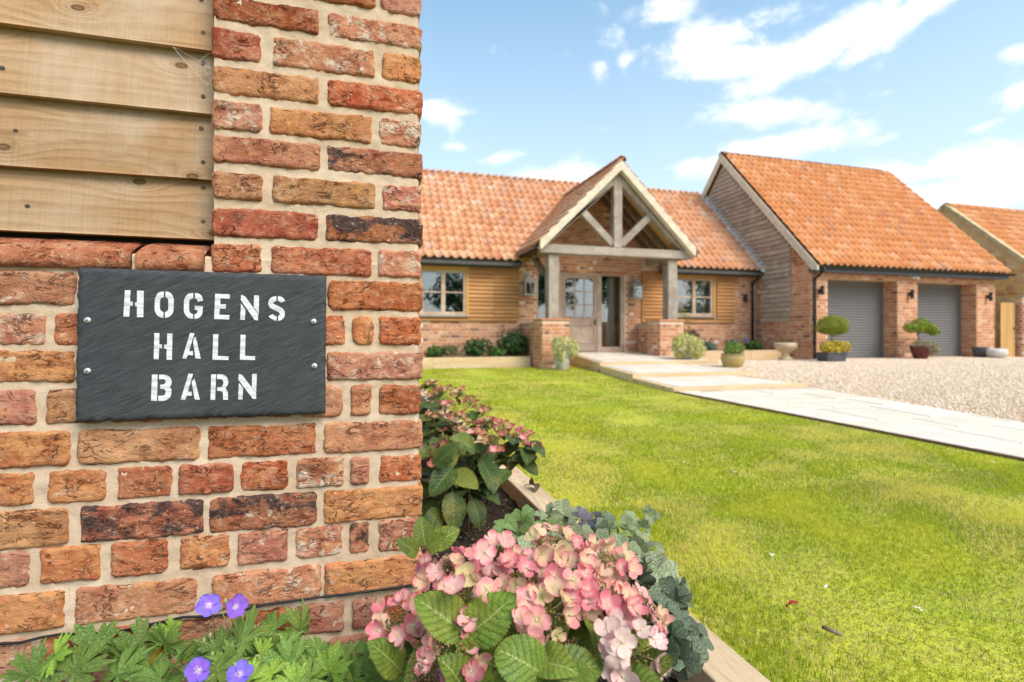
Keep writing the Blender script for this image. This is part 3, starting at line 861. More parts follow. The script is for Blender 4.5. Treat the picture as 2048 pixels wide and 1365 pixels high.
# ---------------------------------------------------------------- the brick wall with weatherboards (left foreground)
Y0 = 1.19
wall = thing('outbuilding_wall', 'red handmade brick wall with weatherboards above, carrying the slate sign', 'wall', (-0.4, 1.35, 0.0))
M_brick = m_old_brick()
M_mortar = m_mortar('lime_mortar', (0.56, 0.405, 0.265), (0.68, 0.53, 0.38))
BR = [(-0.2878, -0.0849, 1.5668, 1.6208, 'R', 0), (-0.0668, 0.1355, 1.5668, 1.6208, 'R', 0), (-0.2878, 0.0338, 1.514, 1.5668, 'R', 0), (0.0445, 0.1352, 1.514, 1.5668, 'P', 0), (-0.2878, -0.0849, 1.4398, 1.4926, 'D', 0), (-0.0668, 0.1361, 1.4398, 1.4926, 'L', 0), (-0.2896, -0.198, 1.3622, 1.424, 'D', 0), (-0.1761, 0.0317, 1.3622, 1.424, 'L', 0), (0.0466, 0.1346, 1.3622, 1.424, 'O', 0), (-0.2896, -0.0839, 1.2914, 1.3476, 'T', 0), (-0.0668, 0.1367, 1.2914, 1.3476, 'R', 0), (-0.2905, -0.1952, 1.2183, 1.2767, 'L', 0), (-0.1818, 0.0264, 1.2183, 1.2767, 'O', 0), (0.0402, 0.1341, 1.2183, 1.2767, 'L', 0), (-0.2896, -0.0819, 1.1497, 1.2059, 'T', 0), (-0.0688, 0.1371, 1.1497, 1.2059, 'B', 0), (-0.2896, -0.1942, 1.0744, 1.1306, 'T', 0), (-0.1761, 0.0317, 1.0744, 1.1306, 'T', 0), (0.0466, 0.1337, 1.0744, 1.1306, 'L', 0), (-0.2914, -0.0859, 0.999, 1.0575, 'D', 0), (-0.0708, 0.1374, 0.999, 1.0575, 'B', 0), (-0.2914, -0.1961, 0.9259, 0.9844, 'R', 0), (-0.178, 0.0264, 0.9259, 0.9844, 'R', 0), (0.0402, 0.1335, 0.9259, 0.9844, 'L', 0), (-0.6878, -0.5205, 0.8536, 0.9176, 'P', 0.004), (-0.5085, -0.3227, 0.8528, 0.9169, 'R', 0.004), (-0.3094, -0.0819, 0.8519, 0.916, 'D', 0.004), (-0.0668, 0.1375, 0.851, 0.9151, 'R', 0.004), (-0.9148, -0.6998, 0.8544, 0.9185, 'R', 0.004), (-1.1418, -0.9268, 0.8553, 0.9194, 'T', 0.004), (-1.3688, -1.1538, 0.8562, 0.9203, 'P', 0.004), (-1.5, -1.3808, 0.8569, 0.921, 'O', 0.004), (-0.6878, -0.5677, 0.7783, 0.8402, 'L', 0.004), (-0.556, -0.4761, 0.7779, 0.8397, 'R', 0.004), (-0.4638, -0.3709, 0.7775, 0.8393, 'O', 0.004), (-0.3579, -0.2595, 0.777, 0.8389, 'R', 0.004), (-0.2457, -0.1364, 0.7766, 0.8384, 'T', 0.004), (-0.1217, -0.0321, 0.7761, 0.838, 'R', 0.004), (-0.0156, 0.0296, 0.7758, 0.8376, 'O', 0.004), (0.0402, 0.1335, 0.7755, 0.8373, 'R', 0.004), (-0.8048, -0.6998, 0.7788, 0.8407, 'T', 0.004), (-0.9218, -0.8168, 0.7793, 0.8411, 'P', 0.004), (-1.0388, -0.9338, 0.7798, 0.8416, 'O', 0.004), (-1.1558, -1.0508, 0.7802, 0.8421, 'D', 0.004), (-1.2728, -1.1678, 0.7807, 0.8425, 'R', 0.004), (-1.3898, -1.2848, 0.7812, 0.843, 'T', 0.004), (-1.5, -1.4018, 0.7816, 0.8435, 'P', 0.004), (-0.6878, -0.5205, 0.7084, 0.7691, 'O', 0.0145), (-0.5085, -0.3227, 0.7057, 0.7664, 'R', 0.0145), (-0.3094, -0.0849, 0.7025, 0.7632, 'R', 0.0145), (-0.0688, 0.1374, 0.6991, 0.7599, 'L', 0.0145), (-0.9148, -0.6998, 0.7114, 0.7721, 'P', 0.0145), (-1.1418, -0.9268, 0.7146, 0.7754, 'O', 0.0145), (-1.3688, -1.1538, 0.7179, 0.7787, 'D', 0.0145), (-1.5, -1.3808, 0.7205, 0.7812, 'R', 0.0145), (-0.6878, -0.5832, 0.6302, 0.6965, 'P', 0.0145), (-0.5677, -0.4802, 0.6285, 0.6949, 'T', 0.0145), (-0.4679, -0.3709, 0.627, 0.6934, 'R', 0.0145), (-0.3579, -0.2595, 0.6254, 0.6918, 'R', 0.0145), (-0.2457, -0.1364, 0.6237, 0.69, 'D', 0.0145), (-0.1217, -0.0362, 0.6221, 0.6884, 'P', 0.0145), (-0.0197, 0.0243, 0.6209, 0.6872, 'T', 0.0145), (0.0402, 0.1337, 0.6197, 0.686, 'R', 0.0145), (-0.8048, -0.6998, 0.6318, 0.6982, 'O', 0.0145), (-0.9218, -0.8168, 0.6335, 0.6999, 'D', 0.0145), (-1.0388, -0.9338, 0.6352, 0.7016, 'R', 0.0145), (-1.1558, -1.0508, 0.6369, 0.7033, 'T', 0.0145), (-1.2728, -1.1678, 0.6386, 0.705, 'P', 0.0145), (-1.3898, -1.2848, 0.6403, 0.7067, 'O', 0.0145), (-1.5, -1.4018, 0.642, 0.7083, 'D', 0.0145), (-0.7448, -0.5292, 0.5503, 0.6167, 'O', 0.0145), (-0.5181, -0.3103, 0.5471, 0.6135, 'T', 0.0145), (-0.2968, -0.0899, 0.5439, 0.6102, 'R', 0.0145), (-0.0749, 0.1371, 0.5407, 0.607, 'T', 0.0145), (-0.9718, -0.7568, 0.5536, 0.62, 'D', 0.0145), (-1.1988, -0.9838, 0.5569, 0.6233, 'R', 0.0145), (-1.4258, -1.2108, 0.5602, 0.6266, 'T', 0.0145), (-1.5, -1.4378, 0.5624, 0.6287, 'P', 0.0145), (-0.6805, -0.587, 0.4795, 0.5413, 'O', 0.0145), (-0.5661, -0.472, 0.4778, 0.5396, 'O', 0.0145), (-0.4547, -0.3605, 0.4762, 0.538, 'T', 0.0145), (-0.3492, -0.2494, 0.4746, 0.5365, 'D', 0.0145), (-0.2374, -0.1462, 0.4731, 0.5349, 'R', 0.0145), (-0.1296, -0.0342, 0.4715, 0.5333, 'L', 0.0145), (-0.0197, 0.02, 0.4703, 0.5321, 'P', 0.0145), (0.0402, 0.1341, 0.469, 0.5308, 'R', 0.0145), (-0.7975, -0.6925, 0.4811, 0.5429, 'R', 0.0145), (-0.9145, -0.8095, 0.4828, 0.5446, 'T', 0.0145), (-1.0315, -0.9265, 0.4845, 0.5463, 'P', 0.0145), (-1.1485, -1.0435, 0.4862, 0.548, 'O', 0.0145), (-1.2655, -1.1605, 0.4879, 0.5497, 'D', 0.0145), (-1.3825, -1.2775, 0.4896, 0.5514, 'R', 0.0145), (-1.4995, -1.3945, 0.4913, 0.5531, 'T', 0.0145), (-0.7448, -0.5324, 0.3997, 0.4705, 'T', 0.0145), (-0.5141, -0.3049, 0.3964, 0.4672, 'B', 0.0145), (-0.295, -0.0879, 0.3932, 0.4641, 'B', 0.0145), (-0.0749, 0.1366, 0.39, 0.4608, 'O', 0.0145), (-0.9718, -0.7568, 0.403, 0.4738, 'T', 0.0145), (-1.1988, -0.9838, 0.4063, 0.4771, 'P', 0.0145), (-1.4258, -1.2108, 0.4096, 0.4804, 'O', 0.0145), (-1.5, -1.4378, 0.4117, 0.4826, 'D', 0.0145), (-0.6878, -0.5916, 0.3289, 0.3963, 'P', 0.0145), (-0.5785, -0.4826, 0.3273, 0.3948, 'O', 0.0145), (-0.4638, -0.3675, 0.3256, 0.3931, 'R', 0.0145), (-0.3474, -0.2568, 0.324, 0.3914, 'O', 0.0145), (-0.2411, -0.1462, 0.3224, 0.3899, 'P', 0.0145), (-0.1315, -0.0362, 0.3208, 0.3883, 'L', 0.0145), (-0.0218, 0.02, 0.3196, 0.3871, 'B', 0.0145), (0.0402, 0.1346, 0.3183, 0.3858, 'P', 0.0145), (-0.8048, -0.6998, 0.3305, 0.398, 'P', 0.0145), (-0.9218, -0.8168, 0.3322, 0.3997, 'O', 0.0145), (-1.0388, -0.9338, 0.3339, 0.4014, 'D', 0.0145), (-1.1558, -1.0508, 0.3356, 0.4031, 'R', 0.0145), (-1.2728, -1.1678, 0.3373, 0.4048, 'T', 0.0145), (-1.3898, -1.2848, 0.339, 0.4065, 'P', 0.0145), (-1.5, -1.4018, 0.3406, 0.4081, 'O', 0.0145), (-0.7518, -0.5395, 0.2435, 0.3143, 'O', 0.0145), (-0.5245, -0.3156, 0.2402, 0.3111, 'T', 0.0145), (-0.2896, -0.0789, 0.2368, 0.3077, 'L', 0.0145), (-0.0729, 0.1361, 0.2337, 0.3045, 'O', 0.0145), (-0.9788, -0.7638, 0.2468, 0.3176, 'O', 0.0145), (-1.2058, -0.9908, 0.2501, 0.3209, 'D', 0.0145), (-1.4328, -1.2178, 0.2534, 0.3242, 'R', 0.0145), (-1.5, -1.4448, 0.2555, 0.3263, 'T', 0.0145), (-0.7022, -0.5908, 0.1659, 0.2312, 'P', 0.0145), (-0.5793, -0.4834, 0.1643, 0.2295, 'R', 0.0145), (-0.4679, -0.3623, 0.1626, 0.2278, 'R', 0.0145), (-0.3492, -0.2457, 0.1609, 0.2261, 'P', 0.0145), (-0.2337, -0.1354, 0.1592, 0.2245, 'R', 0.0145), (-0.1315, -0.0321, 0.1578, 0.223, 'P', 0.0145), (-0.0176, 0.0338, 0.1564, 0.2217, 'P', 0.0145), (0.0487, 0.1352, 0.1552, 0.2204, 'R', 0.0145), (-0.8192, -0.7142, 0.1677, 0.2329, 'D', 0.0145), (-0.9362, -0.8312, 0.1694, 0.2346, 'R', 0.0145), (-1.0532, -0.9482, 0.1711, 0.2363, 'T', 0.0145), (-1.1702, -1.0652, 0.1728, 0.238, 'P', 0.0145), (-1.2872, -1.1822, 0.1745, 0.2397, 'O', 0.0145), (-1.4042, -1.2992, 0.1762, 0.2414, 'D', 0.0145), (-1.5, -1.4162, 0.1777, 0.2429, 'R', 0.0145), (-0.7518, -0.5395, 0.0805, 0.1513, 'T', 0.0145), (-0.5245, -0.3156, 0.0772, 0.148, 'P', 0.0145), (-0.2896, -0.0789, 0.0738, 0.1446, 'T', 0.0145), (-0.0668, 0.1354, 0.0706, 0.1415, 'P', 0.0145), (-0.9788, -0.7638, 0.0837, 0.1546, 'R', 0.0145), (-1.2058, -0.9908, 0.087, 0.1579, 'T', 0.0145), (-1.4328, -1.2178, 0.0903, 0.1612, 'P', 0.0145), (-1.5, -1.4448, 0.0925, 0.1633, 'O', 0.0145), (-0.7022, -0.5908, -0.0005, 0.067, 'P', 0.0145), (-0.5793, -0.4834, -0.0021, 0.0653, 'R', 0.0145), (-0.4679, -0.3623, -0.0038, 0.0636, 'R', 0.0145), (-0.3492, -0.2457, -0.0055, 0.0619, 'P', 0.0145), (-0.2337, -0.1354, -0.0072, 0.0603, 'R', 0.0145), (-0.1315, -0.0321, -0.0087, 0.0588, 'P', 0.0145), (-0.0176, 0.1359, -0.0107, 0.0568, 'P', 0.0145), (-0.8192, -0.7142, 0.0013, 0.0687, 'T', 0.0145), (-0.9362, -0.8312, 0.003, 0.0704, 'P', 0.0145), (-1.0532, -0.9482, 0.0047, 0.0721, 'O', 0.0145), (-1.1702, -1.0652, 0.0064, 0.0738, 'D', 0.0145), (-1.2872, -1.1822, 0.0081, 0.0755, 'R', 0.0145), (-1.4042, -1.2992, 0.0098, 0.0772, 'T', 0.0145), (-1.5, -1.4162, 0.0113, 0.0788, 'P', 0.0145), (-0.2885, -0.21, 1.6348, 1.6928, 'R', 0), (-0.198, 0.02, 1.6348, 1.6928, 'R', 0), (0.032, 0.1355, 1.6348, 1.6928, 'R', 0), (-0.2885, -0.12, 1.7058, 1.7638, 'R', 0), (-0.108, 0.1355, 1.7058, 1.7638, 'R', 0)]
COL = {'R': (0.40, 0.098, 0.042), 'D': (0.34, 0.072, 0.034), 'T': (0.38, 0.135, 0.065), 'O': (0.43, 0.125, 0.046), 'P': (0.39, 0.14, 0.09), 'B': (0.33, 0.09, 0.045), 'L': (0.42, 0.14, 0.08)}
PAT = {'R': (0.0, 0.1, 0.25), 'D': (0.1, 0.0, 0.1), 'T': (0.0, 0.25, 0.35), 'O': (0.0, 0.85, 0.3), 'P': (0.0, 0.1, 0.5), 'B': (0.85, 0.2, 0.35), 'L': (0.0, 0.25, 1.0)}


def brick_mesh(wd, ht, dp, seed, step=0.0047):
    """a worn handmade brick: uneven cracked face (towards -Y), rounded corners, nibbled arrises, plain sides"""
    nx = max(6, int(wd / step)); nz = max(6, int(ht / step))
    so = Vector((seed * 3.17, seed * 1.31, seed * 0.77))
    vs = []
    rr = 0.0055
    rc = 0.009 + 0.004 * math.sin(seed * 2.3)
    ang = 0.25 * math.sin(seed * 5.1)
    ca, sa = math.cos(ang), math.sin(ang)
    for j in range(nz + 1):
        v = j / nz * 2 - 1
        z = v * ht / 2
        for i in range(nx + 1):
            u = i / nx * 2 - 1
            x = u * wd / 2
            ex = wd / 2 - abs(x); ez = ht / 2 - abs(z)
            x2, z2 = x, z
            if ex < rc and ez < rc:
                a, c = rc - ex, rc - ez
                k = max(a, c) / math.hypot(a, c)
                x2 = math.copysign(wd / 2 - rc + a * k, x); z2 = math.copysign(ht / 2 - rc + c * k, z)
            nb = noise.noise(so + Vector((x * 21, 3, z * 21)))
            nb2 = noise.noise(so + Vector((x * 70, 9, z * 70)))
            w8 = abs(u) ** 10; v4 = abs(v) ** 5
            x2 -= math.copysign((0.0050 * (nb + 0.05) + 0.0028 * nb2) * w8, x)
            z2 -= math.copysign((0.0056 * (nb - 0.15) + 0.0032 * nb2) * v4, z)
            e = 0.0
            if ex < rr: e += (rr - ex) ** 2 / rr
            if ez < rr: e += (rr - ez) ** 2 / rr
            px, pz_ = x * ca - z * sa, x * sa + z * ca
            f1 = noise.fractal(so + Vector((x * 36, 1, z * 48)), 0.7, 2.0, 4)
            ck = abs(noise.noise(so + Vector((px * 15 + 0.6 * f1, 4, pz_ * 40 + 0.6 * f1))))
            d = 0.0026 * f1 + 0.0024 * noise.noise(so + Vector((x * 11, 5, z * 14)))
            if ck < 0.07 and nb > -0.15: d += 0.0030 * (1 - ck / 0.07)
            vs.append((x2, -dp / 2 + min(0.007, e) + d, z2))
    W = nx + 1
    fs = [(j * W + i, j * W + i + 1, (j + 1) * W + i + 1, (j + 1) * W + i) for j in range(nz) for i in range(nx)]
    # plain back edge loop
    ring = [i for i in range(nx + 1)] + [j * W + nx for j in range(1, nz + 1)] + [nz * W + i for i in range(nx - 1, -1, -1)] + [j * W for j in range(nz - 1, 0, -1)]
    b0 = len(vs)
    for i in ring:
        x, _, z = vs[i]
        vs.append((x, dp / 2, z))
    n = len(ring)
    fs += [(ring[(k + 1) % n], ring[k], b0 + k, b0 + (k + 1) % n) for k in range(n)]
    fs += [tuple(b0 + k for k in range(n))]
    me = bpy.data.meshes.new('brick')
    me.from_pydata(vs, [], fs)
    me.materials.append(M_brick)
    me.polygons.foreach_set('use_smooth', [True] * (len(me.polygons) - 1) + [False])
    return me


def shade_of(code, r_):
    c = COL[code]
    k = r_.uniform(0.86, 1.14)
    return (c[0] * k, c[1] * k * r_.uniform(0.9, 1.12), c[2] * k * r_.uniform(0.88, 1.15), 1)


def place_brick(x0, x1, z0, z1, code, i, tilt=0.0, depth=0.10, yf=Y0, nm='brick'):
    o = link(nm, brick_mesh(x1 - x0, z1 - z0, depth, i + 1), wall, ((x0 + x1) / 2, yf + depth / 2 + rnd.uniform(-0.0015, 0.0025), (z0 + z1) / 2),
             Matrix.Rotation(tilt, 3, 'Y') @ Matrix.Rotation(rnd.uniform(-0.012, 0.012), 3, 'Z'))
    o.color = shade_of(code, rnd)
    bu, oc, li = PAT[code]
    o['burnt'] = float(bu); o['ochre'] = float(oc); o['lime'] = float(li + rnd.uniform(-0.1, 0.15))
    return o


for i, (x0, x1, z0, z1, code, tl) in enumerate(BR):
    place_brick(x0 - 0.001, x1 + (0.001 if x1 < 0.13 else 0), z0 - 0.0018, z1 + 0.0018, code, i, tl)

# returned side of the pier (faces +X), seen when one steps to the side
XC = BR[0][1] if False else 0.1355
for j in range(21):
    zc = 0.14 + j * 0.0727
    segs = ((0.102, 0.205), (0.215, 0.43)) if j % 2 else ((0.102, 0.315), (0.325, 0.43))
    for (a, b_) in segs:
        me = brick_mesh(b_ - a, 0.062, 0.08, 400 + j, 0.012)
        o = link('brick', me, wall, (XC - 0.04, Y0 + (a + b_) / 2, zc), Matrix.Rotation(R(90), 3, 'Z'))
        o.color = shade_of(rnd.choice('RRDTOP'), rnd)
        o['burnt'] = 0.0; o['ochre'] = 0.2; o['lime'] = 0.3

# mortar body: uneven face a few millimetres behind the brick faces
def mortar_sheet(x0, x1, z0, z1, yb, step=0.0055):
    nx = int((x1 - x0) / step); nz = int((z1 - z0) / step)
    vs = []
    for j in range(nz + 1):
        for i in range(nx + 1):
            x = lerp(x0, x1, i / nx); z = lerp(z0, z1, j / nz)
            d = 0.0028 * noise.fractal(Vector((x * 30, 7, z * 30)), 0.8, 2.0, 4) + 0.0012 * noise.noise(Vector((x * 130, 2, z * 130)))
            vs.append((x, Y0 + 0.0062 + d + (0.006 if i == nx else 0), z))
    W = nx + 1
    fs = [(j * W + i, j * W + i + 1, (j + 1) * W + i + 1, (j + 1) * W + i) for j in range(nz) for i in range(nx)]
    b0 = len(vs)
    vs += [(x0, yb, z0), (x1, yb, z0), (x1, yb, z1), (x0, yb, z1)]
    fs += [(b0 + 3, b0 + 2, b0 + 1, b0)]
    right = [j * W + nx for j in range(nz + 1)]
    fs.append(tuple(right[::-1] + [b0 + 1, b0 + 2])[::-1])
    top = [nz * W + i for i in range(nx + 1)]
    fs.append(tuple(top[::-1] + [b0 + 3, b0 + 2])[::-1])
    left = [j * W for j in range(nz + 1)]
    fs.append(tuple(left + [b0 + 3, b0])[::-1])
    b = MB(); b.add(vs, fs)
    return b.build('mortar', M_mortar, wall, smooth=True)


XL = -0.2905          # left edge of the pier
ZP = 0.9866          # top of the lower wall under the boards
mortar_sheet(-1.5, XC - 0.007, -0.1, ZP - 0.03, Y0 + 0.42)
mortar_sheet(XL + 0.005, XC - 0.007, ZP - 0.03, 1.72, Y0 + 0.42)

# plinth bricks with a sloping top under the boards
for i, (x0, x1) in enumerate([(-1.2, -0.7165), (-0.7094, -0.4289), (-0.4213, -0.3022)]):
    n = max(8, int((x1 - x0) / 0.012))
    prof = [(Y0 + 0.085, 0.925), (Y0 - 0.002, 0.925), (Y0 - 0.003, 0.94), (Y0 - 0.001, 0.956), (Y0 + 0.004, 0.962), (Y0 + 0.03, 0.975), (Y0 + 0.06, 0.987), (Y0 + 0.085, 0.992)]
    vs = []
    for k in range(n + 1):
        x = lerp(x0, x1, k / n)
        for (py, pz) in prof:
            e = 0.003 * noise.noise(Vector((x * 40, py * 40, pz * 60 + i))) + 0.002 * noise.noise(Vector((x * 110, py * 110, pz * 130)))
            vs.append((x + (0.002 * noise.noise(Vector((py * 90, pz * 90, k))) if k in (0, n) else 0), py + e, pz + e * 0.8 - (0.003 if k in (0, n) else 0)))
    L_ = len(prof)
    fs = [(k * L_ + a, (k + 1) * L_ + a, (k + 1) * L_ + a + 1, k * L_ + a + 1) for k in range(n) for a in range(L_ - 1)]
    fs += [tuple(range(L_ - 1, -1, -1)), tuple(n * L_ + a for a in range(L_))]
    b = MB(); b.add(vs, fs)
    o = b.build('plinth_brick', M_brick, wall, ((x0 + x1) / 2, Y0, 0.95), smooth=True)
    o.color = (0.35, 0.095, 0.048, 1)
    o['burnt'] = 0.1; o['ochre'] = 0.1; o['lime'] = 0.1
b = MB(); b.box(-1.5, XL, Y0 + 0.012, Y0 + 0.3, 0.93, 0.958); b.build('mortar', M_mortar, wall)

# feather-edged boards, nailed at the right-hand end
M_board = m_wood('weathered_board', (0.385, 0.22, 0.102), (0.475, 0.305, 0.162), (0.235, 0.125, 0.052), 'x', grey=(0.50, 0.375, 0.26), saw=1.1, knots=0.85)
M_nail = m_plain('nail', (0.10, 0.07, 0.055), 0.5, 0.4, 0.6)
YB = Y0 + 0.045
for i, zb in enumerate((0.998, 1.123, 1.261, 1.395, 1.53, 1.665)):
    zt = zb + 0.175
    b = MB()
    n = 40
    vs = []
    for k in range(n + 1):
        x = lerp(-1.5, XL - 0.003, k / n)
        wv = 0.0022 * noise.noise(Vector((x * 3, i * 7.7, 1))) + 0.0008 * noise.noise(Vector((x * 22, i * 3.3, 4)))
        vs += [(x, YB + wv, zb + wv), (x, YB + 0.030, zb + 0.001 + wv), (x, YB + 0.036, zt), (x, YB + 0.027, zt), (x, YB + 0.012 + wv, zb + 0.09), (x, YB + 0.0015 + wv, zb + 0.004 + wv)]
    fs = [(k * 6 + a, (k + 1) * 6 + a, (k + 1) * 6 + (a + 1) % 6, k * 6 + (a + 1) % 6) for k in range(n) for a in range(6)]
    fs += [tuple(range(5, -1, -1)), tuple(n * 6 + a for a in range(6))]
    b.add([(x, y_, z) for x, y_, z in vs], [f[::-1] for f in fs])
    o = b.build('weatherboard', M_board, wall, (-0.6, YB, zb))
    for (nx_, nz_) in ((XL - 0.026, zb + 0.038), (XL - 0.028 - 0.004 * (i % 2), zb + 0.112), (XL - 0.33 - 0.02 * (i % 3), zb + 0.05 + 0.02 * (i % 2))):
        nb = MB()
        yn = YB + 0.0002 + (nz_ - zb) * 0.122
        vsn = [(nx_ + 0.0044 * math.cos(a * PI / 4), yn - 0.0005, nz_ + 0.0040 * math.sin(a * PI / 4)) for a in range(8)] + [(nx_ + 0.0044 * math.cos(a * PI / 4), yn + 0.006, nz_ + 0.0040 * math.sin(a * PI / 4)) for a in range(8)]
        nb.add(vsn, [tuple(range(8))] + [(a, (a + 1) % 8, 8 + (a + 1) % 8, 8 + a) for a in range(8)])
        nb.build('nail', M_nail, o, (nx_, yn, nz_))
b = MB(); b.box(-1.5, XL - 0.002, YB + 0.04, YB + 0.10, 0.96, 1.84); b.build('backing', m_plain('backing_dark', (0.03, 0.025, 0.02), 0.9), wall)
# boarded flank running back along the bed
b = MB(); b.box(-1.5, XC - 0.07, Y0 + 0.425, 5.2, -0.1, 1.7); b.build('flank', M_board, wall)

M_flank = m_wood('flank_board', (0.41, 0.24, 0.115), (0.51, 0.335, 0.185), (0.25, 0.135, 0.058), 'y', grey=(0.52, 0.395, 0.275), saw=0.8)
for i in range(13):
    zb = 0.10 + 0.125 * i
    xw = XC - 0.07
    b = MB()
    b.add([(xw + 0.034, Y0 + 0.43, zb), (xw + 0.034, 5.15, zb), (xw + 0.002, 5.15, zb), (xw + 0.002, Y0 + 0.43, zb), (xw + 0.012, Y0 + 0.43, zb + 0.16), (xw + 0.012, 5.15, zb + 0.16), (xw + 0.002, 5.15, zb + 0.16), (xw + 0.002, Y0 + 0.43, zb + 0.16)],
          [(0, 3, 2, 1), (4, 5, 6, 7), (0, 1, 5, 4), (1, 2, 6, 5), (2, 3, 7, 6), (3, 0, 4, 7)])
    b.build('weatherboard', M_flank, wall, (xw, 3.3, zb))

# black cable sagging along a bed joint near the ground
cb = MB()
pts = [(-1.4, 1.184, 0.2524), (-0.633, 1.184, 0.2324), (-0.6031, 1.184, 0.2294), (-0.5725, 1.184, 0.2337), (-0.5415, 1.184, 0.2353), (-0.5059, 1.184, 0.2305), (-0.4696, 1.184, 0.2248), (-0.4408, 1.184, 0.226), (-0.4032, 1.184, 0.2308), (-0.3691, 1.184, 0.2334), (-0.3387, 1.184, 0.2367), (-0.2899, 1.184, 0.2314), (-0.2445, 1.184, 0.2307), (-0.2241, 1.184, 0.2359), (-0.1885, 1.184, 0.24), (-0.1406, 1.184, 0.2405), (-0.0815, 1.184, 0.2406), (-0.0206, 1.184, 0.2396), (0.021, 1.184, 0.2393), (0.0742, 1.184, 0.2398), (0.1266, 1.184, 0.2417)]
cb.tube(pts, 0.0026, 6)
o = cb.build('cable', m_plain('cable_black', (0.012, 0.012, 0.014), 0.5, 0.4), None, pts[0], smooth=True)
tag(o, 'thin black cable running along a mortar joint low on the brick wall', 'cable')

# cobwebs in the corner where the boards meet the pier
cw = MB()
c0 = Vector((XL - 0.004, Y0 + 0.012, 1.345))
for i in range(15):
    a = c0 + Vector((rnd.uniform(-0.012, 0.003), rnd.uniform(-0.004, 0.02), rnd.uniform(-0.035, 0.035)))
    e = c0 + Vector((-rnd.uniform(0.01, 0.10) * rnd.random() - 0.006, 0.02 + rnd.uniform(0, 0.012), rnd.uniform(-0.02, 0.052)))
    mid = (a + e) / 2 + Vector((0, -0.003, -0.006 * rnd.random()))
    cw.tube([a, mid, e], 0.00018 if i > 5 else 0.00035, 3, False)
o = cw.build('cobweb', m_plain('web', (0.62, 0.58, 0.50), 0.9), None, c0)
tag(o, 'wispy dusty cobweb in the corner between the boards and the brick pier', 'cobweb')

# ---------------------------------------------------------------- slate sign
SC = [(-0.5069, 0.9242), (-0.0685, 0.9218), (-0.0705, 0.631), (-0.5116, 0.6339)]      # corners: top-left, top-right, bottom-right, bottom-left
YS = 1.168
def m_slate():
    m_, t, b = mat('slate')
    v = t.n('ShaderNodeTexCoord').outputs['Object']
    g = t.mapping(t.mapping(v, rot=(0, 0.42, 0)), (9, 30, 95))
    a = t.noise(g, 2.6, 8, 0.68, 0.9)
    f_ = t.noise(v, 300, 3, 0.7)
    c = t.mix(t.sm(a, 0.3, 0.7), (0.026, 0.029, 0.031), (0.066, 0.070, 0.073))
    c = t.mix(t.sm(a, 0.64, 0.74, 0, 0.5), c, (0.14, 0.14, 0.14))
    c = t.mix(t.sm(f_, 0.66, 0.78, 0, 0.45), c, (0.26, 0.26, 0.26))
    c = t.mix(t.sm(t.noise(v, 5, 4), 0.52, 0.75, 0, 0.4), c, (0.10, 0.10, 0.095))
    t.set(b, 'Base Color', c)
    b.inputs['Roughness'].default_value = 0.62
    b.inputs['Specular IOR Level'].default_value = 0.35
    bump(t, b, t.m('ADD', a, t.m('MULTIPLY', f_, 0.2)), 0.5, 0.003)
    return m_


M_slate = m_slate()
cx = sum(p[0] for p in SC) / 4; cz = sum(p[1] for p in SC) / 4
sign = thing('name_sign', 'dark slate name plate lettered HOGENS HALL BARN, screwed to the brick wall', 'sign', (cx, YS, cz))
nx, nz = 110, 70
vs = []
for j in range(nz + 1):
    for i in range(nx + 1):
        u, v = i / nx, j / nz
        a = (lerp(SC[3][0], SC[2][0], u), lerp(SC[3][1], SC[2][1], u)); b_ = (lerp(SC[0][0], SC[1][0], u), lerp(SC[0][1], SC[1][1], u))
        x, z = lerp(a[0], b_[0], v), lerp(a[1], b_[1], v)
        ed = min(u * 0.44, (1 - u) * 0.44, v * 0.29, (1 - v) * 0.29)
        nb = noise.fractal(Vector((x * 60, 1, z * 60)), 0.7, 2.0, 3)
        if ed < 0.0005:
            if v < 0.001: z += 0.0022 * nb
            if v > 0.999: z += 0.0012 * nb
            if u < 0.001 or u > 0.999: x += 0.0013 * nb
        d = 0.0003 * noise.fractal(Vector((x * 14 + z * 9, 3, z * 60 - x * 36)), 0.8, 2.0, 3)
        chip = max(0.0, 0.0065 + 0.005 * nb - ed)
        d += chip * (0.75 if v < 0.5 else 0.6)
        vs.append((x, YS + d, z))
W = nx + 1
fs = [(j * W + i, j * W + i + 1, (j + 1) * W + i + 1, (j + 1) * W + i) for j in range(nz) for i in range(nx)]
ring = [i for i in range(nx + 1)] + [j * W + nx for j in range(1, nz + 1)] + [nz * W + i for i in range(nx - 1, -1, -1)] + [j * W for j in range(nz - 1, 0, -1)]
b0 = len(vs)
vs += [(vs[i][0], YS + 0.0135, vs[i][2]) for i in ring]
n = len(ring)
fs += [(ring[(k + 1) % n], ring[k], b0 + k, b0 + (k + 1) % n) for k in range(n)] + [tuple(b0 + k for k in range(n))]
b = MB(); b.add(vs, fs)
b.build('slate_plate', M_slate, sign, smooth=True)

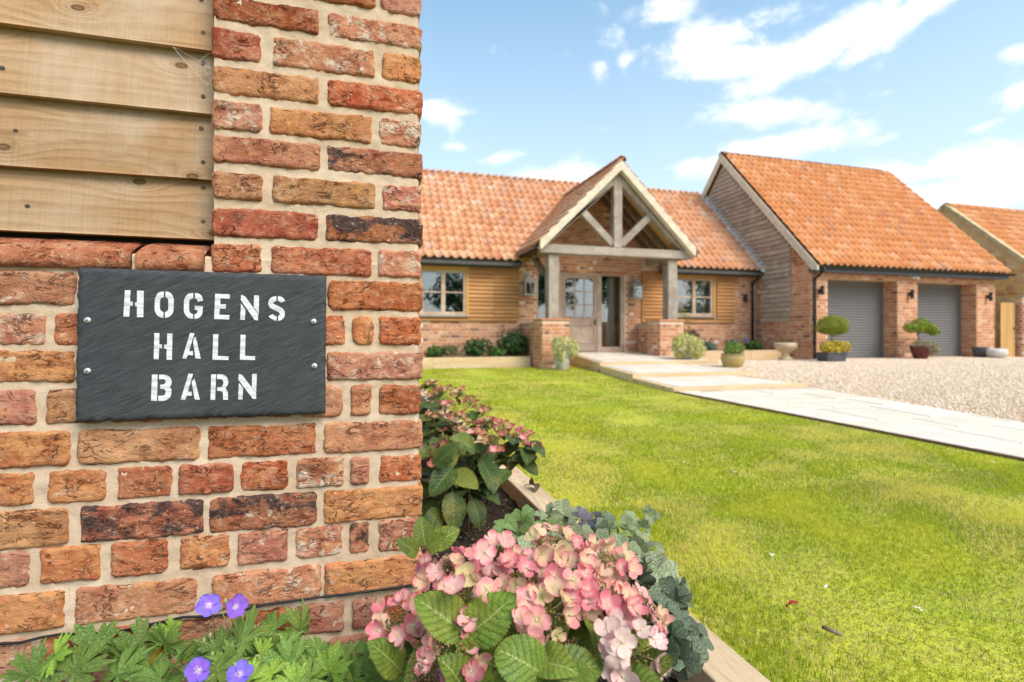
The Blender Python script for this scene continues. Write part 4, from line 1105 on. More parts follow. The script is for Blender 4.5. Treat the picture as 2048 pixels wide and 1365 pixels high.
m_, t, bb = mat('white_stencil_paint')
v = t.n('ShaderNodeTexCoord').outputs['Object']
t.set(bb, 'Base Color', t.mix(t.sm(t.noise(t.mapping(v, (9, 30, 62), rot=(0, 0.55, 0)), 3.0, 6, 0.7, 0.8), 0.35, 0.62), (0.50, 0.51, 0.52), (0.80, 0.81, 0.82)))
bb.inputs['Roughness'].default_value = 0.7
M_paint = m_
for k, (ch, polys) in enumerate([('H', [[(-0.4307, 0.883), (-0.4216, 0.8832), (-0.4224, 0.8614), (-0.4178, 0.8614), (-0.4178, 0.8537), (-0.4224, 0.8536), (-0.4237, 0.8327), (-0.4332, 0.8326)], [(-0.4107, 0.883), (-0.3997, 0.8825), (-0.4004, 0.8319), (-0.4109, 0.8319), (-0.4109, 0.853), (-0.414, 0.853), (-0.414, 0.8603), (-0.4109, 0.8603)]]), ('O', [[(-0.366, 0.882), (-0.3703, 0.8815), (-0.3742, 0.8799), (-0.3774, 0.8766), (-0.3793, 0.8719), (-0.3806, 0.8682), (-0.381, 0.8645), (-0.3815, 0.8473), (-0.3808, 0.8432), (-0.3793, 0.84), (-0.3772, 0.8361), (-0.3742, 0.8332), (-0.3708, 0.8315), (-0.3667, 0.8308), (-0.3667, 0.8421), (-0.369, 0.8431), (-0.3708, 0.845), (-0.372, 0.847), (-0.3725, 0.8487), (-0.3725, 0.8634), (-0.372, 0.8662), (-0.3708, 0.8684), (-0.3686, 0.8702), (-0.366, 0.8707)], [(-0.363, 0.8821), (-0.3591, 0.8817), (-0.3559, 0.8803), (-0.3529, 0.8774), (-0.3509, 0.8737), (-0.3496, 0.87), (-0.3489, 0.8651), (-0.3494, 0.8478), (-0.35, 0.843), (-0.3515, 0.8391), (-0.3537, 0.8356), (-0.357, 0.8328), (-0.3602, 0.8313), (-0.3639, 0.8308), (-0.3639, 0.8421), (-0.3617, 0.8429), (-0.36, 0.8446), (-0.3587, 0.8466), (-0.3583, 0.8489), (-0.358, 0.8644), (-0.3587, 0.8671), (-0.36, 0.8691), (-0.3613, 0.8703), (-0.363, 0.8708)]]), ('G', [[(-0.3154, 0.8802), (-0.3198, 0.8796), (-0.3231, 0.8785), (-0.3266, 0.8757), (-0.3291, 0.8717), (-0.3306, 0.8682), (-0.3313, 0.8642), (-0.3317, 0.8455), (-0.3306, 0.8408), (-0.3286, 0.8368), (-0.3262, 0.8331), (-0.3231, 0.8306), (-0.3198, 0.8297), (-0.3158, 0.8292), (-0.3158, 0.8387), (-0.318, 0.8394), (-0.3198, 0.8406), (-0.3216, 0.8426), (-0.3225, 0.8451), (-0.3225, 0.8631), (-0.3216, 0.8658), (-0.3198, 0.8676), (-0.3178, 0.8691), (-0.3154, 0.8697)], [(-0.3121, 0.8803), (-0.3076, 0.8798), (-0.3043, 0.8784), (-0.3014, 0.8757), (-0.2998, 0.8722), (-0.2987, 0.869), (-0.2981, 0.8655), (-0.3074, 0.8633), (-0.3079, 0.8656), (-0.3087, 0.8673), (-0.3103, 0.8688), (-0.3121, 0.8695)], [(-0.3127, 0.8552), (-0.2985, 0.8544), (-0.2992, 0.8421), (-0.3003, 0.8378), (-0.3021, 0.8346), (-0.3043, 0.832), (-0.307, 0.8303), (-0.3099, 0.8295), (-0.3132, 0.8292), (-0.3132, 0.8382), (-0.3112, 0.839), (-0.3099, 0.8403), (-0.3085, 0.842), (-0.3079, 0.8438), (-0.3076, 0.8468), (-0.3127, 0.8472)]]), ('E', [[(-0.2767, 0.8795), (-0.2501, 0.879), (-0.2506, 0.8704), (-0.2672, 0.8706), (-0.2677, 0.8589), (-0.2574, 0.8588), (-0.2579, 0.85), (-0.2683, 0.8501), (-0.2695, 0.8379), (-0.251, 0.8373), (-0.2515, 0.8287), (-0.2785, 0.829)]]), ('N', [[(-0.2301, 0.8608), (-0.2219, 0.8481), (-0.2233, 0.8279), (-0.2317, 0.8283)], [(-0.2296, 0.8787), (-0.2224, 0.875), (-0.1985, 0.8394), (-0.199, 0.8265), (-0.2049, 0.8277), (-0.2305, 0.8677)], [(-0.2061, 0.8779), (-0.1969, 0.8776), (-0.1976, 0.8407), (-0.2068, 0.8542)]]), ('S', [[(-0.1646, 0.8769), (-0.1694, 0.8763), (-0.1729, 0.8747), (-0.1763, 0.872), (-0.1787, 0.8681), (-0.1796, 0.8642), (-0.1796, 0.8603), (-0.1784, 0.8567), (-0.1765, 0.8539), (-0.1739, 0.8516), (-0.1706, 0.8496), (-0.161, 0.845), (-0.1591, 0.8432), (-0.1581, 0.8411), (-0.1583, 0.8393), (-0.1591, 0.838), (-0.161, 0.8369), (-0.161, 0.8262), (-0.1569, 0.8273), (-0.1538, 0.8294), (-0.1506, 0.8328), (-0.1489, 0.8373), (-0.1485, 0.8412), (-0.1489, 0.8451), (-0.1504, 0.8488), (-0.1526, 0.8516), (-0.1552, 0.8537), (-0.1586, 0.8554), (-0.1682, 0.86), (-0.1696, 0.861), (-0.1701, 0.8623), (-0.1698, 0.8641), (-0.1691, 0.8652), (-0.1672, 0.8662), (-0.1646, 0.8668)], [(-0.1615, 0.877), (-0.1574, 0.8766), (-0.1538, 0.8751), (-0.1504, 0.8717), (-0.1477, 0.8673), (-0.1562, 0.8638), (-0.1571, 0.8654), (-0.1586, 0.8664), (-0.1615, 0.8671)], [(-0.1717, 0.8402), (-0.1701, 0.8384), (-0.1682, 0.8371), (-0.1663, 0.8361), (-0.1641, 0.8358), (-0.1641, 0.8267), (-0.1682, 0.8275), (-0.1717, 0.8293), (-0.176, 0.8321), (-0.1791, 0.8357)]]), ('H', [[(-0.3819, 0.8012), (-0.3735, 0.8012), (-0.3738, 0.7795), (-0.369, 0.779), (-0.369, 0.7719), (-0.374, 0.7719), (-0.3748, 0.7505), (-0.383, 0.7509)], [(-0.36, 0.8007), (-0.3513, 0.8002), (-0.3522, 0.7495), (-0.3613, 0.7498), (-0.3609, 0.7711), (-0.3654, 0.7711), (-0.3654, 0.779), (-0.3604, 0.779)]]), ('A', [[(-0.3209, 0.8015), (-0.3132, 0.801), (-0.3225, 0.7663), (-0.3158, 0.7657), (-0.3158, 0.7577), (-0.3247, 0.7583), (-0.3273, 0.7509), (-0.3343, 0.7515)], [(-0.3143, 0.7927), (-0.311, 0.7937), (-0.3021, 0.7505), (-0.3114, 0.7512), (-0.3154, 0.7832)]]), ('L', [[(-0.2801, 0.7989), (-0.2711, 0.7987), (-0.2722, 0.756), (-0.2524, 0.7547), (-0.2531, 0.7474), (-0.2815, 0.7483)]]), ('L', [[(-0.2308, 0.7982), (-0.2219, 0.7976), (-0.2229, 0.7554), (-0.2039, 0.7544), (-0.2046, 0.7467), (-0.2321, 0.7476)]]), ('B', [[(-0.3859, 0.721), (-0.3763, 0.7208), (-0.3776, 0.67), (-0.3874, 0.6708)], [(-0.3738, 0.7207), (-0.3682, 0.7206), (-0.3634, 0.7198), (-0.3591, 0.718), (-0.3559, 0.7154), (-0.3537, 0.7119), (-0.3526, 0.7079), (-0.3526, 0.7042), (-0.3535, 0.7005), (-0.3548, 0.6981), (-0.3565, 0.6964), (-0.3544, 0.6939), (-0.3531, 0.6906), (-0.3529, 0.6857), (-0.3535, 0.6807), (-0.3552, 0.6766), (-0.358, 0.6735), (-0.3619, 0.6709), (-0.3667, 0.6696), (-0.3755, 0.6699), (-0.3753, 0.6797), (-0.3667, 0.6799), (-0.3643, 0.6816), (-0.363, 0.6847), (-0.3628, 0.6872), (-0.363, 0.6897), (-0.3645, 0.6917), (-0.3667, 0.6927), (-0.372, 0.6936), (-0.372, 0.701), (-0.3667, 0.7016), (-0.3643, 0.703), (-0.363, 0.7057), (-0.3626, 0.7077), (-0.363, 0.7094), (-0.3645, 0.7109), (-0.3667, 0.712), (-0.3738, 0.7116)]]), ('A', [[(-0.3236, 0.7214), (-0.3158, 0.721), (-0.3247, 0.6865), (-0.318, 0.6858), (-0.318, 0.6783), (-0.3269, 0.6786), (-0.3291, 0.6702), (-0.337, 0.671)], [(-0.3172, 0.707), (-0.3132, 0.7119), (-0.3039, 0.6696), (-0.3127, 0.6707), (-0.318, 0.7046)]]), ('R', [[(-0.2837, 0.7193), (-0.2751, 0.7191), (-0.2769, 0.6684), (-0.2851, 0.6687)], [(-0.2733, 0.7191), (-0.2677, 0.719), (-0.2627, 0.7181), (-0.2588, 0.7162), (-0.2558, 0.7131), (-0.254, 0.7087), (-0.2533, 0.7042), (-0.2535, 0.6998), (-0.2547, 0.6966), (-0.2565, 0.6933), (-0.2592, 0.6911), (-0.257, 0.689), (-0.2558, 0.6864), (-0.2544, 0.6834), (-0.254, 0.68), (-0.2538, 0.6678), (-0.2624, 0.6684), (-0.2627, 0.6816), (-0.264, 0.6842), (-0.2661, 0.6855), (-0.2733, 0.6865), (-0.2733, 0.6933), (-0.2672, 0.6936), (-0.2642, 0.6951), (-0.2627, 0.6981), (-0.262, 0.7018), (-0.2624, 0.7057), (-0.2638, 0.708), (-0.2661, 0.7095), (-0.2733, 0.7097)]]), ('N', [[(-0.234, 0.7011), (-0.2263, 0.6907), (-0.2275, 0.6677), (-0.2354, 0.668)], [(-0.234, 0.719), (-0.2282, 0.7168), (-0.2023, 0.6792), (-0.2023, 0.6673), (-0.2084, 0.6681), (-0.2349, 0.7075)], [(-0.2098, 0.7185), (-0.2011, 0.7183), (-0.2023, 0.681), (-0.2103, 0.6915)]])]):
    b = MB()
    for p in polys:
        q = [(x, z) for x, z in p]
        b.prism(q, 'y', YS - 0.0008, YS + 0.0012)
    me_c = polys[0][0]
    o = b.build('letter', M_paint, sign, (me_c[0], YS, me_c[1]))
M_zinc = m_plain('zinc_screw', (0.72, 0.70, 0.66), 0.35, 0.5, 0.75, 0.05)
M_slot = m_plain('screw_recess', (0.05, 0.05, 0.05), 0.6)
for k, (x, z) in enumerate([(-0.4909, 0.8253), (-0.0927, 0.8256), (-0.4909, 0.7301), (-0.0914, 0.7326)]):
    b = MB()
    prof = [(0.0060, 0.0), (0.0060, 0.0010), (0.0054, 0.0022), (0.0040, 0.0031), (0.0020, 0.0036), (0.0, 0.0037)]
    vs = []
    for (r_, h_) in prof:
        for a in range(16):
            tt = 2 * PI * a / 16
            vs.append((x + r_ * math.cos(tt), YS - h_, z + r_ * math.sin(tt)))
    b.add(vs, [(i * 16 + a, i * 16 + (a + 1) % 16, (i + 1) * 16 + (a + 1) % 16, (i + 1) * 16 + a) for i in range(5) for a in range(16)])
    o = b.build('screw', M_zinc, sign, (x, YS, z), smooth=True)
    b = MB()
    ca, sa = math.cos(0.4 + k), math.sin(0.4 + k)
    for (ux, uz) in ((ca, sa), (-sa, ca)):
        b.bar((x - ux * 0.0022, YS - 0.0036, z - uz * 0.0022), (x + ux * 0.0022, YS - 0.0036, z + uz * 0.0022), 0.0009, 0.0012, (0, 1, 0))
    b.build('recess', M_slot, o, (x, YS, z))

# ---------------------------------------------------------------- materials of the houses
BRICK_STOPS = [(0.0, (0.48, 0.195, 0.10)), (0.16, (0.54, 0.25, 0.13)), (0.32, (0.62, 0.34, 0.19)), (0.46, (0.48, 0.185, 0.095)), (0.6, (0.66, 0.38, 0.22)),
               (0.74, (0.56, 0.27, 0.14)), (0.86, (0.50, 0.21, 0.12)), (0.93, (0.22, 0.115, 0.085)), (0.955, (0.58, 0.30, 0.16)), (1.0, (0.78, 0.62, 0.48))]
M_hbrick = m_tinted('house_brick', BRICK_STOPS, rough=0.9, amount=0.18, nscale=40, bmp=0.25)
M_hmortar = m_mortar('house_mortar', (0.62, 0.45, 0.32), (0.72, 0.56, 0.41), 0.5)
M_tile = m_tinted('clay_pantile', [(0.0, (0.56, 0.235, 0.115)), (0.2, (0.66, 0.31, 0.16)), (0.4, (0.72, 0.38, 0.21)), (0.6, (0.60, 0.27, 0.135)), (0.8, (0.76, 0.45, 0.28)), (0.93, (0.56, 0.30, 0.20)), (1.0, (0.72, 0.50, 0.36))],
                  rough=0.8, amount=0.16, nscale=14, bmp=0.2, moss=((0.46, 0.33, 0.19), 1.5, 0.60, 0.55))
M_tileN = m_tinted('clay_pantile_bright', [(0.0, (0.62, 0.235, 0.085)), (0.35, (0.72, 0.31, 0.125)), (0.6, (0.66, 0.265, 0.10)), (0.8, (0.76, 0.40, 0.22)), (0.93, (0.74, 0.34, 0.12)), (1.0, (0.52, 0.24, 0.15))], rough=0.8, amount=0.14, nscale=14, bmp=0.2,
                   moss=((0.40, 0.17, 0.09), 0.9, 0.60, 0.5))
M_ridge = m_tinted('ridge_tile', [(0.0, (0.30, 0.13, 0.075)), (0.5, (0.40, 0.16, 0.085)), (1.0, (0.28, 0.16, 0.10))], rough=0.9, amount=0.25, nscale=12, moss=((0.20, 0.17, 0.10), 3, 0.5, 0.7))
M_oakboard = m_wood('oak_board', (0.45, 0.21, 0.075), (0.56, 0.295, 0.125), (0.26, 0.11, 0.034), 'x', saw=0.4, knots=0.3)
M_oaktrim = m_wood('oak_trim', (0.60, 0.31, 0.085), (0.68, 0.38, 0.12), (0.42, 0.20, 0.055), 'z', saw=0.2, knots=0.2)
M_greyoak = m_wood('grey_oak', (0.29, 0.235, 0.18), (0.37, 0.31, 0.245), (0.16, 0.12, 0.09), 'z', grey=(0.42, 0.37, 0.31), saw=0.3, knots=0.5)
M_greyoakx = m_wood('grey_oak_beam', (0.34, 0.28, 0.215), (0.46, 0.385, 0.31), (0.18, 0.135, 0.10), 'x', grey=(0.28, 0.24, 0.205), saw=0.3, knots=0.5)
M_winoak = m_wood('window_oak', (0.46, 0.32, 0.22), (0.56, 0.42, 0.31), (0.28, 0.17, 0.10), 'z', grey=(0.58, 0.48, 0.40), saw=0.1, knots=0.1)
M_gableboard = m_wood('gable_board', (0.36, 0.27, 0.19), (0.48, 0.38, 0.285), (0.20, 0.14, 0.095), 'y', grey=(0.50, 0.435, 0.365), saw=0.3, knots=0.35)
M_verge = m_plain('pale_verge', (0.66, 0.57, 0.43), 0.9, 0.1, 0, 0.12, 6, 0.2)
M_black = m_plain('black_metal', (0.012, 0.012, 0.014), 0.35, 0.5)
M_fascia = m_plain('grey_fascia', (0.085, 0.092, 0.11), 0.45, 0.4)
M_rafter = m_wood('dark_rafter', (0.16, 0.105, 0.065), (0.24, 0.165, 0.105), (0.08, 0.05, 0.03), 'z', knots=0.2)
M_lining = m_wood('roof_lining', (0.64, 0.36, 0.12), (0.72, 0.43, 0.16), (0.46, 0.25, 0.08), 'y', knots=0.2)
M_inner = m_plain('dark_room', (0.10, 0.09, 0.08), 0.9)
M_lead = m_plain('lead_flashing', (0.70, 0.70, 0.70), 0.7, 0.2, 0.0)
M_curtain = m_plain('cream_curtain', (0.72, 0.66, 0.56), 0.9, 0.1)
M_glass = m_glass()
M_sand = m_plain('stone_cap', (0.52, 0.42, 0.28), 0.9, 0.1, 0, 0.2, 10, 0.3)

CAMP = Vector((0, 0, 0.8))


def brick_unit(w_, h_, d_, name='brick'):
    e = 0.006
    b = MB()
    vs = [(-w_ / 2 + e, 0, -h_ / 2 + e), (w_ / 2 - e, 0, -h_ / 2 + e), (w_ / 2 - e, 0, h_ / 2 - e), (-w_ / 2 + e, 0, h_ / 2 - e),
          (-w_ / 2, e, -h_ / 2), (w_ / 2, e, -h_ / 2), (w_ / 2, e, h_ / 2), (-w_ / 2, e, h_ / 2),
          (-w_ / 2, d_, -h_ / 2), (w_ / 2, d_, -h_ / 2), (w_ / 2, d_, h_ / 2), (-w_ / 2, d_, h_ / 2)]
    fs = [(0, 1, 2, 3)]
    for a in (0, 4):
        for k in range(4):
            fs.append((a + (k + 1) % 4, a + k, a + 4 + k, a + 4 + (k + 1) % 4))
    b.add(vs, fs)
    return b


CP = 0.0865        # course
_bm = {}


def brick_data(w_, m_):
    k = (round(w_, 2), m_.name)
    if k not in _bm:
        _bm[k] = brick_unit(k[0], CP - 0.013, 0.022).mesh('brick', m_)
    return _bm[k]


def brick_field(lst, o, d, n, L, z0, z1, skip=None, phase=0, out=0.008):
    """English bond on a vertical face: o start point on the face, d along it, n outward"""
    o = Vector(o); d = Vector(d); n = Vector(n)
    j0 = math.ceil(z0 / CP - 0.01)
    j = j0
    while (j + 1) * CP <= z1 + 0.02:
        zc = (j + 0.5) * CP
        per, bw = (0.245, 0.232) if (j + phase) % 2 == 0 else (0.1225, 0.110)
        off = 0.0 if (j + phase) % 2 == 0 else -0.061
        u = off
        while u < L - 0.02:
            a = max(0.004, u + 0.006); b_ = min(L - 0.004, u + per - 0.006)
            u += per
            if b_ - a < 0.045: continue
            uc = (a + b_) / 2
            if skip and skip(uc, zc): continue
            p = o + d * uc + n * (out + rnd.uniform(-0.002, 0.002))
            lst.append((Vector((p.x, p.y, zc)), b_ - a, d, n))
        j += 1


def lay_bricks(lst, parent, m_, limit=300, name='brick'):
    lst.sort(key=lambda q: (q[0] - CAMP).length - 0.6 * q[1] + (50 if q[0].x < 0.105 * q[0].y else 0))
    for p, w_, d, n in lst[:limit]:
        o = link(name, brick_data(w_, m_), parent, p, Matrix((d, -n, Vector((0, 0, 1)))).transposed() @ Matrix.Rotation(rnd.uniform(-0.012, 0.012), 3, 'Y'))
    rest = lst[limit:]
    if rest:
        b = MB(); tt = []
        for p, w_, d, n in rest:
            u = brick_unit(w_, CP - 0.013, 0.022)
            M3 = Matrix((d, -n, Vector((0, 0, 1)))).transposed()
            b.add([M3 @ Vector(v_) + p for v_ in u.v], u.f)
            q = rnd.random()
            tt += [q] * len(u.f)
        o = b.build('brick_courses', m_, parent, tint=tt)
        o['kind'] = 'stuff'


def wall_boxes(b, x0, x1, z0, z1, y0, y1, ops):
    """front wall as butted boxes round rectangular openings (x0,x1,z0,z1)"""
    xs = sorted({x0, x1, *[q for o in ops for q in o[:2]]})
    for a, c in zip(xs, xs[1:]):
        zz = [(o[2], o[3]) for o in ops if o[0] <= a + 1e-6 and o[1] >= c - 1e-6]
        cur = z0
        for (p, q) in sorted(zz):
            if p > cur + 1e-4: b.box(a, c, y0, y1, cur, p)
            cur = q
        if cur < z1 - 1e-4: b.box(a, c, y0, y1, cur, z1)


# --- pantiles
def tile_mesh(m_, wd=0.222, ln=0.36):
    prof = [(-0.5, 0.045), (-0.43, 0.026), (-0.28, 0.004), (-0.08, 0.0), (0.10, 0.015), (0.22, 0.050), (0.34, 0.074), (0.45, 0.068), (0.53, 0.042)]
    b = MB()
    n = len(prof)
    vs = [(u * wd, -0.02, z + 0.034) for u, z in prof] + [(u * wd, ln - 0.02, z * 0.92) for u, z in prof] + [(u * wd, -0.018, z + 0.004) for u, z in prof]
    fs = [(i, i + 1, n + i + 1, n + i) for i in range(n - 1)] + [(2 * n + i, 2 * n + i + 1, i + 1, i) for i in range(n - 1)]
    b.add(vs, fs)
    return b


def lay_tiles(parent, eave0, d, s, ncol, nrow, m_, pitch=0.21, gauge=0.302, keep=None, limit=300, name='roof_tile'):
    """eave0: point at the eave, d: unit vector along the eave, s: unit vector up the slope"""
    eave0 = Vector(eave0); d = Vector(d).normalized(); s = Vector(s).normalized()
    nrm = d.cross(s)
    src = tile_mesh(m_)
    me = src.mesh(name, m_, smooth=True)
    M3 = Matrix((d, s, nrm)).transposed()
    lst = []
    for r_ in range(nrow):
        for c_ in range(ncol):
            p = eave0 + d * ((c_ + 0.5) * pitch) + s * (r_ * gauge)
            if keep and not keep(p, r_, c_): continue
            lst.append((p + nrm * rnd.uniform(-0.003, 0.003), M3 @ Matrix.Rotation(rnd.uniform(-0.02, 0.02), 3, 'Z') @ Matrix.Rotation(rnd.uniform(-0.012, 0.016), 3, 'X')))
    lst.sort(key=lambda q: (q[0] - CAMP).length + (50 if q[0].x < 0.105 * q[0].y else 0))     # those behind the near wall come last
    for p, m3 in lst[:limit]:
        link(name, me, parent, p, m3)
    if len(lst) > limit:
        b = MB(); tt = []
        for p, m3 in lst[limit:]:
            b.add([m3 @ Vector(v_) + p for v_ in src.v], src.f)
            q = rnd.random()
            tt += [q] * len(src.f)
        o = b.build('roof_tiling', m_, parent, tint=tt, smooth=True)
        o['kind'] = 'stuff'


def lay_ridge(parent, a, b_, r_=0.11, step=0.42, m_=None):
    a = Vector(a); b_ = Vector(b_)
    d = (b_ - a); L = d.length; d.normalize()
    sd = d.cross(Vector((0, 0, 1))).normalized()
    up = Vector((0, 0, 1))
    n = int(L / step)
    b = MB()
    seg = 8
    vs = []
    for (t_, rr) in ((0.0, r_ + 0.008), (step * 0.985, r_ - 0.004)):
        for k in range(seg + 1):
            an = PI * k / seg
            vs.append((rr * math.cos(an) * 1.15, t_, rr * math.sin(an)))
    for k in range(seg + 1):
        an = PI * k / seg
        vs.append(((r_ - 0.012) * math.cos(an) * 1.15, 0, (r_ - 0.012) * math.sin(an)))
    fs = [(k + 1, k, seg + 1 + k, seg + 2 + k) for k in range(seg)] + [(k, k + 1, 2 * seg + 3 + k, 2 * seg + 2 + k) for k in range(seg)]
    b.add(vs, fs)
    me = b.mesh('ridge_tile', m_ or M_ridge, smooth=True)
    M3 = Matrix((sd, d, up)).transposed()
    for k in range(n):
        link('ridge_tile', me, parent, a + d * (k * step), M3 @ Matrix.Rotation(rnd.uniform(-0.012, 0.012), 3, 'X'))


def pane(parent, x0, x1, z0, z1, y):
    b = MB(); b.box(x0, x1, y, y + 0.006, z0, z1)
    return b.build('pane', M_glass, parent, ((x0 + x1) / 2, y, (z0 + z1) / 2))


def curtain(parent, x0, x1, z0, z1, y, amp=0.025, nf=5):
    b = MB()
    n = nf * 8
    vs = []
    for i in range(n + 1):
        x = lerp(x0, x1, i / n)
        o = amp * math.sin(2 * PI * nf * i / n) + amp * 0.4 * math.sin(2 * PI * nf * 2.3 * i / n)
        vs += [(x, y + o, z0), (x, y + o * 0.7, z1)]
    b.add(vs, [(2 * i, 2 * i + 2, 2 * i + 3, 2 * i + 1) for i in range(n)])
    return b.build('curtain', M_curtain, parent, smooth=True)


# ---------------------------------------------------------------- the house
HY = 12.96
house = thing('house', 'long single storey brick and oak boarded house with a tall panelled roof of orange pantiles', 'house', (5, HY, 0))
house['label'] = 'long low house of brick plinth, oak boards and orange pantiles behind the porch'
ops = [(1.42, 2.54, 1.27, 2.37), (4.40, 6.95, 0.28, 2.43), (8.54, 9.77, 1.31, 2.37)]
b = MB()
wall_boxes(b, -3.0, 11.27, -0.05, 2.56, HY, HY + 0.30, ops)
b.prism([(3.72, 2.561), (8.2, 2.561), (5.95, 4.74)], 'y', HY + 0.002, HY + 0.25)
b.build('wall', M_hmortar, house)
b = MB()
b.box(-3.0, 11.27, 18.2, 18.4, -0.05, 2.56); b.box(-3.2, -3.0, HY, 18.4, -0.05, 2.56)
b.box(-3.0, 11.27, HY + 0.31, 18.19, 0.20, 0.28)
zr = 5.50
for (xa, xb, ya, za) in ((-3.2, 3.92, 12.62, 2.50), (3.921, 8.019, 13.25, 3.134), (8.02, 11.27, 12.62, 2.50)):
    b.add([(xa, ya, za), (xb, ya, za), (xb, 15.6, zr), (xa, 15.6, zr), (xa, ya, za + 0.07), (xb, ya, za + 0.07), (xb, 15.6, zr + 0.07), (xa, 15.6, zr + 0.07)],
          [(0, 3, 2, 1), (4, 5, 6, 7), (0, 1, 5, 4), (1, 2, 6, 5), (2, 3, 7, 6), (3, 0, 4, 7)])
b.add([(-3.2, 15.602, zr), (11.27, 15.602, zr), (11.27, 18.6, 2.5), (-3.2, 18.6, 2.5), (-3.2, 15.602, zr + 0.07), (11.27, 15.602, zr + 0.07), (11.27, 18.6, 2.57), (-3.2, 18.6, 2.57)],
      [(0, 3, 2, 1), (4, 5, 6, 7), (0, 1, 5, 4), (1, 2, 6, 5), (2, 3, 7, 6), (3, 0, 4, 7)])
b.build('shell', M_inner, house)
hb = []


def hskip(u, z):
    x = u - 2.99
    if z > 1.12:
        if x < 3.93 or 4.37 < x < 6.98 and z < 2.44 or 7.47 < x < 10.52: return True
        if z > 2.5 and not (3.75 < x < 8.15): return True
        if z > 2.56 and (x - 3.80 < (z - 2.56) * 1.03 or 8.12 - x < (z - 2.56) * 1.03): return True
    if 4.40 < x < 6.95 and z > 0.27: return z < 2.44
    if z < 0.3 and 4.9 < x < 7.6: return True
    return False


brick_field(hb, (-2.99, HY, 0), (1, 0, 0), (0, -1, 0), 14.26, 0.05, 4.66, hskip)
lay_bricks(hb, house, M_hbrick)
# weatherboards
def board_x(parent, x0, x1, zb, pitch, y, m_, name='weatherboard'):
    b = MB()
    b.add([(x0, y - 0.060, zb), (x1, y - 0.060, zb), (x1, y - 0.006, zb), (x0, y - 0.006, zb),
           (x0, y - 0.012, zb + pitch + 0.03), (x1, y - 0.012, zb + pitch + 0.03), (x1, y - 0.004, zb + pitch + 0.03), (x0, y - 0.004, zb + pitch + 0.03)],
          [(0, 3, 2, 1), (4, 5, 6, 7), (0, 1, 5, 4), (1, 2, 6, 5), (2, 3, 7, 6), (3, 0, 4, 7)])
    return b.build(name, m_, parent, ((x0 + x1) / 2, y, zb))


k = 0
zb = 1.125
while zb < 2.45:
    segs = []
    low = zb < 1.22
    if low:
        segs = [(-2.95, 0.295), (0.3, 2.6), (2.605, 3.925), (7.475, 8.55), (8.555, 10.515)]
    elif zb < 2.40:
        segs = [(-2.95, -0.6), (-0.595, 1.335), (2.615, 3.26), (3.265, 3.925), (7.475, 8.44), (9.905, 10.515)]
    else:
        segs = [(-2.95, 1.335), (2.615, 3.925), (7.475, 8.44), (9.905, 10.515)]
    for (a, c) in segs:
        board_x(house, a + rnd.uniform(0, 0.003), c, zb + rnd.uniform(-0.003, 0.003), 0.099, HY, M_oakboard)
    zb += 0.099
    k += 1


def window(parent, x0, x1, z0, z1, y, cur=None):
    fr = MB()
    t_ = 0.055
    fr.box(x0, x0 + t_, y - 0.02, y + 0.06, z0, z1); fr.box(x1 - t_, x1, y - 0.02, y + 0.06, z0, z1)
    fr.box(x0 + t_, x1 - t_, y - 0.02, y + 0.06, z1 - t_, z1); fr.box(x0 + t_, x1 - t_, y - 0.02, y + 0.06, z0, z0 + 0.075)
    xm = (x0 + x1) / 2
    fr.box(xm - 0.05, xm + 0.05, y - 0.024, y + 0.056, z0 + 0.075, z1 - t_)
    wn = fr.build('window', M_winoak, parent, (xm, y, z0))
    zm = z0 + 0.075 + (z1 - t_ - z0 - 0.075) * 0.5
    for (a, c) in ((x0 + t_, xm - 0.05), (xm + 0.05, x1 - t_)):
        s_ = MB()
        s_.box(a, c, y + 0.004, y + 0.04, zm - 0.018, zm + 0.018)
        s_.build('glazing_bar', M_winoak, wn, (a, y, zm))
        pane(wn, a, c, z0 + 0.075, zm - 0.018, y + 0.02)
        pane(wn, a, c, zm + 0.018, z1 - t_, y + 0.02)
    s_ = MB(); s_.box(x0 - 0.06, x1 + 0.06, y - 0.09, y - 0.021, z0 - 0.055, z0 - 0.002)
    s_.build('sill', M_greyoakx, wn, (xm, y, z0), bevel=0.006)
    tr = MB()
    tr.box(x0 - 0.085, x0 - 0.003, y - 0.045, y - 0.003, z0 - 0.05, z1 + 0.003); tr.box(x1 + 0.003, x1 + 0.085, y - 0.045, y - 0.003, z0 - 0.05, z1 + 0.003)
    tr.box(x0 - 0.085, x1 + 0.085, y - 0.047, y - 0.003, z1 + 0.004, z1 + 0.10)
    tr.build('trim', M_oaktrim, wn, (xm, y, z1))
    for (a, c) in (cur or []):
        curtain(wn, a, c, z0, z1, y + 0.16)
    return wn


window(house, 1.42, 2.54, 1.27, 2.37, HY)
window(house, 8.54, 9.77, 1.31, 2.37, HY, [(9.22, 9.66)])

# entrance: oak frame, two side lights and the half-glazed door
YD = HY + 0.03
b = MB()
for (a, c) in ((4.402, 4.47), (5.07, 5.14), (6.17, 6.29), (6.87, 6.948)):
    b.box(a, c, YD, YD + 0.09, 0.32, 2.43)
for (a, c) in ((4.47, 5.07), (5.14, 6.17), (6.29, 6.87)):
    b.box(a, c, YD, YD + 0.09, 2.37, 2.43)
for (a, c) in ((4.47, 5.07), (6.29, 6.87)):
    b.box(a, c, YD, YD + 0.09, 0.32, 0.44)
b.box(4.402, 6.948, YD - 0.03, YD + 0.11, 0.282, 0.319)
ent = b.build('entrance_frame', M_winoak, house, (5.6, YD, 0.3))
pane(ent, 4.47, 5.07, 0.44, 2.37, YD + 0.04)
pane(ent, 6.29, 6.87, 0.44, 2.37, YD + 0.04)
curtain(ent, 6.60, 6.86, 0.34, 2.36, YD + 0.35, 0.02, 3)
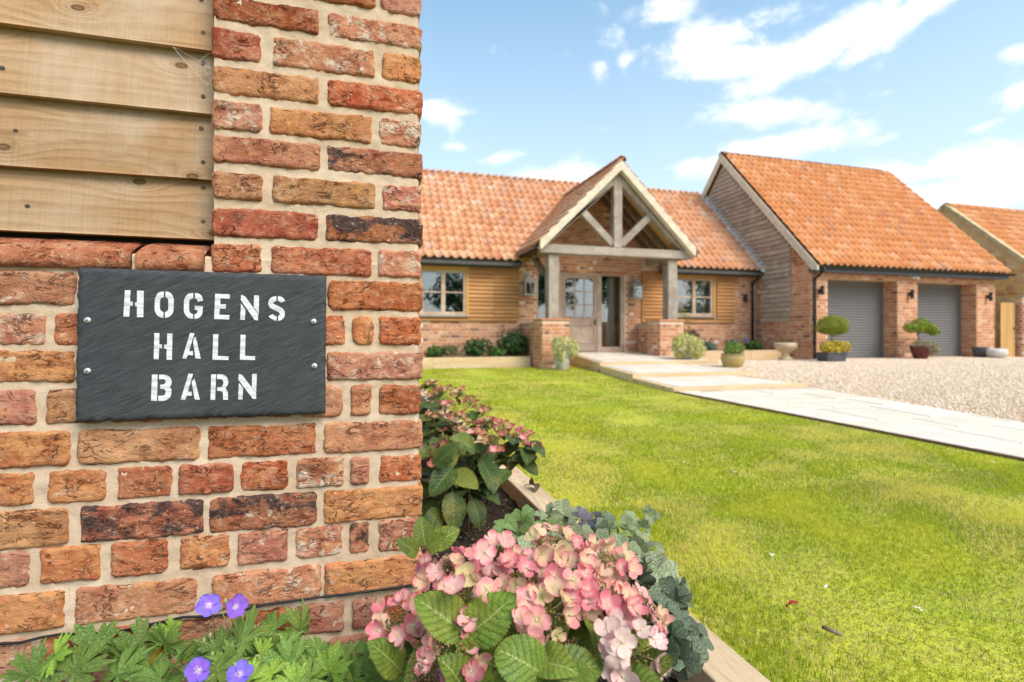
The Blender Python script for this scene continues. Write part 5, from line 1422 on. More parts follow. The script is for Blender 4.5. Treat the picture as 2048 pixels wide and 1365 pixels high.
M_door = m_wood('door_oak', (0.40, 0.28, 0.20), (0.49, 0.36, 0.27), (0.24, 0.15, 0.09), 'z', grey=(0.48, 0.39, 0.32), saw=0.1, knots=0.15)
b = MB()
dx0, dx1, dz0, dz1 = 5.145, 6.165, 0.335, 2.36
gx0, gx1, gz0, gz1 = 5.24, 6.07, 1.23, 2.28
b.box(dx0, gx0, YD + 0.012, YD + 0.06, dz0, dz1); b.box(gx1, dx1, YD + 0.012, YD + 0.06, dz0, dz1)
b.box(gx0, gx1, YD + 0.012, YD + 0.06, gz1, dz1); b.box(gx0, gx1, YD + 0.012, YD + 0.06, 1.02, gz0)
b.box(gx0, gx1, YD + 0.03, YD + 0.05, 0.50, 1.02); b.box(gx0, gx1, YD + 0.012, YD + 0.06, dz0, 0.50)
for (cx_, sx_) in ((gx0, 1), (gx1, -1)):      # rounded upper and lower corners of the glazed panel
    for (cz_, sz_) in ((gz1, -1), (gz0, 1)):
        p = [(cx_, cz_)] + [(cx_ + sx_ * 0.10 * (1 - math.sin(a * PI / 12)), cz_ + sz_ * 0.10 * (1 - math.cos(a * PI / 12))) for a in range(7)]
        if sx_ * sz_ < 0: p = p[::-1]
        b.prism(p, 'y', YD + 0.014, YD + 0.058)
door = b.build('door', M_door, house, (5.65, YD, 0.335))
gb = MB()
for i in (1, 2):
    x = lerp(gx0, gx1, i / 3)
    gb.box(x - 0.016, x + 0.016, YD + 0.018, YD + 0.05, gz0, gz1)
for i in (1, 2):
    z = lerp(gz0, gz1, i / 3)
    for c_ in range(3):
        xa = lerp(gx0, gx1, c_ / 3) + (0.016 if c_ else 0); xb = lerp(gx0, gx1, (c_ + 1) / 3) - (0.016 if c_ < 2 else 0)
        gb.box(xa, xb, YD + 0.02, YD + 0.048, z - 0.014, z + 0.014)
gb.build('glazing_bars', M_door, door)
for i in range(3):
    for j in range(3):
        pane(door, lerp(gx0, gx1, i / 3) + 0.016, lerp(gx0, gx1, (i + 1) / 3) - 0.016, lerp(gz0, gz1, j / 3) + 0.014, lerp(gz0, gz1, (j + 1) / 3) - 0.014, YD + 0.03)
b = MB()
b.prism([(gx0 + 0.06, 0.55), (gx1 - 0.06, 0.55), (gx1 - 0.06, 0.97), (gx0 + 0.06, 0.97)], 'y', YD + 0.018, YD + 0.03)
b.build('raised_panel', M_door, door, bevel=0.01)
b = MB()
b.tube([(6.10, YD + 0.01, 1.12), (6.10, YD - 0.04, 1.12), (6.00, YD - 0.045, 1.115)], 0.010, 8); b.box(6.08, 6.12, YD + 0.004, YD + 0.012, 1.02, 1.2)
b.build('handle', M_black, door, smooth=False)

# eaves: fascia, gutter, soffit
for (a, c) in ((-3.2, 3.93), (8.02, 11.25)):
    b = MB(); b.box(a, c, 12.735, 12.765, 2.475, 2.60); b.build('fascia', M_fascia, house)
    b = MB(); b.box(a, c, 12.766, 12.955, 2.476, 2.49); b.build('soffit', M_fascia, house)
    b = MB()
    vs = []
    for x in (a, c):
        for k in range(9):
            an = PI + PI * k / 8
            vs.append((x, 12.675 + 0.058 * math.cos(an), 2.605 + 0.062 * math.sin(an)))
        for k in range(8, -1, -1):
            an = PI + PI * k / 8
            vs.append((x, 12.675 + 0.052 * math.cos(an), 2.605 + 0.056 * math.sin(an)))
    b.add(vs, [(i, (i + 1) % 18, 18 + (i + 1) % 18, 18 + i) for i in range(18)])
    b.build('gutter', M_black, house)


def downpipe(parent, x, yw, zt, zb_, yg):
    b = MB()
    b.tube([(x + 0.05, yg, zt), (x + 0.05, yg, zt - 0.07), (x + 0.02, yg + 0.07, zt - 0.16), (x, yw - 0.06, zt - 0.26), (x, yw - 0.06, zt - 0.4), (x, yw - 0.06, zb_)], 0.034, 10)
    for z in (zt - 0.3, 1.2, 0.6):
        b.tube([(x, yw - 0.06, z - 0.03), (x, yw - 0.06, z + 0.03)], 0.044, 10)
    return b.build('downpipe', M_black, parent, (x, yw, zb_), smooth=True)


downpipe(house, 11.13, HY, 2.56, 0.22, 12.675)


def main_z(y): return 2.645 + (y - 12.66) * 1.007


def under_porch(x, y, z):
    return abs(x - 5.93) < 1.98 and z < 4.86 - abs(x - 5.93) * 0.98 - 0.16


SL = Vector((0, 1, 1.007)).normalized()
lay_tiles(house, (-3.09, 12.66, 2.645), (1, 0, 0), SL, 68, 14, M_tile, keep=lambda p, r_, c_: not under_porch(p.x, p.y, p.z))
lay_ridge(house, (-3.0, 15.62, 5.54), (11.25, 15.62, 5.54))
# lead flashing where the roof meets the garage gable
b = MB(); b.bar((11.20, 12.52, main_z(12.52) + 0.085), (11.20, 15.45, main_z(15.45) + 0.085), 0.13, 0.03, (0, -0.7, 0.7))
b.bar((11.272, 12.52, main_z(12.52) + 0.17), (11.272, 15.45, main_z(15.45) + 0.17), 0.012, 0.12, (0, -0.7, 0.7))
b.build('lead_flashing', M_lead, house)

# ---------------------------------------------------------------- the porch
porch = thing('porch', 'gabled oak porch with brick piers, king post truss and pantiled roof over the front door', 'porch', (5.95, 11.3, 0))
PXC = 5.93


def pz(x): return 4.90 - abs(x - PXC) * 0.98


pbk = []
for (x0, x1, ya, yb, zt) in ((3.993, 4.652, 11.308, 11.9, 1.10), (7.038, 7.692, 11.308, 11.9, 1.10), (4.02, 4.34, 11.9, HY - 0.01, 1.02), (7.36, 7.68, 11.9, HY - 0.01, 1.02)):
    b = MB(); b.box(x0, x1, ya, yb, -0.03, zt); b.build('brick_core', M_hmortar, porch, ((x0 + x1) / 2, ya, 0))
for (x0, x1) in ((3.985, 4.66), (7.03, 7.70)):
    brick_field(pbk, (x0, 11.308, 0), (1, 0, 0), (0, -1, 0), x1 - x0, 0.0, 1.09)
    brick_field(pbk, (x0 + 0.008, 11.9, 0), (0, -1, 0), (-1, 0, 0), 0.595, 0.0, 1.09, phase=1)
brick_field(pbk, (4.02, HY - 0.01, 0), (0, -1, 0), (-1, 0, 0), 1.05, 0.0, 1.0)
brick_field(pbk, (7.36, HY - 0.01, 0), (0, -1, 0), (-1, 0, 0), 1.05, 0.25, 1.0)
lay_bricks(pbk, porch, M_hbrick)
for (x0, x1) in ((3.96, 4.69), (7.00, 7.73)):
    b = MB(); b.box(x0, x1, 11.28, 11.93, 1.101, 1.15); b.build('pier_cap', M_hbrick, porch, bevel=0.02)
for (x0, x1) in ((3.95, 4.40), (7.30, 7.74)):
    b = MB(); b.box(x0, x1, 11.935, HY - 0.04, 1.021, 1.085); b.build('wall_cap', M_sand, porch, bevel=0.015)
for (x0, x1) in ((4.19, 4.45), (7.34, 7.60)):
    b = MB()
    n = 8
    vs = []
    for i in range(n + 1):
        z = lerp(1.151, 2.658, i / n)
        e = [0.008 * noise.noise(Vector((x0 * 3 + q, z * 1.7, 2))) for q in range(4)]
        vs += [(x0 + e[0], 11.42 + e[1], z), (x1 + e[2], 11.42 + e[1], z), (x1 + e[2], 11.68 + e[3], z), (x0 + e[0], 11.68 + e[3], z)]
    fs = [(i * 4 + k_, i * 4 + (k_ + 1) % 4, (i + 1) * 4 + (k_ + 1) % 4, (i + 1) * 4 + k_) for i in range(n) for k_ in range(4)] + [(3, 2, 1, 0), tuple(n * 4 + k_ for k_ in range(4))]
    b.add(vs, fs)
    b.build('post', M_greyoak, porch, (x0, 11.42, 1.15), bevel=0.012)
b = MB()
n = 14
vs = []
for i in range(n + 1):
    x = lerp(3.95, 7.95, i / n)
    e = [0.008 * noise.noise(Vector((x * 1.3, q * 3.1, 7))) for q in range(4)]
    vs += [(x, 11.33 + e[0], 2.66 + e[1]), (x, 11.33 + e[0], 2.862 + e[2]), (x, 11.57, 2.862 + e[2]), (x, 11.57, 2.66 + e[1])]
fs = [(i * 4 + k_, (i + 1) * 4 + k_, (i + 1) * 4 + (k_ + 1) % 4, i * 4 + (k_ + 1) % 4)[::-1] for i in range(n) for k_ in range(4)] + [(0, 1, 2, 3)[::-1], tuple(n * 4 + k_ for k_ in range(4))]
b.add(vs, fs)
b.build('tie_beam', M_greyoakx, porch, (5.95, 11.33, 2.66), bevel=0.012)
# principal rafters
for s_ in (-1, 1):
    b = MB()
    xo = PXC + s_ * 1.98
    pts = [(PXC, pz(PXC) - 0.235), (xo, pz(xo) - 0.235), (xo, 2.865), (PXC + s_ * 1.76, 2.865), (PXC, pz(PXC) - 0.46)]
    if s_ < 0: pts = pts[::-1]
    b.prism(pts, 'y', 11.36, 11.54)
    b.build('principal_rafter', M_greyoak, porch, (PXC + s_, 11.36, 3.6), bevel=0.01)
b = MB(); b.box(PXC - 0.11, PXC + 0.11, 11.345, 11.535, 2.866, pz(PXC) - 0.36); b.build('king_post', M_greyoak, porch, (PXC, 11.34, 2.87), bevel=0.012)
for s_ in (-1, 1):
    b = MB(); b.bar((PXC + s_ * 0.115, 11.45, 2.95), (PXC + s_ * 0.87, 11.45, 3.66), 0.14, 0.165, (-s_ * 0.7, 0, 0.7))
    b.build('strut', M_greyoak, porch, (PXC + s_ * 0.5, 11.45, 3.2), bevel=0.01)
# mortared verge with the stepped tile ends
for s_ in (-1, 1):
    b = MB()
    ns = 9
    pts_o, pts_i = [], []
    for i in range(ns):
        xa = PXC + s_ * 2.03 * i / ns; xb = PXC + s_ * 2.03 * (i + 1) / ns
        pts_o += [(xa, pz(xa) - 0.012), (xb, pz(xb) + 0.028)]
    xe = PXC + s_ * 2.03
    poly = pts_o + [(xe, pz(xe) - 0.16), (xe - s_ * 0.03, pz(xe) - 0.20), (PXC, pz(PXC) - 0.225)]
    if s_ > 0: poly = poly[::-1]
    b.prism(poly, 'y', 11.17, 11.345)
    b.build('verge', M_verge, porch, (PXC + s_, 11.2, 3.9))
# wall plates and brackets back to the house
for x in (4.06, 7.60):
    b = MB(); b.box(x, x + 0.2, 11.575, HY - 0.02, 2.662, 2.86); b.build('wall_plate', M_greyoakx, porch, (x, 12, 2.66))
    b = MB(); b.bar((x + 0.1, 11.7, 2.25), (x + 0.1, 12.3, 2.65), 0.12, 0.14, (0, -0.5, 0.8)); b.build('brace', M_rafter, porch, (x, 12, 2.4))
# common rafters and roof lining
for s_ in (-1, 1):
    for yy in (11.95, 12.32, 12.69):
        b = MB(); b.bar((PXC + s_ * 0.02, yy, pz(PXC) - 0.30), (PXC + s_ * 1.93, yy, pz(PXC + 1.93) - 0.30), 0.09, 0.13, (s_ * 0.7, 0, 0.7))
        b.build('common_rafter', M_rafter, porch, (PXC + s_, yy, 3.8))
    b = MB()
    pts = [(PXC, pz(PXC) - 0.195), (PXC + s_ * 2.0, pz(PXC + 2.0) - 0.195), (PXC + s_ * 2.0, pz(PXC + 2.0) - 0.165), (PXC, pz(PXC) - 0.165)]
    if s_ < 0: pts = pts[::-1]
    b.prism(pts, 'y', 11.35, HY - 0.003)
    b.build('roof_lining', M_lining, porch, (PXC + s_, 12, 3.8))
    b = MB()
    pts = [(PXC, pz(PXC) - 0.160), (PXC + s_ * 2.05, pz(PXC + 2.05) - 0.160), (PXC + s_ * 2.05, pz(PXC + 2.05) - 0.06), (PXC, pz(PXC) - 0.06)]
    if s_ < 0: pts = pts[::-1]
    b.prism(pts, 'y', 11.346, 14.4)
    b.build('roof_deck', M_rafter, porch, (PXC + s_, 12, 3.8))
b = MB(); b.box(PXC - 2.075, PXC - 2.045, 11.36, 12.9, 2.70, 2.86); b.box(PXC - 2.16, PXC - 2.078, 11.30, 12.70, 2.73, 2.80)
b.build('eaves_gutter', M_black, porch)
b = MB(); b.box(PXC + 2.045, PXC + 2.075, 11.36, 12.9, 2.70, 2.86); b.box(PXC + 2.078, PXC + 2.16, 11.30, 12.70, 2.73, 2.80)
b.build('eaves_gutter', M_black, porch)
for s_ in (-1, 1):
    SP = Vector((-s_, 0, 0.98)).normalized()
    dd = Vector((0, -s_, 0)) * -1
    dd = Vector((0, 1, 0)) if s_ > 0 else Vector((0, -1, 0))
    y0 = 11.18 if s_ > 0 else 11.18 + 0.21 * 18
    lay_tiles(porch, (PXC + s_ * 2.10, y0, pz(PXC + 2.10) - 0.055), dd, SP, 18, 10, M_tile, keep=lambda p, r_, c_: p.z > main_z(p.y) - 0.14)
lay_ridge(porch, (PXC, 11.15, pz(PXC) - 0.005), (PXC, 14.8, pz(PXC) - 0.005), 0.10, 0.40)
M_coping0 = m_plain('valley_mortar', (0.42, 0.30, 0.20), 0.95)
# valley boards
b = MB()
for s_ in (-1, 1):
    b.bar((PXC + s_ * 2.0, 12.95, 2.89), (PXC, 14.86, 4.83), 0.10, 0.02, (0, -0.6, 0.8))
b.build('valley', M_coping0, porch)

# ---------------------------------------------------------------- the garage wing
GX0, GX1, GY = 11.3, 18.1, 10.98
garage = thing('garage', 'brick double garage wing with grey roller doors and a tall boarded gable', 'garage', (14.7, GY, 0.1))
gops = [(11.84, 14.28, -0.1, 2.265), (15.02, 17.34, -0.1, 2.265)]
b = MB()
wall_boxes(b, GX0, GX1, -0.1, 2.60, GY, GY + 0.52, gops)
b.prism([(GY + 0.521, -0.1), (17.8, -0.1), (17.8, 2.6), (14.38, 6.33), (GY + 0.521, 2.62)], 'x', GX0, GX0 + 0.3)
b.prism([(GY + 0.521, -0.1), (17.8, -0.1), (17.8, 2.6), (14.38, 6.33), (GY + 0.521, 2.62)], 'x', GX1 - 0.3, GX1)
b.box(GX0 + 0.3, GX1 - 0.3, 17.5, 17.8, -0.1, 2.6)
b.build('wall', M_hmortar, garage)
TG = 1.092


def gar_z(y): return 2.60 + (y - 10.72) * TG


gb_ = []
ws = lambda u, z: False
for (a, c) in ((GX0, 11.84), (14.28, 15.02), (17.34, GX1)):
    brick_field(gb_, (a, GY, 0), (1, 0, 0), (0, -1, 0), c - a, 0.08, 2.265)
brick_field(gb_, (GX0, GY, 0), (1, 0, 0), (0, -1, 0), GX1 - GX0, 2.24, 2.56)
for x in (14.28, 17.34):
    brick_field(gb_, (x, GY + 0.44, 0), (0, -1, 0), (-1, 0, 0), 0.44, 0.08, 2.26)
    for q in ():
        pass
gs = []
brick_field(gs, (GX0, 12.96, 0), (0, -1, 0), (-1, 0, 0), 12.96 - GY, 0.08, 3.35, lambda u, z: (z > 1.15 and 0.24 < u < 1.33) or z > gar_z(12.96 - u) - 0.25 or (u < 0.24 and z > 2.6))
lay_bricks(gb_ + gs, garage, M_hbrick)
zb = 1.155
k = 0
while zb < 6.1:
    zt = zb + 0.135
    yf = max(11.635, 10.72 + (zt - 2.60) / TG + 0.30)
    ybk = 12.715 if zb < 2.5 else min(12.66 + (zb - 2.60) / 1.007 + 0.6, 18.04 - (zt - 2.60) / TG - 0.30)
    if zb > 5.4: ybk = 28.76 - yf
    if ybk - yf > 0.12:
        b = MB()
        xo = rnd.uniform(-0.002, 0.002)
        b.add([(GX0 - 0.06 + xo, yf, zb), (GX0 - 0.06 + xo, ybk, zb), (GX0 - 0.004, ybk, zb), (GX0 - 0.004, yf, zb),
               (GX0 - 0.014, yf, zt + 0.02), (GX0 - 0.014, ybk, zt + 0.02), (GX0 - 0.004, ybk, zt + 0.02), (GX0 - 0.004, yf, zt + 0.02)],
              [(0, 1, 2, 3), (4, 7, 6, 5), (0, 4, 5, 1), (1, 5, 6, 2), (2, 6, 7, 3), (3, 7, 4, 0)])
        b.build('weatherboard', M_gableboard, garage, (GX0, (yf + ybk) / 2, zb))
    zb += 0.135
# roof
b = MB()
for (ya, za, yb_, zc_) in ((10.70, 2.49, 14.38, 6.49), (14.382, 6.49, 18.06, 2.49)):
    b.add([(11.22, ya, za), (GX1 + 0.12, ya, za), (GX1 + 0.12, yb_, zc_), (11.22, yb_, zc_), (11.22, ya, za + 0.08), (GX1 + 0.12, ya, za + 0.08), (GX1 + 0.12, yb_, zc_ + 0.08), (11.22, yb_, zc_ + 0.08)],
          [(0, 3, 2, 1), (4, 5, 6, 7), (0, 1, 5, 4), (1, 2, 6, 5), (2, 3, 7, 6), (3, 0, 4, 7)])
b.build('roof_deck', M_rafter, garage)
SG = Vector((0, 1, TG)).normalized()
lay_tiles(garage, (11.20, 10.66, 2.565), (1, 0, 0), SG, 33, 18, M_tileN)
lay_ridge(garage, (11.19, 14.38, 6.56), (18.3, 14.38, 6.56))
for s_ in (-1, 1):
    b = MB()
    y_e = 14.38 + s_ * 3.74
    z_e = 6.56 - 3.74 * TG
    poly = [(14.38, 6.60), (y_e, z_e + 0.05), (y_e, z_e - 0.05), (14.38 + s_ * 3.55, 6.35 - 3.55 * TG - 0.02), (14.38, 6.33)]
    if s_ > 0: poly = poly[::-1]
    b.prism(poly, 'x', 11.15, 11.198)
    b.build('bargeboard', M_verge, garage, (11.15, 14.38 + s_ * 2, 4.5))
b = MB(); b.box(11.24, 18.3, 10.755, 10.785, 2.40, 2.535); b.build('fascia', M_fascia, garage)
b = MB(); b.box(11.24, 18.3, 10.786, 10.97, 2.402, 2.42); b.build('soffit', M_fascia, garage)
b = MB(); b.prism([(10.755, 2.40), (10.975, 2.40), (10.975, 2.80), (10.9, 2.75), (10.755, 2.58)], 'x', 11.21, 11.238); b.build('box_end', M_fascia, garage)
b = MB()
vs = []
for x in (11.22, 18.42):
    for k in range(9):
        an = PI + PI * k / 8
        vs.append((x, 10.69 + 0.058 * math.cos(an), 2.545 + 0.062 * math.sin(an)))
    for k in range(8, -1, -1):
        an = PI + PI * k / 8
        vs.append((x, 10.69 + 0.052 * math.cos(an), 2.545 + 0.056 * math.sin(an)))
b.add(vs, [(i, (i + 1) % 18, 18 + (i + 1) % 18, 18 + i) for i in range(18)])
b.build('gutter', M_black, garage)
downpipe(garage, 11.36, GY, 2.50, 0.10, 10.69)
# roller doors
M_roller = m_plain('grey_roller', (0.175, 0.168, 0.160), 0.5, 0.4, 0.0, 0.05)
for (x0, x1, lab) in ((11.845, 14.275, ''), (15.025, 17.335, '')):
    b = MB(); b.box(x0, x0 + 0.05, GY + 0.40, GY + 0.49, 0.06, 2.26); b.box(x1 - 0.05, x1, GY + 0.40, GY + 0.49, 0.06, 2.26); b.box(x0 + 0.05, x1 - 0.05, GY + 0.41, GY + 0.49, 2.16, 2.26)
    rd = b.build('roller_door', M_roller, garage, ((x0 + x1) / 2, GY + 0.43, 0.1))
    s_ = MB()
    s_.prism([(0, 0.004), (-0.004, 0.012), (-0.016, 0.020), (-0.021, 0.038), (-0.016, 0.056), (-0.004, 0.066), (0, 0.0765), (0.012, 0.0765), (0.012, 0.004)][::-1], 'x', -(x1 - x0) / 2 + 0.052, (x1 - x0) / 2 - 0.052)
    me = s_.mesh('slat', M_roller)
    for i in range(27):
        link('slat', me, rd, ((x0 + x1) / 2, GY + 0.45, 0.09 + 0.077 * i))

# ---------------------------------------------------------------- neighbouring stone barn, gate, garden pier
barn = thing('stone_barn', 'neighbouring rubble stone barn with orange pantile roof beyond the garage', 'barn', (21, 12, 0))
NX = 19.6
NT_ = 0.974


def barn_z(y): return 5.18 - abs(13.4 - y) * NT_


M_bmort = m_mortar('barn_mortar', (0.66, 0.45, 0.22), (0.76, 0.57, 0.31), 0.4)
b = MB()
b.prism([(10.0, -0.1), (16.8, -0.1), (16.8, barn_z(16.8)), (13.4, 5.18), (10.0, barn_z(10.0))], 'x', NX, NX + 0.4)
b.box(NX + 0.4, 26, 10.0, 10.4, -0.1, barn_z(10.0))
b.build('wall', M_bmort, barn)
M_rubble = m_tinted('rubble_stone', [(0.0, (0.60, 0.33, 0.10)), (0.25, (0.70, 0.47, 0.19)), (0.5, (0.62, 0.43, 0.24)), (0.7, (0.76, 0.58, 0.33)), (0.85, (0.55, 0.25, 0.11)), (1.0, (0.64, 0.55, 0.42))], rough=0.92, amount=0.3, nscale=14, bmp=0.5)
st = []
z = 0.05
while z < 5.0:
    hh = rnd.uniform(0.11, 0.2)
    y = 10.02
    while y < 14.6:
        wd = rnd.uniform(0.14, 0.38)
        if z + hh < min(barn_z(y), barn_z(y + wd)) - 0.06:
            st.append((y + wd / 2, z + hh / 2, wd - 0.025, hh - 0.025))
        y += wd
    z += hh
st.sort(key=lambda q: -q[1])
protos = []
for k in range(6):
    b = MB()
    r_ = random.Random(k)
    n = 9
    out = [(0.5 * math.copysign(abs(math.cos(a)) ** 0.45, math.cos(a)) * r_.uniform(0.9, 1.0), 0.5 * math.copysign(abs(math.sin(a)) ** 0.45, math.sin(a)) * r_.uniform(0.9, 1.0)) for a in [2 * PI * i / n for i in range(n)]]
    vs = [(-0.022 + r_.uniform(-0.004, 0.004), q[0] * 0.8, q[1] * 0.8) for q in out] + [(-0.008, q[0], q[1]) for q in out] + [(0.02, q[0], q[1]) for q in out]
    fs = [tuple(range(n - 1, -1, -1))] + [(i, (i + 1) % n, n + (i + 1) % n, n + i) for i in range(n)] + [(n + i, n + (i + 1) % n, 2 * n + (i + 1) % n, 2 * n + i) for i in range(n)]
    b.add(vs, fs)
    protos.append(b.mesh('stone', M_rubble))
for (yc, zc_, wd, hh) in st[:300]:
    link('stone', rnd.choice(protos), barn, (NX - 0.002, yc, zc_), Matrix.Diagonal((1, wd, hh)))
b = MB()
for (ya, za, yb_, zc_) in ((9.85, barn_z(9.85), 13.4, 5.18), (13.402, 5.18, 16.95, barn_z(16.95))):
    b.add([(NX + 0.02, ya, za), (26, ya, za), (26, yb_, zc_), (NX + 0.02, yb_, zc_), (NX + 0.02, ya, za + 0.07), (26, ya, za + 0.07), (26, yb_, zc_ + 0.07), (NX + 0.02, yb_, zc_ + 0.07)],
          [(0, 3, 2, 1), (4, 5, 6, 7), (0, 1, 5, 4), (1, 2, 6, 5), (2, 3, 7, 6), (3, 0, 4, 7)])
b.build('roof_deck', M_rafter, barn)
SB = Vector((0, 1, NT_)).normalized()
lay_tiles(barn, (NX + 0.05, 9.8, barn_z(9.8) + 0.075), (1, 0, 0), SB, 20, 17, M_tileN)
lay_ridge(barn, (NX + 0.05, 13.4, 5.26), (24, 13.4, 5.26), m_=M_tileN)
M_coping = m_plain('coping_mortar', (0.56, 0.43, 0.24), 0.95, 0.1, 0, 0.25, 5, 0.4)
for s_ in (-1, 1):
    b = MB(); b.bar((NX + 0.03, 13.4, 5.27), (NX + 0.03, 13.4 + s_ * 3.6, 5.27 - 3.6 * NT_), 0.20, 0.13, (0, s_ * 0.7, 0.7)); b.build('coping', M_coping, barn, (NX, 13.4 + s_, 4))

M_gate = m_wood('gate_wood', (0.50, 0.29, 0.10), (0.58, 0.36, 0.15), (0.38, 0.21, 0.07), 'z', saw=0.2, knots=0.3)
gate = thing('wooden_gate', 'honey coloured boarded side gate between garage corner and brick pier', 'gate', (18.43, 10.86, 0.05))
for i in range(5):
    x = 18.14 + i * 0.122
    b = MB(); b.box(x, x + 0.116, 10.85, 10.875, 0.08, 1.72 + 0.005 * (i % 2)); b.build('board', M_gate, gate, (x, 10.85, 0.08))
for z in (0.3, 0.95, 1.55):
    b = MB(); b.box(18.14, 18.74, 10.877, 10.91, z, z + 0.11); b.build('rail', M_gate, gate, (18.4, 10.88, z))
b = MB(); b.tube([(18.66, 10.83, 0.92), (18.66, 10.82, 1.0)], 0.012, 6); b.tube([(18.66, 10.85, 0.96), (18.66, 10.825, 0.96)], 0.01, 6); b.build('latch', M_black, gate, (18.66, 10.84, 0.96))
gpier = thing('brick_pier', 'weathered brick gate pier at the right hand edge beside the gate', 'pier', (19.0, 10.9, 0))
b = MB(); b.box(18.788, 19.55, 10.708, 11.3, -0.05, 1.80); b.build('core', M_hmortar, gpier)
pb = []
M_pierbrick = m_tinted('pier_brick', [(0.0, (0.30, 0.11, 0.075)), (0.4, (0.36, 0.16, 0.11)), (0.7, (0.40, 0.25, 0.18)), (1.0, (0.46, 0.36, 0.28))], rough=0.9, amount=0.25)
brick_field(pb, (18.78, 10.708, 0), (1, 0, 0), (0, -1, 0), 0.77, 0.03, 1.78)
brick_field(pb, (18.788, 11.3, 0), (0, -1, 0), (-1, 0, 0), 0.59, 0.03, 1.78, phase=1)
lay_bricks(pb, gpier, M_pierbrick)
b = MB(); b.box(18.76, 19.58, 10.68, 11.33, 1.801, 1.87); b.build('cap', M_coping, gpier)

# ---------------------------------------------------------------- wall lanterns and lights
M_galv = m_plain('galvanised', (0.44, 0.41, 0.35), 0.55, 0.4, 0.35, 0.2, 12)
M_lglass = M_glass


def lantern(x, z, lab):
    y = HY - 0.19
    t_ = thing('wall_lantern', lab, 'lantern', (x, HY, z), 'galvanised lanterns either side of the door')
    b = MB()
    hw = 0.125
    for sx in (-1, 1):
        for sy in (-1, 1):
            b.box(x + sx * hw - 0.012, x + sx * hw + 0.012, y + sy * hw - 0.012, y + sy * hw + 0.012, z - 0.17, z + 0.13)
    b.box(x - hw - 0.02, x + hw + 0.02, y - hw - 0.02, y + hw + 0.02, z - 0.205, z - 0.171)
    for zz in (z + 0.11,):
        b.box(x - hw + 0.013, x + hw - 0.013, y - hw - 0.01, y - hw + 0.01, zz, zz + 0.02); b.box(x - hw + 0.013, x + hw - 0.013, y + hw - 0.01, y + hw + 0.01, zz, zz + 0.02)
    b.build('body', M_galv, t_)
    b = MB()
    lv = [(hw + 0.045, z + 0.131), (hw + 0.045, z + 0.14), (0.075, z + 0.235), (0.06, z + 0.24), (0.06, z + 0.275), (0.075, z + 0.28), (0.015, z + 0.325), (0.012, z + 0.34)]
    vs = []
    for (r_, zz) in lv:
        vs += [(x - r_, y - r_, zz), (x + r_, y - r_, zz), (x + r_, y + r_, zz), (x - r_, y + r_, zz)]
    b.add(vs, [(i * 4 + k, i * 4 + (k + 1) % 4, (i + 1) * 4 + (k + 1) % 4, (i + 1) * 4 + k) for i in range(len(lv) - 1) for k in range(4)] + [(3, 2, 1, 0)])
    b.tube([(x + 0.03 * math.cos(a * PI / 8), y, z + 0.365 + 0.03 * math.sin(a * PI / 8)) for a in range(17)], 0.006, 6, False)
    b.build('cap', M_galv, t_)
    b = MB(); b.box(x - 0.07, x + 0.07, HY - 0.03, HY - 0.009, z - 0.2, z + 0.36); b.tube([(x, HY - 0.03, z + 0.30), (x, HY - 0.10, z + 0.42), (x, y, z + 0.405)], 0.012, 6); b.build('bracket', M_galv, t_)
    b = MB()
    b.tube([(x, y, z - 0.17), (x, y, z - 0.06)], 0.022, 8); b.ball((x, y, z - 0.01), 0.045, 8, 6, (1, 1, 1.4)); b.build('bulb', m_plain('frosted_bulb', (0.05, 0.045, 0.04), 0.4) if 'frosted_bulb' not in bpy.data.materials else bpy.data.materials['frosted_bulb'], t_, smooth=True)
    for (sx, sy) in ((0, -1), (-1, 0), (1, 0)):
        b = MB()
        if sy: b.box(x - hw + 0.013, x + hw - 0.013, y + sy * hw - 0.002, y + sy * hw + 0.002, z - 0.17, z + 0.11)
        else: b.box(x + sx * hw - 0.002, x + sx * hw + 0.002, y - hw + 0.013, y + hw - 0.013, z - 0.17, z + 0.11)
        b.build('pane', M_lglass, t_)


lantern(4.14, 1.98, 'galvanised coach lantern on the brick left of the front door')
lantern(7.20, 1.96, 'galvanised coach lantern on the brick right of the front door')


def wall_light(x, y, z, lab):
    t_ = thing('wall_light', lab, 'wall light', (x, y, z), 'small black wall lights')
    b = MB(); b.lathe([(0.0, -0.11), (0.045, -0.11), (0.045, 0.0), (0.028, 0.01), (0.028, 0.03), (0.045, 0.04), (0.045, 0.13), (0.0, 0.13)], (x, y - 0.10, z), 12); b.build('body', M_black, t_, smooth=False)
    b = MB(); b.box(x - 0.035, x + 0.035, y - 0.06, y - 0.01, z - 0.03, z + 0.05); b.build('bracket', M_black, t_)


wall_light(10.86, HY, 1.83, 'small black wall light on the house brickwork left of the drainpipe')
wall_light(11.56, GY, 1.92, 'small black wall light between the garage drainpipe and first roller door')
wall_light(14.69, GY, 1.89, 'small black wall light on the brick pier between the roller doors')
wall_light(17.76, GY, 1.88, 'small black wall light on the garage corner beside the wooden gate')
t_ = thing('security_light', 'tiny white twin floodlight under the garage eaves between the doors', 'floodlight', (14.8, 10.9, 2.4))
b = MB(); b.ball((14.72, 10.86, 2.36), 0.045, 8, 6); b.ball((14.86, 10.86, 2.35), 0.05, 8, 6); b.build('lamp_head', m_plain('white_plastic', (0.75, 0.74, 0.72), 0.4), t_, smooth=True)
b = MB(); b.box(14.70, 14.90, 10.90, 10.97, 2.35, 2.40); b.build('base', bpy.data.materials['white_plastic'], t_)

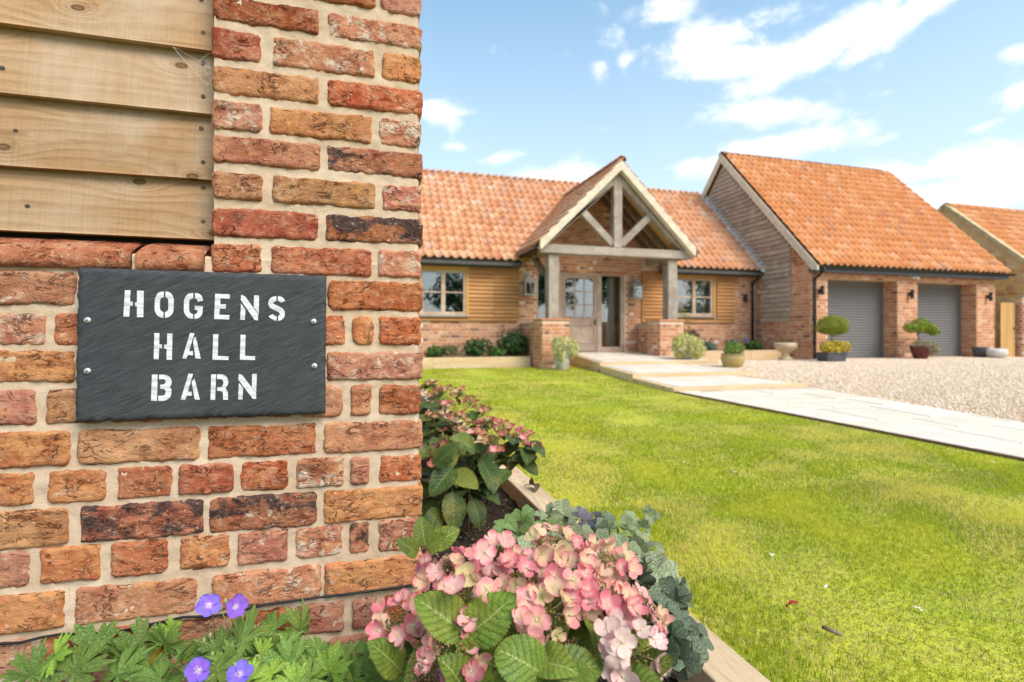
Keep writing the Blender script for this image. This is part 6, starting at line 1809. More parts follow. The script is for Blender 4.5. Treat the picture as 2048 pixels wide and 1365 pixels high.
# ---------------------------------------------------------------- planters, pots and shrubs by the house
def sleeper_bed(x0, x1, y0, y1, z0, z1, lab, splits):
    t_ = thing('raised_bed', lab, 'raised bed', ((x0 + x1) / 2, y0, z0), 'raised sleeper beds along the house')
    for (a, c) in splits:
        b = MB(); b.box(a + 0.002, c - 0.002, y0, y0 + 0.10, z0 - 0.05, z1); b.build('sleeper', M_sleeper, t_, (a, y0, z1), bevel=0.006)
    b = MB(); b.box(x0 + 0.004, x1 - 0.004, y0 + 0.101, y1, z0 - 0.05, z1 - 0.03); b.build('soil_fill', M_soil, t_)


sleeper_bed(-0.6, 3.975, 12.06, HY - 0.012, 0.0, 0.25, 'low sleeper bed under the left window, edging the lawn', [(-0.6, 1.62), (1.62, 3.97)])
sleeper_bed(8.35, 11.0, 11.62, HY - 0.012, 0.08, 0.36, 'low sleeper bed under the right window behind the pots', [(8.35, 10.0), (10.0, 11.0)])


def foliage_mat(name, c0, c1, c2, trans=0.25):
    return m_tinted(name, [(0.0, c0), (0.55, c1), (1.0, c2)], rough=0.55, spec=0.3, amount=0.12, nscale=20, bmp=0, trans=trans)


F_dark = foliage_mat('dark_foliage', (0.022, 0.055, 0.016), (0.045, 0.105, 0.028), (0.085, 0.16, 0.045))
F_mid = foliage_mat('mid_foliage', (0.04, 0.10, 0.02), (0.08, 0.17, 0.03), (0.14, 0.25, 0.05))
F_lime = foliage_mat('lime_foliage', (0.19, 0.24, 0.012), (0.32, 0.37, 0.020), (0.46, 0.46, 0.04))
F_fresh = foliage_mat('fresh_foliage', (0.12, 0.20, 0.03), (0.22, 0.32, 0.05), (0.34, 0.42, 0.08))
F_blue = foliage_mat('blue_foliage', (0.06, 0.12, 0.08), (0.10, 0.18, 0.13), (0.17, 0.26, 0.20))
F_olive = foliage_mat('olive_foliage', (0.07, 0.085, 0.035), (0.11, 0.12, 0.06), (0.16, 0.17, 0.10))
F_varieg = foliage_mat('variegated_foliage', (0.44, 0.46, 0.11), (0.70, 0.64, 0.25), (0.82, 0.77, 0.46))
F_gold = foliage_mat('gold_foliage', (0.42, 0.42, 0.03), (0.70, 0.55, 0.06), (0.76, 0.38, 0.16))
F_pale = foliage_mat('pale_foliage', (0.36, 0.34, 0.17), (0.58, 0.50, 0.32), (0.72, 0.60, 0.50))
F_acer = foliage_mat('acer_foliage', (0.12, 0.19, 0.015), (0.26, 0.36, 0.02), (0.42, 0.46, 0.05))
F_violet = foliage_mat('violet_flowers', (0.14, 0.08, 0.42), (0.22, 0.14, 0.6), (0.3, 0.2, 0.7), 0.1)
M_bark = m_plain('bark', (0.22, 0.17, 0.12), 0.9, 0.1, 0, 0.3, 20, 0.5)


def leaf_cloud(name, parent, lobes, n, size, m_, seed=1, droop=0.0, shell=0.55, aspect=0.55, up=0.3):
    """n small leaves filling ellipsoidal lobes (cx,cy,cz,rx,ry,rz), denser towards their skins"""
    rg = np.random.default_rng(seed)
    wts = np.array([l[3] * l[4] + l[4] * l[5] + l[3] * l[5] for l in lobes]); wts = wts / wts.sum()
    idx = rg.choice(len(lobes), n, p=wts)
    Lb = np.array(lobes)[idx]
    d = rg.normal(0, 1, (n, 3)); d /= np.linalg.norm(d, axis=1)[:, None]
    rad = shell + (1 - shell) * rg.uniform(0, 1, n) ** 0.6
    bump_ = np.array([1 + 0.22 * noise.noise(Vector((q[0] * 2.6 + seed, q[1] * 2.6, q[2] * 2.6))) for q in d])
    C = Lb[:, :3] + d * Lb[:, 3:] * (rad * bump_)[:, None]
    nd = d + rg.normal(0, 0.5, (n, 3)) + np.array([0, 0, up]); nd /= np.linalg.norm(nd, axis=1)[:, None]
    t1 = np.cross(nd, rg.normal(0, 1, (n, 3))); t1[:, 2] -= droop; t1 -= nd * (t1 * nd).sum(1)[:, None]; t1 /= np.linalg.norm(t1, axis=1)[:, None]
    t2 = np.cross(nd, t1)
    s_ = size * rg.uniform(0.6, 1.3, n)
    a = (t1.T * s_).T; b_ = (t2.T * s_ * aspect / 2).T; k = (nd.T * s_ * 0.18).T
    V = np.stack([C - a * 0.5, C + b_ - k * 0, C + a * 0.5 - k, C - b_], 1)
    V[:, 1] += k * 0.6; V[:, 3] += k * 0.6
    keep = np.ones(n, bool)
    V = V.reshape(-1, 3)
    i0 = 4 * np.arange(n)
    F = np.concatenate([np.stack([i0, i0 + 1, i0 + 2], 1), np.stack([i0, i0 + 2, i0 + 3], 1)])
    tt = np.clip(0.5 + rg.normal(0, 0.22, n), 0, 0.99)
    o = np_mesh(name, V, F, m_, parent, np.tile(tt, 2))
    o['kind'] = 'stuff'
    return o


def stems_mb(base, tops, r_=0.006):
    b = MB()
    for t_ in tops:
        m_ = (Vector(base) + Vector(t_)) / 2 + Vector((0, 0, 0.03))
        b.tube([base, m_, t_], [r_, r_ * 0.8, r_ * 0.4], 5)
    return b


def shrub(name, lab, cat, base, lobes, n, size, m_, group=None, seed=1, **kw):
    t_ = thing(name, lab, cat, base, group)
    leaf_cloud('foliage', t_, lobes, n, size, m_, seed, **kw)
    stems_mb(base, [(l[0], l[1], l[2]) for l in lobes]).build('stem', M_bark, t_)
    return t_


GL = 'shrubs in the left raised bed'
def bed_shrub(x, y, z0, rx, rz, m_, lab, n=900, size=0.06, group=GL, seed=1, nl=4, **kw):
    r_ = random.Random(seed)
    lobes = [(x + r_.uniform(-0.45, 0.45) * rx, y + r_.uniform(-0.2, 0.2) * rx, z0 + rz * r_.uniform(0.35, 0.7), rx * r_.uniform(0.45, 0.7), 0.25, rz * r_.uniform(0.4, 0.6)) for _ in range(nl)]
    return shrub('shrub', lab, 'shrub', (x, y, z0), lobes, n, size, m_, group, seed, **kw)


bed_shrub(1.62, 12.5, 0.22, 0.36, 0.28, F_mid, 'bright green low strappy plant at the left end of the left bed', 700, 0.09, seed=2, aspect=0.25)
bed_shrub(2.16, 12.5, 0.22, 0.36, 0.30, F_dark, 'small dark rounded shrub in the left bed, left of the leafy one', 900, 0.04, seed=3)
bed_shrub(2.72, 12.55, 0.22, 0.42, 0.44, F_dark, 'leafy green shrub in the middle of the left bed', 800, 0.08, seed=4)
bed_shrub(3.12, 12.4, 0.22, 0.30, 0.22, F_mid, 'low fresh green plant at the foot of the big shrub in the left bed', 500, 0.07, seed=5)
bed_shrub(3.60, 12.45, 0.20, 0.52, 0.62, F_dark, 'largest dark green shrub at the right end of the left bed, beside the brick pier', 1700, 0.075, seed=6)
GR_ = 'shrubs in the right raised bed'
bed_shrub(8.85, 12.55, 0.33, 0.50, 0.55, F_olive, 'tall olive grey lavender bush in the right bed, behind the yellow variegated plant', 1500, 0.06, GR_, 7, aspect=0.18)
bed_shrub(8.95, 12.0, 0.33, 0.36, 0.30, F_blue, 'low blue green plant in the right bed in front of the olive bush', 700, 0.06, GR_, 8)
vio = bed_shrub(9.85, 12.1, 0.33, 0.30, 0.30, F_blue, 'blue green plant with violet flowers in the right bed', 600, 0.06, GR_, 9)
leaf_cloud('flowers', vio, [(10.05, 11.95, 0.62, 0.16, 0.12, 0.06)], 26, 0.045, F_violet, 3)
bed_shrub(10.5, 12.15, 0.33, 0.38, 0.26, F_mid, 'low spreading green plant at the right end of the right bed', 700, 0.055, GR_, 10)
# thin whippy shrub rising in front of the right window
whip = thing('whippy_plant', 'thin whippy plant rising in front of the right hand window', 'plant', (8.30, 12.3, 0.3))
b = MB()
tops = [(8.20 + 0.09 * i, 12.3 + 0.03 * (i % 2), 1.25 + 0.12 * ((i * 7) % 4)) for i in range(5)]
for tp in tops: b.tube([(8.30, 12.3, 0.3), ((8.3 + tp[0]) / 2, 12.3, 0.85), tp], [0.007, 0.005, 0.003], 5)
b.build('stem', M_bark, whip)
leaf_cloud('foliage', whip, [(tp[0], tp[1], tp[2] - 0.12, 0.06, 0.06, 0.22) for tp in tops], 170, 0.05, F_lime, 4)

# pots
M_potgrey = m_plain('weathered_stone_pot', (0.42, 0.40, 0.36), 0.9, 0.1, 0, 0.28, 9, 0.4)
M_potglaze = m_plain('olive_glaze', (0.36, 0.27, 0.10), 0.28, 0.5, 0, 0.25, 3)
M_potred = m_plain('oxblood_glaze', (0.11, 0.022, 0.022), 0.25, 0.5, 0, 0.25, 3)
M_potdark = m_plain('slate_grey_trough', (0.085, 0.085, 0.095), 0.7, 0.3)
M_urn = m_plain('cast_stone', (0.55, 0.43, 0.28), 0.9, 0.1, 0, 0.2, 9, 0.3)
M_white = m_plain('pale_bowl', (0.62, 0.60, 0.56), 0.6, 0.3, 0, 0.15, 5)
M_compost = m_plain('compost', (0.04, 0.03, 0.02), 0.95)


def pot(name, lab, c, prof, m_, fill=None, rings=True, group=None):
    t_ = thing(name, lab, 'plant pot', c, group)
    b = MB(); b.lathe(prof, c, 28); b.build('body', m_, t_, smooth=True)
    if fill:
        r_, z = fill
        b = MB(); b.lathe([(0.0, z + 0.01), (r_, z)], c, 20); b.build('compost', M_compost, t_, smooth=True)
    return t_


GP = 'pots standing round the entrance and garage'
pot('plant_pot', 'tall pale grey stone pot on the lawn edge against the left porch pier', (4.28, 10.82, 0.0),
    [(0.0, 0.0), (0.12, 0.0), (0.135, 0.03), (0.17, 0.2), (0.195, 0.40), (0.20, 0.52), (0.215, 0.545), (0.215, 0.575), (0.185, 0.575), (0.175, 0.5)], M_potgrey, (0.178, 0.52), group=GP)
shrub('trailing_plant', 'yellow variegated trailing plant spilling from the tall grey pot', 'plant', (4.28, 10.82, 0.54),
      [(4.28, 10.78, 0.60, 0.27, 0.24, 0.16), (4.12, 10.70, 0.50, 0.13, 0.13, 0.24), (4.46, 10.68, 0.48, 0.17, 0.16, 0.22), (4.2, 10.60, 0.34, 0.09, 0.08, 0.16)], 1900, 0.05, F_varieg, 'yellow variegated plants', 11)
pot('plant_pot', 'grey stone pot almost hidden under yellow foliage on the top step', (7.16, 10.5, 0.225),
    [(0.0, 0.0), (0.16, 0.0), (0.19, 0.06), (0.24, 0.24), (0.25, 0.33), (0.26, 0.36), (0.23, 0.36), (0.22, 0.30)], M_potgrey, (0.225, 0.31), group=GP)
shrub('trailing_plant', 'mound of yellow variegated foliage burying its pot on the top step', 'plant', (7.16, 10.5, 0.55),
      [(7.16, 10.44, 0.62, 0.34, 0.30, 0.19), (6.91, 10.32, 0.47, 0.19, 0.17, 0.24), (7.40, 10.32, 0.45, 0.20, 0.18, 0.24), (7.2, 10.18, 0.45, 0.16, 0.12, 0.18)], 2600, 0.05, F_varieg, 'yellow variegated plants', 12)
pot('plant_pot', 'round olive glazed pot at the end of the middle step', (7.36, 9.1, 0.055),
    [(0.0, 0.0), (0.13, 0.0), (0.145, 0.02), (0.20, 0.12), (0.235, 0.22), (0.235, 0.27), (0.22, 0.305), (0.235, 0.32), (0.235, 0.335), (0.20, 0.335), (0.19, 0.27)], M_potglaze, (0.195, 0.29), group=GP)
shrub('clipped_plant', 'small rounded green plant growing in the olive glazed pot', 'plant', (7.36, 9.1, 0.35),
      [(7.42, 9.12, 0.50, 0.20, 0.18, 0.14), (7.33, 9.06, 0.45, 0.20, 0.18, 0.11)], 1700, 0.035, F_fresh, None, 13, shell=0.7)
urn = pot('stone_urn', 'pale cast stone bowl on a foot against the garage brickwork', (10.36, 10.85, 0.125),
          [(0.0, 0.0), (0.17, 0.0), (0.17, 0.05), (0.10, 0.09), (0.085, 0.15), (0.11, 0.20), (0.21, 0.26), (0.265, 0.34), (0.27, 0.41), (0.255, 0.45), (0.22, 0.44), (0.20, 0.40)], M_urn, (0.21, 0.41), group=GP)
shrub('sprouting_plant', 'few thin green shoots in the cast stone bowl', 'plant', (10.36, 10.85, 0.53), [(10.36, 10.85, 0.60, 0.2, 0.15, 0.07)], 120, 0.05, F_mid, None, 14, aspect=0.2)
tr = thing('trough', 'dark grey rectangular trough by the first roller door, planted with a topiary', 'plant pot', (11.04, 10.12, 0.13), GP)
b = MB()
b.add([(10.77, 9.98, 0.12), (11.31, 9.98, 0.12), (11.31, 10.28, 0.12), (10.77, 10.28, 0.12), (10.74, 9.95, 0.33), (11.34, 9.95, 0.33), (11.34, 10.31, 0.33), (10.74, 10.31, 0.33)],
      [(0, 3, 2, 1), (0, 1, 5, 4), (1, 2, 6, 5), (2, 3, 7, 6), (3, 0, 4, 7)])
b.build('body', M_potdark, tr)
b = MB(); b.box(10.765, 11.315, 9.975, 10.285, 0.28, 0.31); b.build('compost', M_compost, tr)
b = MB()
for (q0, q1, r0, r1) in ((10.728, 11.352, 9.938, 9.962), (10.728, 11.352, 10.298, 10.322), (10.728, 10.752, 9.9625, 10.2975), (11.328, 11.352, 9.9625, 10.2975)):
    b.box(q0, q1, r0, r1, 0.325, 0.35)
b.build('rim', M_potdark, tr)
shrub('bedding_plant', 'yellow and coral bedding foliage filling the dark trough', 'plant', (11.04, 10.12, 0.31),
      [(10.86, 10.08, 0.48, 0.20, 0.17, 0.15), (11.10, 10.06, 0.49, 0.20, 0.17, 0.15), (11.36, 10.08, 0.48, 0.17, 0.16, 0.14), (11.0, 10.0, 0.42, 0.3, 0.1, 0.10)], 1300, 0.065, F_gold, None, 15)
top = thing('topiary', 'clipped mushroom headed topiary on a bare stem, standing in the dark trough', 'topiary', (11.07, 10.14, 0.31))
b = MB(); b.tube([(11.07, 10.14, 0.3), (11.06, 10.13, 0.55), (11.08, 10.14, 0.88)], [0.03, 0.026, 0.03], 8); b.build('trunk', m_plain('pale_stem', (0.42, 0.34, 0.24), 0.9), top, smooth=True)
leaf_cloud('crown', top, [(11.07, 10.13, 0.98, 0.375, 0.36, 0.22), (11.07, 10.13, 1.05, 0.33, 0.32, 0.20), (11.07, 10.13, 0.88, 0.33, 0.3, 0.08)], 7000, 0.03, F_lime, 16, shell=0.86)
pot('plant_pot', 'dark oxblood glazed pot leaning between the roller doors', (14.40, 10.45, 0.13),
    [(0.0, 0.0), (0.14, 0.0), (0.16, 0.03), (0.21, 0.18), (0.235, 0.29), (0.245, 0.32), (0.245, 0.345), (0.21, 0.345), (0.2, 0.28)], M_potred, (0.205, 0.30), group=GP)
shrub('trailing_plant', 'pale cream and pink grassy plant trailing from the oxblood pot', 'plant', (14.40, 10.45, 0.44),
      [(14.36, 10.40, 0.50, 0.24, 0.2, 0.12), (14.62, 10.3, 0.38, 0.18, 0.14, 0.16), (14.50, 10.25, 0.45, 0.18, 0.12, 0.14)], 900, 0.09, F_pale, None, 17, aspect=0.12)
bon = thing('small_maple', 'small spreading bonsai like maple growing from the oxblood pot', 'small tree', (14.40, 10.5, 0.44))
b = MB(); b.tube([(14.40, 10.5, 0.42), (14.44, 10.5, 0.62), (14.36, 10.5, 0.80), (14.42, 10.5, 1.0)], [0.03, 0.026, 0.022, 0.012], 8)
for tp in ((14.05, 10.45, 0.92), (14.78, 10.5, 0.88), (14.62, 10.4, 1.02)):
    b.tube([(14.38, 10.5, 0.80), ((14.38 + tp[0]) / 2, 10.48, 0.90), tp], [0.018, 0.014, 0.007], 6)
b.build('trunk', M_bark, bon, smooth=True)
leaf_cloud('crown', bon, [(14.08, 10.45, 0.95, 0.22, 0.18, 0.13), (14.42, 10.47, 1.07, 0.27, 0.2, 0.14), (14.72, 10.47, 0.95, 0.24, 0.18, 0.15), (14.86, 10.45, 0.85, 0.17, 0.15, 0.10), (14.3, 10.4, 0.95, 0.2, 0.15, 0.10)], 2600, 0.05, F_acer, 18)
pot('plant_pot', 'pale rounded bowl pot by the garage corner and gate', (17.05, 10.3, 0.12),
    [(0.0, 0.0), (0.13, 0.0), (0.2, 0.05), (0.245, 0.14), (0.235, 0.22), (0.20, 0.265), (0.18, 0.26), (0.2, 0.2)], M_white, (0.2, 0.22), group=GP)
pot('plant_pot', 'small dark pot half hidden behind the pale bowl pot', (16.92, 10.62, 0.12),
    [(0.0, 0.0), (0.14, 0.0), (0.19, 0.26), (0.2, 0.31), (0.17, 0.31), (0.16, 0.25)], M_potdark, (0.165, 0.27), group=GP)

# garden trees behind the viewer: they stand in the window reflections
def tree(base, h_, lobes, lab, seed):
    t_ = thing('garden_tree', lab, 'tree', base, 'garden trees mirrored in the windows')
    b = MB(); b.tube([base, (base[0] + 0.15, base[1], base[2] + h_ * 0.35), (base[0] - 0.1, base[1], base[2] + h_ * 0.8)], [0.22, 0.16, 0.05], 8)
    for l in lobes: b.tube([(base[0] + 0.1, base[1], base[2] + h_ * 0.35), (l[0], l[1], l[2])], [0.09, 0.03], 6)
    b.build('trunk', M_bark, t_)
    leaf_cloud('crown', t_, lobes, 2600, 0.30, F_dark, seed, shell=0.45)


for (tx, ty, hh, sd, lab) in ((7.4, -13, 6.5, 31, 'leafy garden tree mirrored in the left window'), (15.5, -15, 8.5, 32, 'bushy garden tree mirrored in the front door glass'), (20.0, -14, 8.0, 34, 'second bushy garden tree mirrored in the front door glass'), (29.5, -14, 7.5, 33, 'tall garden tree mirrored in the right window')):
    r_ = random.Random(sd)
    tree((tx, ty, -0.06), hh, [(tx + r_.uniform(-1.6, 1.6), ty + r_.uniform(-1, 1), hh * r_.uniform(0.35, 0.85), r_.uniform(0.9, 1.6), r_.uniform(0.9, 1.4), r_.uniform(0.8, 1.3)) for _ in range(8)], lab, sd)

# ---------------------------------------------------------------- plants in the flower bed
def add_uv(me, uvs):
    lay = me.uv_layers.new(name='UVMap')
    n = len(me.loops)
    vi = np.empty(n, dtype=np.int32)
    me.loops.foreach_get('vertex_index', vi)
    U = np.array(uvs, dtype=np.float32)
    lay.data.foreach_set('uv', U[vi].ravel())


def leaf_mesh(name, mats, L, W, seed, nu=8, nv=22, fold=0.35, curl=0.5, serr=0.05, quilt=0.0022, nveins=8, stalk=0.03, tipw=0.8, basew=0.5, wave=0.006):
    """ovate serrated leaf: base at the origin, tip along +Y, upper face +Z; a short stalk behind it"""
    r_ = random.Random(seed)
    so = Vector((seed * 7.1, seed * 3.3, 0))
    vs, uv, fs, mi = [], [], [], []
    mx_ = max((v / 100) ** basew * (1 - v / 100) ** tipw for v in range(1, 100))
    ang = 0.0
    py, pz_ = 0.0, 0.0
    side = r_.uniform(-0.3, 0.3)
    for j in range(nv + 1):
        v = j / nv
        hw = W / 2 * (max(v, 0.0005) ** basew * max(1 - v, 0) ** tipw / mx_)
        if j:
            ang = curl * (v ** 1.5) * 1.6
            py += L / nv * math.cos(ang); pz_ -= L / nv * math.sin(ang) - 0.35 * curl * L / nv
        for i in range(nu + 1):
            u = i / nu * 2 - 1
            s_ = 1 + (serr * (1 if j % 2 else -1) if abs(u) > 0.99 and 0 < j < nv else 0)
            x = hw * u * s_
            ph = v * nveins - abs(u) * nveins * 0.28
            q = abs((ph % 1.0) - 0.5) * 2          # 1 on a side vein
            z = abs(x) * fold - quilt * (q ** 3) * (1 - abs(u) ** 4) * (1 if abs(u) > 0.05 else 0.4) - (0.0012 if abs(u) < 0.05 else 0)
            z += wave * noise.noise(so + Vector((x * 40, py * 40, 0))) * abs(u)
            vs.append((x + side * 0.12 * py * v, py, pz_ + z))
            uv.append((i / nu, v))
    Wn = nu + 1
    fs = [(j * Wn + i, j * Wn + i + 1, (j + 1) * Wn + i + 1, (j + 1) * Wn + i) for j in range(nv) for i in range(nu)]
    mi = [0] * len(fs)
    if stalk:
        b = MB(); b.tube([(0, 0.004, -0.0015), (0, -stalk * 0.5, -0.003), (0, -stalk, -0.010)], [0.0016, 0.0019, 0.0024], 5)
        o = len(vs)
        vs += b.v; fs += [tuple(k + o for k in f) for f in b.f]; mi += [1] * len(b.f); uv += [(0.5, 0.3)] * len(b.v)
    me = bpy.data.meshes.new(name)
    me.from_pydata(vs, [], fs)
    for m_ in mats: me.materials.append(m_)
    me.polygons.foreach_set('material_index', mi)
    me.polygons.foreach_set('use_smooth', [True] * len(fs))
    add_uv(me, uv)
    return me


def floret_mesh(mats, R_, seed, npet=4, cup=0.35, nu=6, nv=9, pw=0.98, stalk=0.03, notch=0.0, roundp=0.62):
    r_ = random.Random(seed)
    vs, uv, fs, mi = [], [], [], []
    for p in range(npet):
        a0 = 2 * PI * p / npet + r_.uniform(-0.16, 0.16)
        Rl = R_ * r_.uniform(0.86, 1.1)
        cu = cup * r_.uniform(0.2, 1.7)
        tw = r_.uniform(-0.25, 0.25)
        o = len(vs)
        for j in range(nv + 1):
            v = j / nv
            hw = Rl * pw * 0.5 * (max(0.03, math.sin(PI / 2 * min(1, v / 0.58))) ** 0.75 if v < 0.58 else math.sqrt(max(0.0, 1 - ((v - 0.58) / 0.425) ** 2.2)))
            for i in range(nu + 1):
                u = i / nu * 2 - 1
                yy = Rl * (0.04 + 0.96 * v) * (1 - 0.02 * u * u * v) - (notch * Rl * (1 - abs(u)) * v ** 6)
                x = hw * u
                z = cu * Rl * (v ** 1.6) * 0.5 + 0.16 * Rl * u * u * v * (1 if cup > 0 else -1) + tw * x + 0.17 * Rl * noise.noise(Vector((x * 85 + seed * 3, yy * 85, p)))
                z += 0.0010 * (1 + p % 2)
                X = x * math.cos(a0) - yy * math.sin(a0)
                Y = x * math.sin(a0) + yy * math.cos(a0)
                vs.append((X, Y, z)); uv.append((i / nu, v))
        Wn = nu + 1
        f_ = [(o + j * Wn + i, o + j * Wn + i + 1, o + (j + 1) * Wn + i + 1, o + (j + 1) * Wn + i) for j in range(nv) for i in range(nu)]
        fs += f_; mi += [0] * len(f_)
    b = MB()
    b.ball((0, 0, 0.0015), 0.0022, 6, 4)
    if stalk: b.tube([(0, 0, 0), (0.002, 0.001, -stalk * 0.5), (0.0, 0.004, -stalk)], [0.0011, 0.0010, 0.0012], 5)
    o = len(vs)
    vs += b.v; fs += [tuple(k + o for k in f) for f in b.f]; mi += [1] * len(b.f); uv += [(0.5, 0.3)] * len(b.v)
    me = bpy.data.meshes.new('floret')
    me.from_pydata(vs, [], fs)
    for m_ in mats: me.materials.append(m_)
    me.polygons.foreach_set('material_index', mi)
    me.polygons.foreach_set('use_smooth', [True] * len(fs))
    add_uv(me, uv)
    return me


def seed_head_mesh(m_, R_, n, seed, m2):
    """the flat-topped cluster of tiny fertile flowers of a lacecap"""
    r_ = random.Random(seed)
    b = MB()
    for i in range(n):
        a = r_.uniform(0, 2 * PI); q = R_ * math.sqrt(r_.random())
        z = 0.35 * R_ * (1 - (q / R_) ** 2) + r_.uniform(-0.006, 0.006)
        c = (q * math.cos(a), q * math.sin(a), z)
        s_ = r_.uniform(0.0013, 0.0024)
        b.cur = 0
        b.add([(c[0] + s_, c[1], c[2]), (c[0], c[1] + s_, c[2]), (c[0] - s_, c[1], c[2]), (c[0], c[1] - s_, c[2]), (c[0], c[1], c[2] + s_ * 1.5), (c[0], c[1], c[2] - s_ * 1.5)],
              [(0, 1, 4), (1, 2, 4), (2, 3, 4), (3, 0, 4), (1, 0, 5), (2, 1, 5), (3, 2, 5), (0, 3, 5)])
        if i % 2 == 0:
            b.cur = 1
            b.tube([(c[0], c[1], c[2] - 0.001), (c[0] * 0.55, c[1] * 0.55, c[2] - 0.016), (c[0] * 0.12, c[1] * 0.12, -0.034)], 0.0006, 3, False)
    return b.mesh('flower_head', [m_, m2])


M_stem = m_plain('green_stem', (0.16, 0.20, 0.05), 0.6, 0.3, 0, 0.25, 30)
M_woody = m_plain('woody_stem', (0.17, 0.12, 0.06), 0.8, 0.2, 0, 0.25, 30)
M_pedicel = m_plain('pedicel', (0.60, 0.50, 0.36), 0.6, 0.3, 0, 0.15, 30)
M_hleaf = m_leaf('hydrangea_leaf', (0.095, 0.17, 0.022), (0.20, 0.29, 0.038), (0.44, 0.49, 0.16), (0.40, 0.14, 0.05), 8, 0.36, 0.22, 0.3, 0.35)
M_hleafd = m_leaf('hydrangea_leaf_dark', (0.036, 0.080, 0.020), (0.095, 0.16, 0.036), (0.22, 0.29, 0.10), (0.23, 0.07, 0.03), 8, 0.42, 0.22, 0.15, 0.45)
M_pink = m_petal('pink_sepal', (0.82, 0.62, 0.40), (0.84, 0.37, 0.35), (0.58, 0.56, 0.20), (0.74, 0.17, 0.20), 13, 0.32)
M_rose = m_petal('rose_sepal', (0.84, 0.52, 0.46), (0.80, 0.26, 0.29), (0.74, 0.58, 0.36), (0.68, 0.10, 0.17), 13, 0.32)
M_blush = m_petal('blush_sepal', (0.86, 0.66, 0.56), (0.86, 0.56, 0.54), (0.70, 0.58, 0.34), (0.80, 0.44, 0.46), 13, 0.3, (0.60, 0.08, 0.16))
M_dusky = m_petal('dusky_sepal', (0.50, 0.36, 0.17), (0.50, 0.125, 0.125), (0.34, 0.33, 0.10), (0.40, 0.05, 0.07), 11, 0.25)
M_seed = m_tinted('fertile_flower', [(0.0, (0.16, 0.09, 0.03)), (0.4, (0.22, 0.18, 0.05)), (0.7, (0.34, 0.22, 0.10)), (1.0, (0.46, 0.30, 0.20))], amount=0.6, nscale=160, bmp=0)
M_dry = m_tinted('dried_flower', [(0.0, (0.10, 0.05, 0.025)), (0.5, (0.16, 0.09, 0.045)), (1.0, (0.22, 0.13, 0.06))], amount=0.5, nscale=160, bmp=0)

HL = [leaf_mesh('leaf', [M_hleaf, M_stem], 0.135, 0.090, s_, nu=12, nv=40, quilt=0.0034, fold=[0.35, 0.15, 0.5, 0.25, 0.05, 0.4][s_ % 6], curl=[0.45, 0.25, 0.7, 0.35, 0.9, 0.15][s_ % 6]) for s_ in range(6)]
HD = [leaf_mesh('leaf', [M_hleafd, M_woody], 0.145, 0.088, s_ + 20, nu=10, nv=32, quilt=0.003, fold=[0.3, 0.15, 0.45, 0.2][s_ % 4], curl=[0.5, 0.3, 0.8, 0.6][s_ % 4], serr=0.04) for s_ in range(4)]


def fl_set(m_, R_, s0, n=5):
    return [floret_mesh([m_, M_pedicel], R_, s0 + k, cup=[0.7, 0.3, 1.1, -0.6, 0.9, 1.4, -0.2][k % 7]) for k in range(n)]


FL_pink = fl_set(M_pink, 0.0185, 1, 7)
FL_rose = fl_set(M_rose, 0.0185, 11, 7)
M_cream = m_petal('cream_sepal', (0.74, 0.66, 0.34), (0.84, 0.50, 0.36), (0.50, 0.54, 0.16), (0.66, 0.30, 0.18), 13, 0.32)
FL_cream = fl_set(M_cream, 0.0185, 41, 4)
FL_blush = fl_set(M_blush, 0.0200, 21)
FL_dusky = fl_set(M_dusky, 0.021, 31)
SH = [seed_head_mesh(M_seed, 0.030, 90, k, M_stem) for k in range(3)]
SHdry = [seed_head_mesh(M_dry, 0.030, 110, k + 7, M_woody) for k in range(2)]
SHd = [seed_head_mesh(M_seed, 0.034, 60, k + 11, M_woody) for k in range(2)]


def rot_z(d, spin=0.0):
    return Vector(d).normalized().to_track_quat('Z', 'Y').to_matrix() @ Matrix.Rotation(spin, 3, 'Z')


def put_leaf(me, parent, base, tip, face, scale=1.0, spin=0.0):
    """leaf whose stalk end is at base and which reaches towards tip, upper side towards face"""
    base = Vector(base); d = Vector(tip) - base
    m3 = frame(d, face) @ Matrix.Rotation(spin, 3, 'Y')
    return link('leaf', me, parent, base, m3 * scale)


def flower_head(parent, c, up, fls, seedm, n, R_, rg, spread=0.9, sc_=1.0, face=None):
    c = Vector(c); up = Vector(up).normalized()
    hd = link('flower_head', seedm, parent, c)
    # the head's own mesh stays unrotated; florets stand round it on their stalks
    e1 = up.orthogonal().normalized(); e2 = up.cross(e1)
    ph = rg.uniform(0, 6)
    for i in range(n):
        a = ph + 2 * PI * i / n + rg.uniform(-0.3, 0.3)
        q = R_ * rg.uniform(0.75, 1.2)
        out = e1 * math.cos(a) + e2 * math.sin(a)
        p = c + out * q + up * rg.uniform(-0.016, 0.020)
        f_ = out * rg.uniform(0.1, spread) + up * rg.uniform(0.5, 1.0) + Vector((rg.uniform(-0.3, 0.3), rg.uniform(-0.3, 0.3), rg.uniform(-0.2, 0.3)))
        if face is not None: f_ += Vector(face) * rg.uniform(0.1, 0.9)
        link('floret', rg.choice(fls), hd, p, rot_z(f_, rg.uniform(0, 6)) * (sc_ * rg.uniform(0.8, 1.12)))
    return hd


